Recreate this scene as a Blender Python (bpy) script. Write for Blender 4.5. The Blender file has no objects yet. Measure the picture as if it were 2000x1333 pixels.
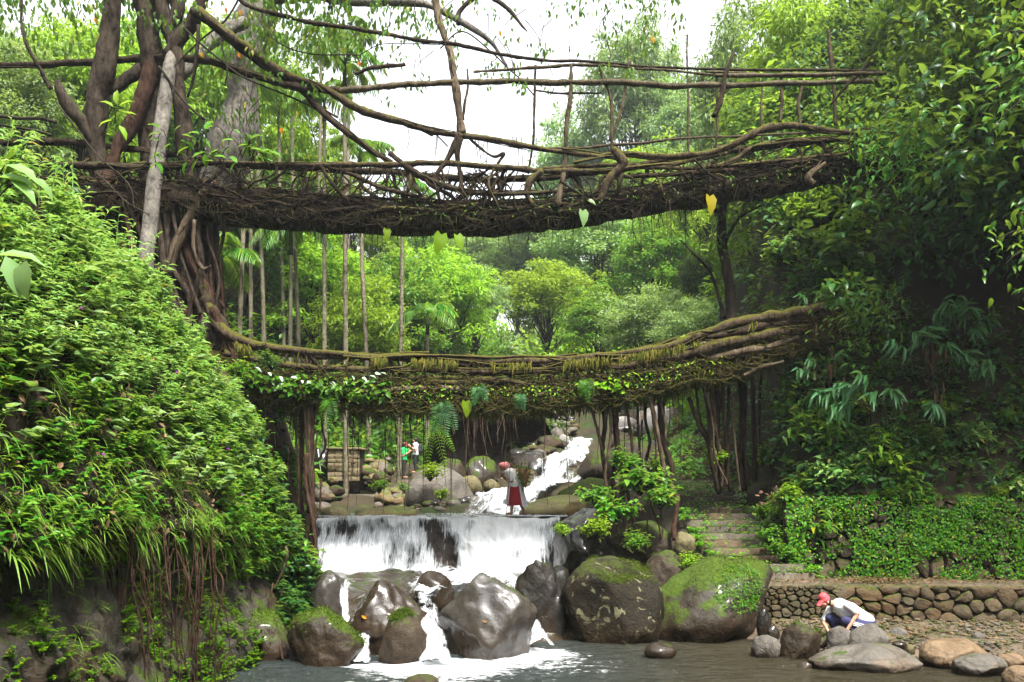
import bpy, math, random
import numpy as np
from mathutils import Vector

# ------------------------------------------------------------------ camera, sky, sun, exposure
SC = bpy.context.scene
COL = SC.collection
F, HY, ZC = 1800.0, 955.0, 3.1          # focal length in photo pixels, horizon row, eye height above the pool
cam = bpy.data.cameras.new('camera')
cam.sensor_width = 36.0
cam.lens = 36.0 * F / 2000.0
cam.shift_y = (HY - 666.5) / 2000.0
cam.clip_start, cam.clip_end = 0.1, 2000.0
camo = bpy.data.objects.new('camera', cam)
camo.location = (0, 0, ZC)
camo.rotation_euler = (math.radians(90), 0, 0)
COL.objects.link(camo)
SC.camera = camo

SUN_EL, SUN_AZ = math.radians(62), math.radians(150)     # azimuth clockwise from +Y
wd = bpy.data.worlds.new('World')
SC.world = wd
wd.use_nodes = True
nt = wd.node_tree
sky = nt.nodes.new('ShaderNodeTexSky')
sky.sky_type = 'NISHITA'
sky.sun_disc = False
sky.sun_elevation = SUN_EL
sky.sun_rotation = SUN_AZ
sky.air_density = 1.0
sky.dust_density = 4.0
hs = nt.nodes.new('ShaderNodeHueSaturation')            # overcast: the same even white all round
hs.inputs['Saturation'].default_value = 0.18
hs.inputs['Value'].default_value = 1.3
bgn = nt.nodes['Background']
bgn.inputs['Strength'].default_value = 0.13
nt.links.new(sky.outputs[0], hs.inputs['Color'])
nt.links.new(hs.outputs[0], bgn.inputs['Color'])

sl = bpy.data.lights.new('sun', 'SUN')
sl.energy = 4.0
sl.angle = math.radians(11)
sl.color = (1.0, 0.96, 0.88)
so = bpy.data.objects.new('sun', sl)
so.rotation_euler = (math.pi / 2 - SUN_EL, 0, math.pi - SUN_AZ)
so.location = (10, -10, 40)
COL.objects.link(so)

SC.view_settings.view_transform = 'Standard'
SC.view_settings.look = 'None'
SC.view_settings.gamma = 1.0
SC.view_settings.exposure = 1.85
SC.render.engine = 'CYCLES'
SC.cycles.max_bounces = 6
SC.cycles.diffuse_bounces = 3
SC.cycles.glossy_bounces = 2
SC.cycles.transmission_bounces = 3
SC.cycles.transparent_max_bounces = 6
SC.cycles.volume_bounces = 0
SC.cycles.use_denoising = True
SC.cycles.use_adaptive_sampling = True
SC.cycles.adaptive_threshold = 0.02
SC.cycles.caustics_reflective = False
SC.cycles.caustics_refractive = False

# ------------------------------------------------------------------ helpers
def W(px, py, Y):
    """the point at depth Y that the photograph shows at pixel (px, py)"""
    return np.array(((px - 1000.0) / F * Y, Y, ZC + (HY - py) / F * Y))

def A(*a): return np.array(a, float)
def nrm(v):
    v = np.asarray(v, float)
    return v / np.maximum(np.linalg.norm(v, axis=-1, keepdims=True), 1e-9)

_perm = np.random.default_rng(7).permutation(256)
_val = np.random.default_rng(8).random(256)
def vnoise(P, seed=0):
    P = np.asarray(P, float)
    i = np.floor(P).astype(int)
    f = P - i
    u = f * f * (3 - 2 * f)
    out = 0
    for dx in (0, 1):
        wx = u[..., 0] if dx else 1 - u[..., 0]
        for dy in (0, 1):
            wy = u[..., 1] if dy else 1 - u[..., 1]
            for dz in (0, 1):
                wz = u[..., 2] if dz else 1 - u[..., 2]
                h = _perm[(_perm[(_perm[(i[..., 0] + dx + seed * 17) & 255] + i[..., 1] + dy) & 255] + i[..., 2] + dz) & 255]
                out = out + wx * wy * wz * _val[h]
    return out * 2 - 1
def fbm(P, seed=0, oct=4, lac=2.1, gain=0.5):
    P = np.asarray(P, float); s = 0; a = 1; t = 0
    for k in range(oct):
        s = s + a * vnoise(P, seed + k); t += a; a *= gain; P = P * lac + 3.7
    return s / t

class Geo:
    def __init__(self):
        self.V, self.Fc, self.n, self.at = [], [], 0, {}
    def add(self, V, Fs, mi=0):
        V = np.asarray(V, float).reshape(-1, 3)
        if not isinstance(Fs, list): Fs = [Fs]
        for f in Fs:
            self.Fc.append((np.asarray(f, int) + self.n, mi))
        self.V.append(V); self.n += len(V)
        return self
    def build(self, name, mats, parent=None, off=(0, 0, 0), smooth=True, attrs=None, sharp=None):
        me = bpy.data.meshes.new(name)
        V = np.concatenate(self.V) - np.asarray(off, float)
        nl = sum(f.size for f, _ in self.Fc); npoly = sum(len(f) for f, _ in self.Fc)
        me.vertices.add(len(V)); me.vertices.foreach_set('co', V.astype(np.float32).ravel())
        me.loops.add(nl); me.polygons.add(npoly)
        me.loops.foreach_set('vertex_index', np.concatenate([f.ravel() for f, _ in self.Fc]).astype(np.int32))
        tot = np.concatenate([np.full(len(f), f.shape[1]) for f, _ in self.Fc])
        me.polygons.foreach_set('loop_start', (np.cumsum(tot) - tot).astype(np.int32))
        mi = np.concatenate([np.full(len(f), m) for f, m in self.Fc])
        if mi.any(): me.polygons.foreach_set('material_index', mi.astype(np.int32))
        if smooth: me.polygons.foreach_set('use_smooth', np.ones(npoly, bool))
        for m in (mats if isinstance(mats, (list, tuple)) else [mats]): me.materials.append(m)
        if attrs:
            for k, a in attrs.items():
                a = np.asarray(a, np.float32)
                if a.ndim == 1:
                    at = me.attributes.new(k, 'FLOAT', 'POINT'); at.data.foreach_set('value', a)
                else:
                    at = me.attributes.new(k, 'FLOAT_VECTOR', 'POINT'); at.data.foreach_set('vector', a.ravel())
        me.update(calc_edges=True)
        if sharp: me.set_sharp_from_angle(angle=math.radians(sharp))
        o = bpy.data.objects.new(name, me)
        COL.objects.link(o)
        if parent is not None: o.parent = parent
        return o

def tag(o, label=None, cat=None, group=None, kind=None):
    if label: o['label'] = label
    if cat: o['category'] = cat
    if group: o['group'] = group
    if kind: o['kind'] = kind
    return o
def thing(name, label, cat, loc=(0, 0, 0), group=None, rz=0.0, scale=1.0):
    o = bpy.data.objects.new(name, None)
    o.empty_display_size = 0.1
    o.location = loc; o.rotation_euler = (0, 0, rz)
    o.scale = (scale,) * 3 if np.isscalar(scale) else scale
    COL.objects.link(o)
    return tag(o, label, cat, group)
def copy_thing(root, kids, loc, rz=0.0, scale=1.0, label=None, group=None, mats=None):
    r = root.copy(); COL.objects.link(r)
    r.location = loc; r.rotation_euler = (0, 0, rz)
    r.scale = (scale,) * 3 if np.isscalar(scale) else scale
    if label: r['label'] = label
    if group: r['group'] = group
    for ch in kids:
        c = ch.copy(); COL.objects.link(c); c.parent = r
        if mats and ch.name.split('.')[0] in mats:
            c.material_slots[0].link = 'OBJECT'; c.material_slots[0].material = mats[ch.name.split('.')[0]]
    return r

def resample(P, per=5):
    P = np.asarray(P, float)
    if len(P) < 3 or per <= 1:
        if len(P) == 2 and per > 1:
            t = np.linspace(0, 1, per + 1)[:, None]; return P[0] * (1 - t) + P[1] * t
        return P
    Q = np.vstack([2 * P[0] - P[1], P, 2 * P[-1] - P[-2]])
    out = []
    t = np.linspace(0, 1, per, endpoint=False)[:, None]
    for i in range(1, len(Q) - 2):
        a, b, c, d = Q[i - 1], Q[i], Q[i + 1], Q[i + 2]
        out.append(.5 * (2 * b + (c - a) * t + (2 * a - 5 * b + 4 * c - d) * t**2 + (3 * b - a - 3 * c + d) * t**3))
    return np.vstack(out + [P[-1:]])
def tube(g, pts, rad, k=6, per=4, bump=0.0, seed=0, wob=0.0, mi=0, cap=True):
    P = resample(pts, per); n = len(P)
    r = np.interp(np.linspace(0, 1, n), np.linspace(0, 1, len(np.atleast_1d(rad))), np.atleast_1d(rad)) if np.size(rad) > 1 else np.full(n, float(rad))
    if bump:
        ln = np.linalg.norm(np.diff(P, axis=0), axis=1).sum(); want = int(min(170, ln / (1.25 * max(float(np.mean(r)), .03))))
        if want > n:
            tt = np.linspace(0, 1, n); t2 = np.linspace(0, 1, want)
            P = np.stack([np.interp(t2, tt, P[:, c]) for c in range(3)], 1); r = np.interp(t2, tt, r); n = want
    if wob:
        q = np.stack([P[:, 0] * 1.3, P[:, 1] * 1.3, P[:, 2] * 1.3], 1)
        e = np.stack([vnoise(q + 11.3, seed), vnoise(q + 57.1, seed + 1), vnoise(q + 91.7, seed + 2)], 1)
        P = P + e * wob * np.sin(np.linspace(0.15, math.pi - 0.15, n))[:, None]
    T = nrm(np.gradient(P, axis=0))
    ref = np.eye(3)[np.argmin(np.abs(T).mean(0))]
    S = nrm(np.cross(T, ref)); U = np.cross(S, T)
    a = np.linspace(0, 2 * math.pi, k, endpoint=False)
    ring = np.cos(a)[None, :, None] * S[:, None] + np.sin(a)[None, :, None] * U[:, None]
    rr = r[:, None]
    if bump:
        rm = max(float(np.mean(r)), .02)
        q = P[:, None] + ring * rm
        rr = rr * (1 + bump * (1.1 * vnoise(q * .35 / rm, seed + 5) + .7 * vnoise(q * 1.0 / rm + 7.7, seed + 6)))
    V = (P[:, None] + ring * (rr[..., None] if np.ndim(rr) == 2 else rr)).reshape(-1, 3)
    i = np.arange(n - 1)[:, None] * k; j = np.arange(k)[None]
    jn = (j + 1) % k
    Q = np.stack([i + j, i + jn, i + k + jn, i + k + j], -1).reshape(-1, 4)
    fs = [Q]
    if cap and k >= 3: fs += [np.arange(k)[None, ::-1], (np.arange(k) + (n - 1) * k)[None]]
    g.add(V, fs, mi)
    return P

# leaf templates: rows of (along, half width, lift)
def _tmpl(kind):
    if kind == 'diamond':
        return np.array([[0, 0, 0], [.45, .5, .08], [1, 0, -.12], [.45, -.5, .08]]), np.array([[0, 3, 2], [0, 2, 1]])
    prof = {'oval': ([0, .3, .68, 1], [0, .47, .4, 0], [0, .05, .01, -.2]),
            'lance': ([0, .42, 1], [0, .5, 0], [0, .05, -.2]),
            'long': ([0, .3, .65, 1], [0, .5, .38, 0], [0, .06, -.02, -.22]),
            'blade': ([0, .35, .7, 1], [.35, .5, .36, 0], [0, .12, .04, -.3]),
            'heart': ([0, -.12, .2, .6, 1], [0, .34, .55, .38, 0], [0, .02, .05, 0, -.18])}[kind]
    V = []; F_ = []
    t, w, h = prof
    n = len(t)
    for i in range(n):
        V += [[t[i] if i != 1 or kind != 'heart' else 0.06, 0, h[i] - .10 * w[i]], [t[i], w[i], h[i] + .1 * w[i]], [t[i], -w[i], h[i] + .1 * w[i]]]
    tri = []
    for i in range(n - 1):
        a, b = 3 * i, 3 * (i + 1)
        tri += [[a, b, b + 1], [a, b + 2, b]]
        if w[i] > 0: tri += [[a, b + 1, a + 1], [a, a + 2, b + 2]]
    tri = [f for f in tri if len(set(f)) == 3]
    V = np.array(V, float); tri = np.array(tri)
    # drop degenerate (zero width) faces and merge rim points where the width is zero
    for i in range(n):
        if w[i] == 0:
            tri[tri == 3 * i + 1] = 3 * i; tri[tri == 3 * i + 2] = 3 * i
    tri = np.array([f for f in tri if len(set(f)) == 3])
    used = np.unique(tri); m = np.full(len(V), -1); m[used] = np.arange(len(used))
    return V[used], m[tri]
TM = {k: _tmpl(k) for k in ('diamond', 'oval', 'lance', 'long', 'blade', 'heart')}
def leaves(g, B, D, N, L, Wd, kind='diamond', mi=0):
    B = np.asarray(B, float); n = len(B)
    if n == 0: return
    D = nrm(D); S = nrm(np.cross(D, N)); U = np.cross(S, D)
    tv, tf = TM[kind]
    L = np.broadcast_to(np.asarray(L, float), (n,)); Wd = np.broadcast_to(np.asarray(Wd, float), (n,))
    V = B[:, None] + tv[None, :, 0:1] * L[:, None, None] * D[:, None] + tv[None, :, 1:2] * Wd[:, None, None] * S[:, None] + tv[None, :, 2:3] * L[:, None, None] * U[:, None]
    Fs = (np.arange(n)[:, None, None] * len(tv) + tf[None]).reshape(-1, 3)
    g.add(V.reshape(-1, 3), Fs, mi)
def rdir(rng, n): return nrm(rng.normal(size=(n, 3)))

# ------------------------------------------------------------------ materials
MATS = {}
def newmat(name):
    m = bpy.data.materials.new(name); m.use_nodes = True
    n = m.node_tree; b = n.nodes['Principled BSDF']
    MATS[name] = m
    return m, n, b
def ramp(n, stops, mode='LINEAR'):
    r = n.nodes.new('ShaderNodeValToRGB'); r.color_ramp.interpolation = mode
    e = r.color_ramp.elements
    while len(e) > 1: e.remove(e[0])
    e[0].position = stops[0][0]; e[0].color = (*stops[0][1], 1)
    for p, c in stops[1:]:
        x = e.new(p); x.color = (*c, 1)
    return r
def noise_node(n, vec, scale, detail=5, rough=.6, dist=0.0):
    t = n.nodes.new('ShaderNodeTexNoise'); t.inputs['Scale'].default_value = scale
    t.inputs['Detail'].default_value = detail; t.inputs['Roughness'].default_value = rough; t.inputs['Distortion'].default_value = dist
    if vec is not None: n.links.new(vec, t.inputs['Vector'])
    return t
def mathn(n, op, a, b=None, clamp=False):
    m = n.nodes.new('ShaderNodeMath'); m.operation = op; m.use_clamp = clamp
    for i, x in enumerate((a, b)):
        if x is None: continue
        if isinstance(x, (int, float)): m.inputs[i].default_value = x
        else: n.links.new(x, m.inputs[i])
    return m.outputs[0]
def mixc(n, fac, a, b):
    m = n.nodes.new('ShaderNodeMix'); m.data_type = 'RGBA'
    for s, x in ((m.inputs[0], fac), (m.inputs[6], a), (m.inputs[7], b)):
        if isinstance(x, (int, float)): s.default_value = x
        elif isinstance(x, tuple): s.default_value = (*x, 1)
        else: n.links.new(x, s)
    return m.outputs[2]
def bump(n, b, h, strength=.5, dist=.05):
    k = n.nodes.new('ShaderNodeBump'); k.inputs['Strength'].default_value = strength; k.inputs['Distance'].default_value = dist
    n.links.new(h, k.inputs['Height']); n.links.new(k.outputs[0], b.inputs['Normal'])

def leaf_mat(name, stops, rough=.42, trans=.4, spec=.22, hue=0.0):
    """foliage: every leaf picks its own tint; light passes through the blades"""
    m, n, b = newmat(name)
    geo = n.nodes.new('ShaderNodeNewGeometry')
    r = ramp(n, stops); n.links.new(geo.outputs['Random Per Island'], r.inputs[0])
    oi = n.nodes.new('ShaderNodeObjectInfo')
    h = n.nodes.new('ShaderNodeHueSaturation')
    n.links.new(r.outputs[0], h.inputs['Color']); h.inputs['Saturation'].default_value = 1.12
    n.links.new(mathn(n, 'ADD', mathn(n, 'MULTIPLY', oi.outputs['Random'], .5), .75), h.inputs['Value'])
    n.links.new(mathn(n, 'ADD', mathn(n, 'MULTIPLY', oi.outputs['Random'], .03), .485), h.inputs['Hue'])
    n.links.new(h.outputs[0], b.inputs['Base Color'])
    b.inputs['Roughness'].default_value = rough
    b.inputs['Specular IOR Level'].default_value = spec
    t = n.nodes.new('ShaderNodeBsdfTranslucent')
    tc = mixc(n, .5, h.outputs[0], (.30, .42, .04))
    n.links.new(tc, t.inputs['Color'])
    mx = n.nodes.new('ShaderNodeMixShader'); mx.inputs[0].default_value = trans
    n.links.new(b.outputs[0], mx.inputs[1]); n.links.new(t.outputs[0], mx.inputs[2])
    n.links.new(mx.outputs[0], n.nodes['Material Output'].inputs[0])
    return m
L_HERB = leaf_mat('leaf_herb', [(0, (.08, .17, .045)), (.5, (.15, .27, .085)), (.85, (.23, .36, .14)), (.97, (.3, .33, .12)), (1, (.25, .12, .05))], .4, .4)
L_BRIGHT = leaf_mat('leaf_bright', [(0, (.09, .18, .02)), (.5, (.17, .29, .035)), (1, (.26, .38, .07))], .42, .5)
L_MID = leaf_mat('leaf_mid', [(0, (.03, .095, .016)), (.5, (.06, .155, .024)), (.93, (.11, .21, .04)), (1, (.24, .24, .04))], .36, .42)
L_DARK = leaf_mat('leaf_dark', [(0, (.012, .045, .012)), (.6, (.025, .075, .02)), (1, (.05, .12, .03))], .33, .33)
L_PALE = leaf_mat('leaf_pale', [(0, (.09, .165, .06)), (.6, (.17, .26, .11)), (1, (.26, .35, .18))], .42, .45)  # its paleness also stands in for haze on the far crowns
L_BAMB = leaf_mat('leaf_bamboo', [(0, (.03, .095, .035)), (.7, (.06, .15, .06)), (1, (.1, .2, .06))], .35, .35)
L_CREEP = leaf_mat('leaf_creeper', [(0, (.03, .1, .012)), (.6, (.06, .16, .016)), (.9, (.11, .2, .02)), (1, (.2, .2, .03))], .42, .4)
L_GRASS = leaf_mat('leaf_grass', [(0, (.07, .15, .02)), (.6, (.15, .25, .045)), (.93, (.16, .24, .07)), (1, (.25, .2, .08))], .45, .4)
L_TARO = leaf_mat('leaf_taro', [(0, (.11, .2, .02)), (1, (.16, .25, .04))], .35, .5)
L_YELLOW = leaf_mat('leaf_yellow', [(0, (.5, .33, .03)), (1, (.55, .2, .03))], .5, .4)
L_DEAD = leaf_mat('leaf_dead', [(0, (.045, .025, .014)), (.6, (.11, .065, .04)), (1, (.22, .14, .09))], .7, .15)
L_FLOWER = leaf_mat('flower_purple', [(0, (.25, .03, .3)), (1, (.4, .1, .45))], .6, .3)

def bark_mat(name, c1, c2, moss=0.0, mossc=(.05, .085, .012), scale=6.0, rough=.85, rings=False, zs=.25):
    m, n, b = newmat(name)
    c1 = tuple(.22 * x for x in c1); c2 = tuple(.34 * x for x in c2); mossc = tuple(.45 * x for x in mossc)
    tc = n.nodes.new('ShaderNodeTexCoord')
    mp = n.nodes.new('ShaderNodeMapping'); n.links.new(tc.outputs['Object'], mp.inputs[0]); mp.inputs['Scale'].default_value = (1, 1, zs)
    t = noise_node(n, mp.outputs[0], scale * 1.6, 7, .65, .3)
    t2 = noise_node(n, tc.outputs['Object'], scale * .35, 4, .6)
    f = mathn(n, 'ADD', mathn(n, 'MULTIPLY', t.outputs[0], .65), mathn(n, 'MULTIPLY', t2.outputs[0], .45))
    r = ramp(n, [(.42, c1), (.56, tuple(.5 * (x + y) for x, y in zip(c1, c2))), (.72, c2)]); n.links.new(f, r.inputs[0])
    col = r.outputs[0]
    if moss > 0:
        geo = n.nodes.new('ShaderNodeNewGeometry')
        sx = n.nodes.new('ShaderNodeSeparateXYZ'); n.links.new(geo.outputs['Normal'], sx.inputs[0])
        t3 = noise_node(n, tc.outputs['Object'], scale * .5, 6, .7)
        mk = mathn(n, 'ADD', mathn(n, 'MULTIPLY', sx.outputs[2], .32), t3.outputs[0])
        rm = ramp(n, [(.86 - moss * .34, (0, 0, 0)), (.98 - moss * .34, (1, 1, 1))]); n.links.new(mk, rm.inputs[0])
        col = mixc(n, rm.outputs[0], col, mossc)
    n.links.new(col, b.inputs['Base Color'])
    b.inputs['Roughness'].default_value = rough
    b.inputs['Specular IOR Level'].default_value = .06
    if rings:
        w = n.nodes.new('ShaderNodeTexWave'); w.bands_direction = 'Z'; w.inputs['Scale'].default_value = 1.6; w.inputs['Distortion'].default_value = 1.0
        n.links.new(tc.outputs['Object'], w.inputs[0])
        f = mathn(n, 'ADD', f, mathn(n, 'MULTIPLY', w.outputs[0], .05))
    bump(n, b, f, 1.0, .10)
    return m
B_ROOT = bark_mat('bark_root', (.035, .022, .014), (.16, .115, .075), .45, (.06, .085, .014), 7)
B_ROOTM = bark_mat('bark_root_mossy', (.045, .032, .018), (.26, .19, .12), .8, (.13, .125, .022), 9)
B_PALE = bark_mat('bark_root_pale', (.10, .065, .04), (.40, .30, .2), .35, (.1, .12, .04), 7)
B_RED = bark_mat('bark_root_red', (.07, .035, .022), (.22, .125, .085), .25, scale=9)
B_TRUNK = bark_mat('bark_fig', (.03, .021, .015), (.20, .152, .11), .4, (.09, .11, .03), 6, zs=.4)
B_DARKR = bark_mat('bark_root_dark', (.02, .013, .009), (.11, .078, .05), .3, (.05, .065, .012), 7)
B_GREY = bark_mat('bark_grey', (.2, .18, .155), (.62, .56, .48), .25, (.13, .15, .08), 5, zs=.6)
B_PALM = bark_mat('bark_palm', (.22, .19, .12), (.62, .55, .38), .3, (.09, .12, .04), 5, rings=True)
B_TREE = bark_mat('bark_tree', (.035, .026, .018), (.16, .125, .09), .4, scale=3)
B_STICK = bark_mat('bark_stick', (.11, .08, .05), (.3, .23, .15), .15, scale=8)
B_BAMBOO = bark_mat('bamboo_pole', (.13, .1, .055), (.30, .24, .14), .25, (.1, .12, .03), 5, .55, zs=.5)
B_STEM = bark_mat('stem_green', (.05, .07, .02), (.12, .15, .05), 0, scale=9)

def rock_mat(name, c1, c2, moss=0.0, mossc=(.05, .085, .008), rough=(.35, .75), scale=2.2, lichen=0.0, wet=0.0, crack=.5, coat=0.0, bstr=.9):
    m, n, b = newmat(name)
    tc = n.nodes.new('ShaderNodeTexCoord'); geo = n.nodes.new('ShaderNodeNewGeometry')
    c1 = tuple(.55 * x for x in c1); c2 = tuple(.62 * x for x in c2); mossc = tuple(.6 * x for x in mossc)
    o = tc.outputs['Object']
    t = noise_node(n, o, scale, 9, .62, .4); t2 = noise_node(n, o, scale * 7, 6, .7)
    t0 = noise_node(n, o, scale * .4, 3, .5)
    f = mathn(n, 'ADD', mathn(n, 'MULTIPLY', t.outputs[0], .6), mathn(n, 'MULTIPLY', t2.outputs[0], .35))
    r = ramp(n, [(.30, c1), (.66, c2)]); n.links.new(f, r.inputs[0])
    col = r.outputs[0]
    # brown iron stain
    rs = ramp(n, [(.5, (0, 0, 0)), (.64, (.5, .5, .5))]); n.links.new(t0.outputs[0], rs.inputs[0])
    col = mixc(n, rs.outputs[0], col, (c2[0] * .75, c2[1] * .5, c2[2] * .3))
    if lichen:
        v = noise_node(n, o, scale * 1.5, 3, .55, 1.2)
        rl = ramp(n, [(.68 - lichen * .12, (0, 0, 0)), (.71 - lichen * .12, (1, 1, 1))]); n.links.new(v.outputs[0], rl.inputs[0])
        col = mixc(n, mathn(n, 'MULTIPLY', rl.outputs[0], .8), col, (.15, .145, .08))
    rf = ramp(n, [(.35, (rough[0],) * 3), (.65, (rough[1],) * 3)]); n.links.new(t.outputs[0], rf.inputs[0])
    ro = rf.outputs[0]
    if moss:
        sx = n.nodes.new('ShaderNodeSeparateXYZ'); n.links.new(geo.outputs['Normal'], sx.inputs[0])
        t3 = noise_node(n, o, scale * .9, 8, .68)
        mk = mathn(n, 'ADD', mathn(n, 'MULTIPLY', sx.outputs[2], .38), t3.outputs[0])
        rm = ramp(n, [(.92 - moss * .5, (0, 0, 0)), (1.0 - moss * .5, (1, 1, 1))]); n.links.new(mk, rm.inputs[0])
        rc = ramp(n, [(.3, tuple(.55 * x for x in mossc)), (.7, tuple(1.5 * x for x in mossc))]); n.links.new(t2.outputs[0], rc.inputs[0])
        col = mixc(n, rm.outputs[0], col, rc.outputs[0])
        ro = mixc(n, rm.outputs[0], ro, (.95, .95, .95))
    cr = n.nodes.new('ShaderNodeTexVoronoi'); cr.feature = 'DISTANCE_TO_EDGE'; cr.inputs['Scale'].default_value = scale * .55
    n.links.new(mixc(n, .12, o, t.outputs['Color']), cr.inputs['Vector'])
    ck = ramp(n, [(0, (.25, .25, .25)), (.03, (1, 1, 1))]); n.links.new(cr.outputs['Distance'], ck.inputs[0])
    if crack: col = mixc(n, mathn(n, 'MULTIPLY', mathn(n, 'SUBTRACT', 1.0, ck.outputs[0]), crack), col, (.01, .009, .007))
    if wet:   # splash zone near the pool is darker and glossier
        sp = n.nodes.new('ShaderNodeSeparateXYZ'); n.links.new(geo.outputs['Position'], sp.inputs[0])
        wz = ramp(n, [(.0, (1, 1, 1)), (1, (0, 0, 0))]); n.links.new(mathn(n, 'MULTIPLY', mathn(n, 'ADD', sp.outputs[2], mathn(n, 'MULTIPLY', mathn(n, 'SUBTRACT', t0.outputs[0], .5), 1.0)), 1.0 / wet), wz.inputs[0])
        wf = mathn(n, 'MULTIPLY', wz.outputs[0], .8)
        col = mixc(n, wf, col, (.028, .018, .01)); ro = mixc(n, wf, ro, (.15, .15, .15))
    n.links.new(col, b.inputs['Base Color']); n.links.new(ro, b.inputs['Roughness'])
    b.inputs['Specular IOR Level'].default_value = .14
    bump(n, b, mathn(n, 'ADD', mathn(n, 'ADD', t.outputs[0], mathn(n, 'MULTIPLY', t2.outputs[0], .35)), mathn(n, 'MULTIPLY', ck.outputs[0], crack * .12)), bstr, .09)
    if coat:
        b.inputs['Coat Weight'].default_value = coat; b.inputs['Coat Roughness'].default_value = .12; b.inputs['Coat IOR'].default_value = 1.6
    return m
R_WET = rock_mat('rock_wet', (.007, .005, .0035), (.05, .036, .026), .12, (.03, .05, .006), rough=(.1, .4), wet=1.1, coat=.3, bstr=.4, crack=.25, scale=1.6)
R_WETL = rock_mat('rock_wet_light', (.012, .01, .008), (.10, .088, .076), .22, (.035, .055, .006), rough=(.1, .35), wet=.7, coat=.55, bstr=.6, crack=.25, scale=1.5)
R_DARK = rock_mat('rock_dark', (.005, .0045, .0035), (.03, .025, .019), .12, rough=(.2, .55), wet=.5, coat=.35, bstr=.8)
R_LICH = rock_mat('rock_lichen', (.008, .0065, .004), (.034, .027, .015), .3, (.04, .05, .01), rough=(.6, .85), lichen=.8, wet=.6)
R_MOSS = rock_mat('rock_mossy', (.013, .010, .007), (.075, .058, .042), .5, (.055, .09, .008), rough=(.25, .6), wet=.7, coat=.12, bstr=.8)
R_BROWN = rock_mat('rock_brown', (.018, .013, .008), (.09, .065, .042), .42, (.05, .075, .012), rough=(.35, .7), wet=.3)
R_GREY = rock_mat('rock_grey', (.06, .054, .045), (.23, .205, .175), .1, rough=(.4, .75), wet=.12)
R_PALE = rock_mat('rock_pale', (.2, .18, .165), (.5, .46, .42), .1, (.13, .15, .06), rough=(.5, .8))
R_TAN = rock_mat('rock_tan', (.12, .075, .042), (.32, .225, .135), .0, rough=(.35, .65), wet=.12)
R_OCHRE = rock_mat('rock_ochre', (.09, .075, .035), (.24, .205, .10), .2, (.16, .2, .05), rough=(.5, .8))
R_WALL = rock_mat('rock_wall', (.04, .03, .016), (.165, .125, .075), .4, (.075, .085, .018), rough=(.55, .85))
R_WALLM = rock_mat('rock_wall_mossy', (.05, .042, .024), (.15, .125, .075), .5, (.05, .06, .012), rough=(.6, .9))
R_BLOCK = rock_mat('rock_block', (.12, .09, .05), (.34, .27, .16), .45, (.13, .13, .04), rough=(.6, .9))
R_STEP = rock_mat('rock_step', (.05, .042, .03), (.2, .17, .125), .3, (.045, .06, .015), rough=(.6, .9))
R_SOIL = rock_mat('soil_dark', (.010, .008, .005), (.045, .034, .02), .25, (.03, .05, .01), rough=(.8, .95))
R_FLOOR = rock_mat('forest_floor', (.02, .017, .009), (.075, .06, .034), .12, (.03, .045, .012), rough=(.8, .95), scale=.6)
R_PATH = rock_mat('path_earth', (.07, .052, .036), (.22, .17, .12), .06, (.06, .075, .02), rough=(.7, .95), scale=4)
R_CLIFF = rock_mat('cliff_wet', (.012, .011, .008), (.085, .075, .058), .42, (.05, .075, .012), rough=(.2, .6), scale=2.6, crack=.8)
R_MORTAR = rock_mat('wall_joint', (.012, .01, .007), (.04, .032, .02), .2, rough=(.8, .95))

def plain(name, c, rough=.7, var=.25, scale=9.0, spec=.3):
    m, n, b = newmat(name)
    tc = n.nodes.new('ShaderNodeTexCoord'); t = noise_node(n, tc.outputs['Object'], scale, 5, .6)
    r = ramp(n, [(.3, tuple(x * (1 - var) for x in c)), (.7, tuple(min(1, x * (1 + var)) for x in c))])
    n.links.new(t.outputs[0], r.inputs[0]); n.links.new(r.outputs[0], b.inputs['Base Color'])
    b.inputs['Roughness'].default_value = rough; b.inputs['Specular IOR Level'].default_value = spec
    bump(n, b, t.outputs[0], .7, .035)
    return m
SKIN = plain('skin', (.36, .18, .11), .55, .12)
SKIN_D = plain('skin_brown', (.2, .1, .065), .55, .12)
C_RED = plain('cap_red', (.62, .06, .075), .75, .1)
C_WHITE = plain('cloth_white', (.72, .72, .74), .8, .08)
C_GREYW = plain('cloth_greywhite', (.55, .55, .55), .8, .12)
C_NAVY = plain('cloth_navy', (.018, .018, .06), .8, .2)
C_STRIPE = plain('cloth_stripe', (.7, .7, .72), .8, .05)
C_MAROON = plain('cloth_maroon', (.23, .012, .018), .85, .15)
C_LILAC = plain('cloth_lilac', (.46, .42, .46), .85, .15)
C_GREEN = plain('cloth_green', (.015, .42, .1), .8, .1)
C_BLACK = plain('cloth_black', (.012, .012, .016), .8, .2)
C_DGREY = plain('cloth_darkgrey', (.06, .06, .085), .8, .3)
C_KHAKI = plain('cloth_pale', (.45, .44, .43), .8, .1)
HAIR = plain('hair', (.012, .009, .008), .5, .2)
CANE = plain('cane_weave', (.19, .1, .045), .8, .4, 30)
STRAP = plain('strap', (.02, .02, .025), .7, .2)

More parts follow.
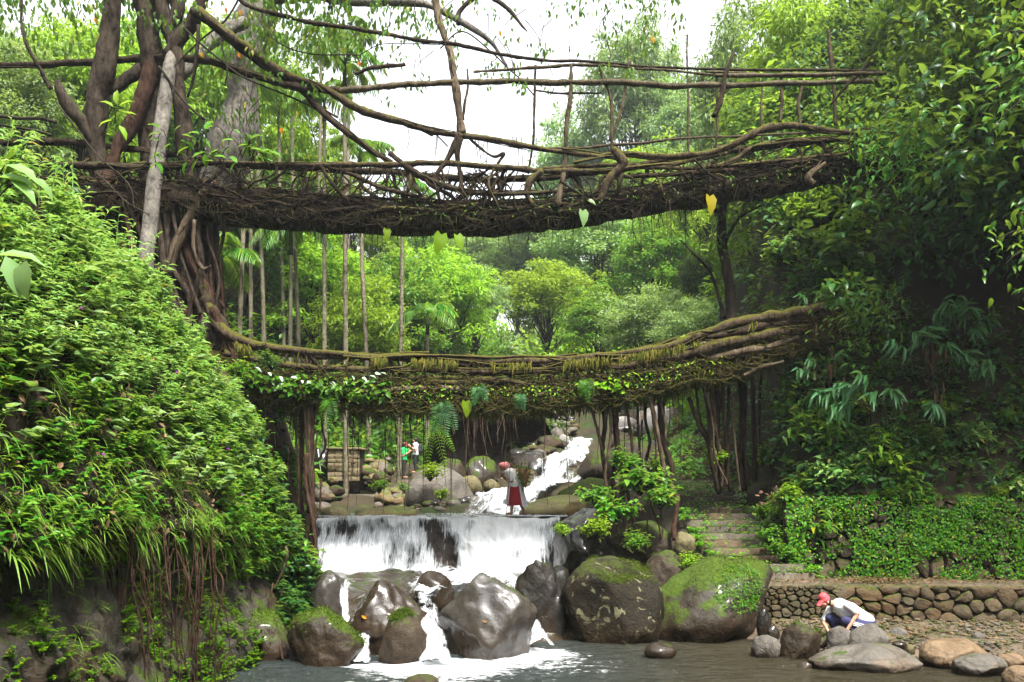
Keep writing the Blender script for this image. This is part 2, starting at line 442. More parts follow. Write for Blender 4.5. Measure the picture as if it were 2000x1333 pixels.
def scarf_mat():
    m, n, b = newmat('scarf_check')
    tc = n.nodes.new('ShaderNodeTexCoord')
    w = n.nodes.new('ShaderNodeTexWave'); w.inputs['Scale'].default_value = 7; w.inputs['Distortion'].default_value = 1.5; w.bands_direction = 'DIAGONAL'
    n.links.new(tc.outputs['Object'], w.inputs[0])
    r = ramp(n, [(.3, (.42, .05, .09)), (.55, (.75, .66, .5)), (.8, (.55, .12, .13))]); n.links.new(w.outputs[0], r.inputs[0])
    n.links.new(r.outputs[0], b.inputs['Base Color']); b.inputs['Roughness'].default_value = .85
    return m
SCARF = scarf_mat()
def print_mat():
    m, n, b = newmat('cloth_print')
    tc = n.nodes.new('ShaderNodeTexCoord'); t = noise_node(n, tc.outputs['Object'], 14, 4, .6)
    r = ramp(n, [(.47, (.7, .69, .71)), (.56, (.30, .26, .28))]); n.links.new(t.outputs[0], r.inputs[0])
    n.links.new(r.outputs[0], b.inputs['Base Color']); b.inputs['Roughness'].default_value = .85
    return m
C_PRINT = print_mat()

def foam_mat(name, thick=.5, su=40.0, sv=1.6, lo=.42, hi=.6):
    """falling water: white aerated strands with clear gaps; attribute flow = (across m, along m, cover)"""
    m, n, b = newmat(name)
    at = n.nodes.new('ShaderNodeAttribute'); at.attribute_name = 'flow'
    sp = n.nodes.new('ShaderNodeSeparateXYZ'); n.links.new(at.outputs['Vector'], sp.inputs[0])
    def st(a, c, det, rg):
        cb = n.nodes.new('ShaderNodeCombineXYZ')
        n.links.new(mathn(n, 'MULTIPLY', sp.outputs[0], a), cb.inputs[0]); n.links.new(mathn(n, 'MULTIPLY', sp.outputs[1], c), cb.inputs[1])
        return noise_node(n, cb.outputs[0], 1.0, det, rg, .35).outputs[0]
    f = mathn(n, 'ADD', mathn(n, 'MULTIPLY', st(su * .3, sv, 6, .7), .55), mathn(n, 'MULTIPLY', st(su, sv * 1.5, 4, .7), .45))
    f = mathn(n, 'ADD', f, mathn(n, 'SUBTRACT', sp.outputs[2], .5))
    r = ramp(n, [(lo, (0, 0, 0)), (hi, (1, 1, 1))]); n.links.new(f, r.inputs[0])
    rc = ramp(n, [(lo, (.55, .59, .63)), (hi, (.86, .88, .9)), (hi + .15, (.92, .93, .94))]); n.links.new(f, rc.inputs[0]); n.links.new(rc.outputs[0], b.inputs['Base Color']); b.inputs['Roughness'].default_value = .45
    b.inputs['Specular IOR Level'].default_value = .6
    tl = n.nodes.new('ShaderNodeBsdfTranslucent'); tl.inputs[0].default_value = (.7, .75, .82, 1)
    m1 = n.nodes.new('ShaderNodeMixShader'); m1.inputs[0].default_value = .18
    n.links.new(b.outputs[0], m1.inputs[1]); n.links.new(tl.outputs[0], m1.inputs[2])
    tr = n.nodes.new('ShaderNodeBsdfTransparent')
    mx = n.nodes.new('ShaderNodeMixShader'); n.links.new(r.outputs[0], mx.inputs[0])
    n.links.new(tr.outputs[0], mx.inputs[1]); n.links.new(m1.outputs[0], mx.inputs[2])
    n.links.new(mx.outputs[0], n.nodes['Material Output'].inputs[0])
    bump(n, b, f, 1.0, .12)
    return m
FOAM = foam_mat('water_falling')
FOAM2 = foam_mat('water_rushing', su=16, sv=2.2, lo=.40, hi=.64)
def pool_mat():
    m, n, b = newmat('water_pool')
    at = n.nodes.new('ShaderNodeAttribute'); at.attribute_name = 'flow'
    sp = n.nodes.new('ShaderNodeSeparateXYZ'); n.links.new(at.outputs['Vector'], sp.inputs[0])
    tc = n.nodes.new('ShaderNodeTexCoord')
    mp = n.nodes.new('ShaderNodeMapping'); mp.inputs['Scale'].default_value = (1, 3.0, 1); n.links.new(tc.outputs['Object'], mp.inputs[0])
    a = noise_node(n, mp.outputs[0], 1.9, 6, .65, .8); c = noise_node(n, mp.outputs[0], 7, 5, .7, .5)
    f = mathn(n, 'ADD', mathn(n, 'MULTIPLY', a.outputs[0], .55), mathn(n, 'MULTIPLY', c.outputs[0], .45))
    fo = ramp(n, [(.50, (0, 0, 0)), (.60, (1, 1, 1))]); n.links.new(mathn(n, 'ADD', f, sp.outputs[0]), fo.inputs[0])
    col = mixc(n, sp.outputs[1], (.024, .032, .030), (.032, .027, .013))
    col = mixc(n, fo.outputs[0], col, (.82, .85, .87))
    n.links.new(col, b.inputs['Base Color'])
    n.links.new(mixc(n, fo.outputs[0], (.06, .06, .06), (.6, .6, .6)), b.inputs['Roughness'])
    b.inputs['IOR'].default_value = 1.33
    bump(n, b, f, 1.0, .28)
    return m
POOL = pool_mat()
# ------------------------------------------------------------------ terrain behind the weir and the right-hand slope
def sstep(a, b, x):
    t = np.clip((x - a) / (b - a), 0, 1); return t * t * (3 - 2 * t)
def H(x, y):
    x = np.asarray(x, float); y = np.asarray(y, float)
    zb = np.interp(y, [20, 25.4, 26.2, 28, 29.6, 32.8, 33.6, 35.4, 36.2, 40, 45, 60, 80, 100, 150],
                   [-.8, -.4, 1.6, 1.75, 2.55, 2.8, 3.5, 3.8, 4.5, 5.4, 6.6, 10, 13.5, 17, 26])
    xs = np.interp(y, [20, 26, 29, 31, 34, 36, 42, 50, 70, 100, 150], [-1.5, -2.2, -1.2, 0.2, 2.0, 2.6, 4.2, 4.5, 2.0, -.8, -3])
    w = np.interp(y, [20, 26, 29, 33, 40, 60], [3.6, 3.6, 2.2, 1.6, 2.2, 2.5])
    dl = np.maximum(0, xs - w - x); dr = np.maximum(0, x - xs - w)
    far = sstep(48, 66, y)
    zl = np.interp(y, [26, 30, 34, 38, 42, 46, 54, 66, 80, 100, 150], [1.7, 1.75, 2.1, 2.7, 3.4, 4.2, 7.5, 11, 13.5, 17, 26])
    left = (1 - far) * (.15 * sstep(0, 2.5, dl) + .18 * np.maximum(0, dl - 8) + .75 * np.maximum(0, dl - 11.5)) + far * (.62 * dl)
    zb = zb + (zl - zb) * sstep(.2, 2.0, dl)
    right = (1 - far) * (.4 * np.minimum(dr, 2.6) + 1.05 * np.maximum(0, dr - 2.6)) + far * .95 * dr
    z = zb + left + right
    # right-hand slope above the terrace wall and the corridor of the stairs
    stair = np.interp(y, [20, 21.2, 28.2, 33], [.55, .95, 3.1, 4.6])
    hill = 2.6 + 1.55 * (y - 22) + .95 * np.maximum(0, x - 8.0) * sstep(21.9, 25, y) - .35 * np.maximum(0, y - 27) * 1.5
    hill = np.maximum(hill, stair)
    k = sstep(6.75, 7.6, x - .06 * np.maximum(0, y - 22)) * (1 - sstep(32, 38, y))
    c = sstep(3.3, 4.4, x) * (1 - sstep(29, 33, y))
    z = z * (1 - c) + stair * c
    z = z * (1 - k) + np.maximum(hill, z) * k
    # left bench that carries the fig tree, and the bank below it
    bl = sstep(-5.6, -7.4, x) * (1 - sstep(27.5, 31, y))
    bl = np.clip((-5.7 - x) / 1.4, 0, 1); bl = bl * bl * (3 - 2 * bl) * (1 - sstep(27, 31, y))
    z = z * (1 - bl) + np.maximum(z, 6.0 + .12 * (-7 - x)) * bl
    return z

def grid(fx, fy, fz, nu, nv):
    i = np.arange(nu - 1)[:, None] * nv + np.arange(nv - 1)[None]
    Q = np.stack([i, i + nv, i + nv + 1, i + 1], -1).reshape(-1, 4)
    return np.stack([fx, fy, fz], -1).reshape(-1, 3), Q
xx = np.concatenate([np.linspace(-95, -30, 28)[:-1], np.linspace(-30, 20, 150)[:-1], np.linspace(20, 85, 28)])
yy = np.concatenate([np.linspace(21.95, 45, 130)[:-1], np.linspace(45, 80, 70)[:-1], np.linspace(80, 190, 60)])
X, Yg = np.meshgrid(xx, yy, indexing='ij')
Z = H(X, Yg) + .22 * fbm(np.stack([X * .8, Yg * .8, X * 0], -1), 3) * np.clip((Yg - 22) / 6, .25, 2.5)
Z[:, 0] = -1.6
V, Q = grid(X, Yg, Z, len(xx), len(yy))
tag(Geo().add(V, Q).build('hillside', R_FLOOR), kind='structure')

# ground sheet under everything, reaching far behind the camera and to the sides
xg = np.linspace(-125, 125, 12); yg = np.linspace(-42, 196, 12)
X, Yg = np.meshgrid(xg, yg, indexing='ij')
V, Q = grid(X, Yg, np.full_like(X, -1.7), len(xg), len(yg))
tag(Geo().add(V, Q).build('ground', R_SOIL), kind='structure')

# the gorge goes on behind the camera and to both sides
def gorge(x, y):
    side = np.maximum(0, -9.5 - x) * 1.1 + np.maximum(0, x - 15.5 - .1 * np.maximum(0, -y)) * 1.0
    return np.minimum(-1.2 + side + np.maximum(0, -14 - y) * .75, 30) + .8 * fbm(np.stack([x * .2, y * .2, x * 0], -1), 61)
xg = np.linspace(-70, 75, 70); yg = np.linspace(-41, 23, 36)
X, Yg = np.meshgrid(xg, yg, indexing='ij')
V, Q = grid(X, Yg, gorge(X, Yg) - 3.0 * np.clip((Yg - 20) / 3, 0, 1), len(xg), len(yg))
cc = V[Q].mean(1); hid = (cc[:, 1] > -12) & (cc[:, 0] > -9) & (cc[:, 0] < 15)
tag(Geo().add(V, Q[~hid]).build('hillside', R_FLOOR), kind='structure')

# ------------------------------------------------------------------ near left bank
def bank_T(y): return np.interp(y, [2, 8, 12, 14, 15.5, 17, 18.6, 20.4, 21.6, 23], [6.3, 6.7, 7.0, 6.75, 6.2, 5.4, 4.5, 2.2, 1.2, .8])
def bank_x(y): return np.interp(y, [2, 9, 12, 15, 18, 20, 22.2, 23.5], [-4.9, -5.15, -5.0, -4.85, -4.75, -4.5, -4.75, -5.0])
_bt = np.array([0, .06, .22, .36, .42, .5, .62, .74, .86, 1.0])
_bo = np.array([-.25, -.1, .12, .42, .18, .12, .45, .85, 1.35, 7.5])
_bz = np.array([-.9, 0, .16, .33, .37, .44, .62, .82, 1.0, 1.12])
def bank(y, t, rough=True):
    y = np.asarray(y, float); t = np.asarray(t, float)
    o = np.interp(t, _bt, _bo); zf = np.interp(t, _bt, _bz)
    T = bank_T(y)
    z = np.where(zf < 0, zf, zf * T)
    P = np.stack([bank_x(y) - o * np.clip(T / 6.0, .45, 1.1), y, z], -1)
    if rough:
        k = np.clip((t - .0) * 8, 0, 1)
        P[..., 0] += (.42 * fbm(P * .8, 21) + .5 * fbm(P * .45 + 3, 27, 3) * (t > .4) + .16 * (1 - 2 * np.abs(fbm(P * 2.2 + 5, 23, 5))) * (t < .45)) * k * np.clip(1.2 - t, .1, 1)
        P[..., 2] += (.18 * fbm(P * .7, 25) + .5 * fbm(P * .5 + 9, 28, 3) * (t > .6)) * k
    return P
yb = np.linspace(1.5, 23.4, 240); tb = np.concatenate([np.linspace(0, .86, 90)[:-1], np.linspace(.86, 1, 8)])
YB, TB = np.meshgrid(yb, tb, indexing='ij')
P = bank(YB, TB)
V, Q = grid(P[..., 0], P[..., 1], P[..., 2], len(yb), len(tb))
Qr = Q[:, ::-1]; hi_ = (Qr.min(1) % len(tb)) >= np.searchsorted(tb, .37)
tag(Geo().add(V, Qr[~hi_]).add(np.zeros((0, 3)), Qr[hi_] - len(V), 1).build('riverbank', [R_CLIFF, R_SOIL]), kind='structure')

# ------------------------------------------------------------------ pool and the right shore
xp = np.linspace(-7, 16, 240); yp = np.linspace(3, 24.5, 220)
X, Yg = np.meshgrid(xp, yp, indexing='ij')
Pn = np.stack([X, Yg * 2.0, X * 0], -1)
amp = .022 + .035 * np.exp(-((X + .8) / 2.6)**2 - ((Yg - 16.6) / 2.4)**2)
Z = amp * (fbm(Pn * 1.6, 4) + .6 * fbm(Pn * 4.5, 9))
V, Q = grid(X, Yg, Z, len(xp), len(yp))
def blob(cx, cy, rx, ry): return np.exp(-((X - cx) / rx)**2 - ((Yg - cy) / ry)**2)
foam_glints = -.165 + .42 * blob(-1.35, 16.0, 1.0, .75) + .40 * blob(.3, 17.3, .8, .7) + .10 * blob(-.6, 15.6, 1.6, 1.3) + .08 * blob(1.4, 16.4, 1.8, 1.2) + .3 * blob(-2.75, 16.3, .35, .3)
foam_glints += .09 * blob(-3.0, 14.2, 2.5, 1.3) + .05 * blob(4, 15.5, 2, 1.0)  # front streaks paint bright ripples into the water colour
brown = np.clip((X - .5) / 3.5, 0, 1)
fl = np.stack([foam_glints, brown, 0 * X], -1).reshape(-1, 3)
tag(Geo().add(V, Q).build('pool_water', POOL, attrs={'flow': fl}), kind='structure')

def shore(x, y):
    z = -.42 + .62 * sstep(-.2, 1.1, (y - 16.4) - 1.3 * np.maximum(0, 6.4 - x) + .12 * np.maximum(0, x - 7.5))
    return z + .05 * (y - 18)
xs_ = np.linspace(2.5, 14, 120); ys_ = np.linspace(14, 20.3, 70)
X, Yg = np.meshgrid(xs_, ys_, indexing='ij')
Z = shore(X, Yg) + .05 * fbm(np.stack([X, Yg, X * 0], -1) * 3, 6)
V, Q = grid(X, Yg, Z, len(xs_), len(ys_))
tag(Geo().add(V, Q).build('gravel_bank', R_PATH), kind='structure')

# ------------------------------------------------------------------ boulders
def ico(sub):
    import bmesh
    bm = bmesh.new(); bmesh.ops.create_icosphere(bm, subdivisions=sub, radius=1.0)
    V = np.array([v.co[:] for v in bm.verts]); Fa = np.array([[v.index for v in f.verts] for f in bm.faces]); bm.free()
    return V, Fa
ICO = {s: ico(s) for s in (1, 2, 3, 4, 5)}
def boulder_geo(size, seed, sub=5, rough=.22, facets=7, flat=.8, shear=(0, 0), top=None):
    V, Fa = ICO[sub]; V = V.copy(); rng = np.random.default_rng(seed)
    # plane cuts give worn facets
    V = V * (1 + 1.3 * rough * fbm(V * 1.1 + seed * 3.1, seed % 50, 3)[:, None])
    for d in rdir(rng, facets + 4):
        h = V @ d; lim = flat * .9 + rng.random() * .22
        k = np.maximum(0, h - lim); V = V - (k * .86)[:, None] * d
    nn = fbm(V * 3.2 + seed, seed % 40, 5); n2 = 1 - np.abs(fbm(V * 2.1 + seed * 1.7, seed % 30 + 3, 4)) * 2
    n3 = fbm(V * 1.7 + seed * .7, seed % 23 + 9, 3)
    V = V * (1 + rough * .42 * nn[:, None] + rough * .55 * n3[:, None] - rough * .6 * np.clip(n2 - .72, 0, 1)[:, None])
    m = np.maximum(V.max(0), -V.min(0)); V = V / m
    V[:, 0] += shear[0] * V[:, 2]; V[:, 1] += shear[1] * V[:, 2]
    return V * np.asarray(size) * .5, Fa
def boulder(name, px0, px1, py0, py1, Y, mat, label, seed, depth=None, sink=.25, rz=0.0, group=None, cat='boulder', **kw):
    """a boulder whose visible face spans the given photo box at depth Y; sink = hidden share below"""
    a, b = W(px0, py0, Y), W(px1, py1, Y)
    w = b[0] - a[0]; h = a[2] - b[2]; H_ = h / (1 - sink)
    d = depth or w * .85
    kw.setdefault('sub', 5 if px1 - px0 > 85 and Y < 25 else 4)
    V, Fa = boulder_geo((w * 1.05, d, H_ * 1.03), seed, **kw)
    c, s = math.cos(rz), math.sin(rz)
    V = V @ np.array([[c, s, 0], [-s, c, 0], [0, 0, 1]])
    base = np.array([(a[0] + b[0]) / 2, Y + d * .35, a[2] - H_])
    o = Geo().add(V + np.array([0, 0, H_ / 2]), Fa).build(name, mat)
    o.location = base
    return tag(o, label, cat, group)
for args in [
    # px0, px1, py0, py1, Y, material, label, seed, extra
    (548, 702, 1196, 1318, 16.2, R_MOSS, 'moss-topped grey boulder at the left edge of the pool beside the small spout', 11, dict(rough=.16, facets=9)),
    (425, 575, 1198, 1325, 16.7, R_MOSS, 'dark rounded mossy rock at the foot of the left bank', 12, dict(rough=.15)),
    (586, 682, 1118, 1215, 19.8, R_WETL, 'shiny pale wet slab left of the falls behind the mossy boulder', 13, dict(rough=.13, facets=10)),
    (660, 842, 1112, 1300, 17.3, R_WET, 'peaked wet brown boulder between the left slab and the main chute', 14, dict(rough=.22, facets=7, flat=.72, shear=(.12, .1))),
    (738, 834, 1196, 1302, 16.3, R_BROWN, 'small moss-capped dark boulder in front of the peaked one', 15, dict(rough=.15, facets=6)),
    (806, 890, 1118, 1205, 19.9, R_WET, 'smooth wet boulder at the head of the main chute', 16, dict(rough=.15)),
    (856, 1058, 1126, 1298, 16.8, R_WETL, 'large pale wet boulder with flat faces right of the main chute', 17, dict(rough=.2, facets=8, flat=.7, shear=(-.16, .1))),
    (1000, 1130, 1083, 1262, 19.2, R_DARK, 'black glistening rock right of the falls', 18, dict(rough=.2, facets=9)),
    (1104, 1302, 1096, 1262, 18.4, R_LICH, 'huge round dark boulder with pale lichen patches', 19, dict(rough=.12, facets=8, flat=.78)),
    (1262, 1520, 1096, 1275, 18.7, R_MOSS, 'broad sloping boulder with bright moss beside the stone wall', 20, dict(rough=.14, facets=5, depth=2.6, flat=.86, shear=(.5, .15))),
    (1255, 1350, 1075, 1190, 20.2, R_BROWN, 'brown boulder wedged behind the lichen boulder', 21, dict(rough=.18)),
    (1070, 1215, 996, 1120, 23.6, R_DARK, 'dark block under the bushes right of the weir', 22, dict(rough=.16, facets=10, flat=.7, depth=2.6)),
    (1190, 1345, 1010, 1110, 23.9, R_BROWN, 'brown earthy boulder under the root pillar right of the weir', 23, dict(rough=.2)),
    (1262, 1324, 1258, 1288, 16.8, R_DARK, 'small dark stone standing in the pool', 24, dict(rough=.2, sub=3)),
    (1318, 1362, 1040, 1078, 21.6, R_OCHRE, 'small ochre stone at the left foot of the stairs', 25, dict(sub=3)),
    (1285, 1330, 1076, 1104, 20.9, R_BROWN, 'small brown stone below the ochre one', 26, dict(sub=3)),
    (768, 925, 912, 1012, 31.0, R_GREY, 'big grey boulder with plants behind the weir', 27, dict(rough=.12, facets=8, depth=2.6)),
    (690, 815, 988, 1012, 27.0, R_OCHRE, 'long low yellowish rock lying on the left of the weir crest', 28, dict(rough=.1, sink=.4)),
    (618, 680, 990, 1012, 26.8, R_OCHRE, 'flat ochre rock at the far left of the weir crest', 29, dict(rough=.12, sink=.4, sub=3)),
    (898, 944, 926, 962, 32.5, R_OCHRE, 'rounded yellow boulder above the middle cascade', 30, dict(rough=.1, sub=3)),
    (943, 974, 936, 962, 32.2, R_OCHRE, 'smaller greenish boulder right of the yellow one', 31, dict(rough=.1, sub=3)),
    (850, 915, 896, 945, 35.0, R_BROWN, 'brown boulder in the shade behind the group of visitors', 32, dict(rough=.14)),
    (900, 975, 890, 955, 36.5, R_MOSS, 'dark mossy boulder under the far bank', 33, dict(rough=.14)),
    (1020, 1170, 964, 1014, 27.2, R_OCHRE, 'sloping tan slab right of the walking person', 34, dict(rough=.1, depth=1.8, shear=(.5, 0), facets=8)),
    (1085, 1230, 930, 1014, 27.6, R_BROWN, 'mossy brown mound above the right end of the weir', 35, dict(rough=.16)),
    (1132, 1225, 878, 935, 32.4, R_BROWN, 'flat-topped brown block beside the upper cascade', 36, dict(rough=.1, facets=12, flat=.66)),
    (1028, 1060, 900, 950, 34.4, R_DARK, 'dark rock left of the upper cascade', 37, dict(rough=.15, sub=3)),
    (1034, 1070, 876, 902, 36, R_GREY, 'narrow grey rock leaning above the upper cascade', 38, dict(rough=.2, sub=3)),
    (1060, 1110, 825, 885, 38.5, R_GREY, 'weathered grey rock in the bank above the upper cascade', 39, dict(rough=.2)),
    (1092, 1112, 848, 868, 37.2, R_PALE, 'small pale stone on the lip of the upper cascade', 40, dict(sub=3)),
    (1246, 1350, 790, 852, 39.0, R_PALE, 'bright pale boulder highest on the right of the stream', 41, dict(rough=.13, facets=9)),
    (1322, 1412, 784, 845, 42.5, R_BROWN, 'olive boulder behind the bright pale one', 42, dict(rough=.12)),
    (1300, 1396, 842, 936, 33.5, R_GREY, 'large grey boulder with shaded face above the stairs', 43, dict(rough=.12, facets=8)),
    (1348, 1386, 826, 848, 37.5, R_DARK, 'dark boulder between the pale and the grey one', 44, dict(sub=3)),
    (1348, 1390, 900, 935, 30.5, R_PALE, 'small bright white rock at the top of the stairs', 45, dict(sub=3, facets=10)),
    (1195, 1250, 812, 842, 42.0, R_PALE, 'pale flat rock far up the stream', 46, dict(sub=3)),
    (1180, 1300, 860, 930, 31.0, R_BROWN, 'brown rock behind the hanging roots right of the cascade', 47, dict(rough=.18)),
    (1455, 1525, 940, 990, 25.6, R_BROWN, 'rock beside the upper stairs below the bridge', 48, dict(sub=3)),
    # right shore
    (1472, 1528, 1242, 1284, 16.9, R_GREY, 'small grey stone at the left end of the shore stones', 50, dict(sub=3)),
    (1522, 1610, 1216, 1296, 16.8, R_BROWN, 'tall brown angular stone left of the squatting person', 51, dict(rough=.14, facets=10, flat=.7)),
    (1618, 1682, 1226, 1284, 17.0, R_GREY, 'rounded grey stone under the hands of the squatting person', 52, dict(rough=.08, facets=8, sink=.15)),
    (1662, 1742, 1222, 1276, 16.75, R_GREY, 'slanting grey stone in front of the feet of the squatting person', 53, dict(rough=.1, facets=9, shear=(.3, 0))),
    (1598, 1812, 1266, 1316, 15.6, R_GREY, 'long flat grey slab at the edge of the pool', 54, dict(rough=.08, facets=8, sink=.35, depth=1.2)),
    (1810, 1948, 1248, 1308, 15.9, R_TAN, 'big tan water-worn stone on the right shore', 55, dict(rough=.09, facets=9, sink=.2, depth=.9)),
    (1878, 1980, 1276, 1322, 15.2, R_GREY, 'grey wedge-shaped stone in front of the tan one', 56, dict(rough=.1, facets=10, flat=.68)),
    (1972, 2050, 1302, 1345, 14.4, R_TAN, 'orange stone at the right edge of the picture', 57, dict(rough=.1)),
    (1955, 2010, 1280, 1306, 15.6, R_TAN, 'flat brown stone behind the orange one at the right edge', 58, dict(sub=3)),
    (788, 858, 1318, 1345, 14.4, R_BROWN, 'brown stone just breaking the surface at the bottom of the pool', 59, dict(rough=.08, sub=3, sink=.5)),
    (1560, 1592, 1294, 1312, 15.9, R_DARK, 'small black stone in the water by the flat slab', 60, dict(sub=3)),
    (1742, 1778, 1226, 1250, 18.2, R_GREY, 'blue-grey stone on the gravel right of the squatting person', 61, dict(sub=3)),
    (1745, 1775, 1252, 1272, 16.9, R_DARK, 'dark round stone behind the long slab', 62, dict(sub=3)),
    (1772, 1790, 1258, 1276, 16.5, R_OCHRE, 'little yellow stone behind the long slab', 63, dict(sub=2)),
    (1598, 1625, 1246, 1262, 17.4, R_WALLM, 'mossy stone wedged left of the rounded grey one', 64, dict(sub=3)),
    (1900, 1925, 1236, 1252, 17.8, R_GREY, 'grey cobble on the gravel before the wall', 65, dict(sub=2)),
    (1480, 1510, 1190, 1245, 18.4, R_DARK, 'dark smooth stone at the foot of the wall corner', 66, dict(sub=3)),
    (1500, 1525, 1222, 1250, 18.0, R_DARK, 'black stone leaning at the foot of the wall corner', 67, dict(sub=3)),
]:
    kw = args[8]; nm = 'boulder' if args[1] - args[0] > 60 else 'stone'
    boulder(nm, *args[:8], cat=nm, **kw)

rng = np.random.default_rng(36)
L_TUFT = leaf_mat('moss_tuft', [(0, (.02, .038, .004)), (.6, (.045, .075, .008)), (1, (.08, .11, .016))], .8, .2)
for ob in [o for o in bpy.data.objects if o.get('label') and o.type == 'MESH' and o.data.materials[0] in (R_MOSS, R_BROWN, R_LICH) and o.location.y < 24]:
    V = np.array([v.co[:] for v in ob.data.vertices]); N = np.array([v.normal[:] for v in ob.data.vertices])
    pr = np.clip(N[:, 2] * .55 + .75 * fbm(V * 1.6 + 5, 66, 4) - (.18 if ob.data.materials[0] == R_MOSS else .42), 0, .4); pr *= (V[:, 2] + ob.location.z > .3)
    if (pr > .02).sum() < 3: continue
    n = int(min(2600, 14 * (pr > .02).sum())); i_ = rng.choice(len(V), n, p=pr / pr.sum()); d = rdir(rng, n)
    g = Geo(); leaves(g, V[i_] + .035 * rng.normal(size=(n, 3)) * A(1, 1, .5), nrm(N[i_] * .7 + .8 * d + A(0, 0, -.1)), nrm(N[i_] + .6 * rdir(rng, n)), .035 + .03 * rng.random(n), .012, 'diamond')
    tag(g.build('moss', L_TUFT, ob, smooth=False), kind='stuff')
rng = np.random.default_rng(37)
for i in range(46):
    y = rng.uniform(33, 48); xs0 = float(np.interp(y, [31, 34, 36, 42, 50], [.2, 2.0, 2.6, 4.2, 4.5])); sd_ = rng.choice([-1, 1], p=[.35, .65]); x = xs0 + sd_ * rng.uniform(1.3, 4.0); s_ = rng.uniform(.5, 1.5)
    if x < -2.6 and y < 45: continue
    V, Fa = boulder_geo((s_ * 1.2, s_, s_ * .85), 700 + i, sub=4, rough=.16, facets=8)
    o = Geo().add(V, Fa).build('boulder', [R_BROWN, R_GREY, R_DARK, R_WET][i % 4]); o.location = (x, y, float(H(x, y)) + .1 * s_)
    tag(o, 'boulder lining the upper stream behind the hanging roots', 'boulder', 'boulders lining the upper stream')
g = Geo(); n = 1700; yq = 26.6 + 20 * rng.random(n)**1.2; xsq = np.interp(yq, [26, 29, 31, 34, 36, 42, 50], [-2.2, -1.2, .2, 2.0, 2.6, 4.2, 4.5]); xq = xsq + rng.choice([-1, 1], n) * (1.2 + 4.5 * rng.random(n)**1.4); kq = (xq > -8.4) & (xq < 9); xq, yq = xq[kq], yq[kq]; zq = H(xq, yq)
for x, y, z, s_ in zip(xq, yq, zq, .08 + .32 * rng.random(len(xq))**2.5):
    V, Fa = boulder_geo((s_ * 1.2, s_, s_ * .8), int(rng.integers(0, 40)), sub=2, rough=.15, facets=6)
    g.add(V + (x, y, z + .1 * s_), Fa, int(rng.integers(0, 4)))
tag(g.build('cobbles', [R_BROWN, R_GREY, R_WALL, R_DARK]), 'cobbles strewn over the banks of the upper stream', 'cobbles', kind='stuff')
# gravel: pebbles one could pick up in front, the rest as one mass
PEB = []
for i in range(8):
    V, Fa = boulder_geo((1, .8, .6), 300 + i, sub=2, rough=.12, facets=6)
    PEB.append((V, Fa))
rng = np.random.default_rng(31)
g = Geo(); n = 3000
px_ = 5.2 + 7.5 * rng.random(n); py_ = 16.6 + 3.2 * rng.random(n)
pz_ = shore(px_, py_); ok = (pz_ > -.05)
for x, y, z, s, k, a in zip(px_[ok], py_[ok], pz_[ok], .03 + .10 * rng.random(n)**2.5, rng.integers(0, 8, n), rng.random(n) * 6.28):
    V, Fa = ICO[1] if s < .05 else ICO[2] if s < .065 else PEB[k]
    sc = s * .5 if s < .065 else s
    c_, s_ = math.cos(a), math.sin(a)
    V = V @ np.array([[c_, s_, 0], [-s_, c_, 0], [0, 0, .7]]) * sc
    g.add(V + (x, y, z + .2 * s), Fa, int(k) % 4)
tag(g.build('pebbles', [R_GREY, R_WALL, R_TAN, R_BROWN]), 'loose mixed pebbles on the shore before the stone wall', 'gravel', kind='stuff')

# ------------------------------------------------------------------ masonry: every stone its own piece
def clip_cell(poly, s, o):
    mid = (s + o) / 2; d = o - s
    out = []
    for i in range(len(poly)):
        a, b = poly[i], poly[(i + 1) % len(poly)]
        fa, fb = (a - mid) @ d, (b - mid) @ d
        if fa <= 0: out.append(a)
        if (fa < 0) != (fb < 0) and fa != fb: out.append(a + (b - a) * fa / (fa - fb))
    return out
def voronoi(seeds, rect):
    x0, y0, x1, y1 = rect; res = []
    for i, s in enumerate(seeds):
        poly = [A(x0, y0), A(x1, y0), A(x1, y1), A(x0, y1)]
        dist = np.linalg.norm(seeds - s, axis=1)
        for j in np.argsort(dist)[1:22]:
            poly = clip_cell(poly, s, seeds[j])
            if len(poly) < 3: break
        if len(poly) >= 3: res.append(np.array(poly))
    return res
def seeds_relaxed(rng, n, rect, dens=None, it=3, aspect=1.5):
    x0, y0, x1, y1 = rect
    s = np.stack([x0 + (x1 - x0) * rng.random(n), y0 + (y1 - y0) * rng.random(n)], 1)
    if dens is not None:
        cand = np.stack([x0 + (x1 - x0) * rng.random(n * 12), y0 + (y1 - y0) * rng.random(n * 12)], 1)
        p = dens(cand); s = cand[rng.choice(len(cand), n, replace=False, p=p / p.sum())]
    for _ in range(it):
        cells = voronoi(s, rect)
        s = np.array([c.mean(0) for c in cells])
    return s
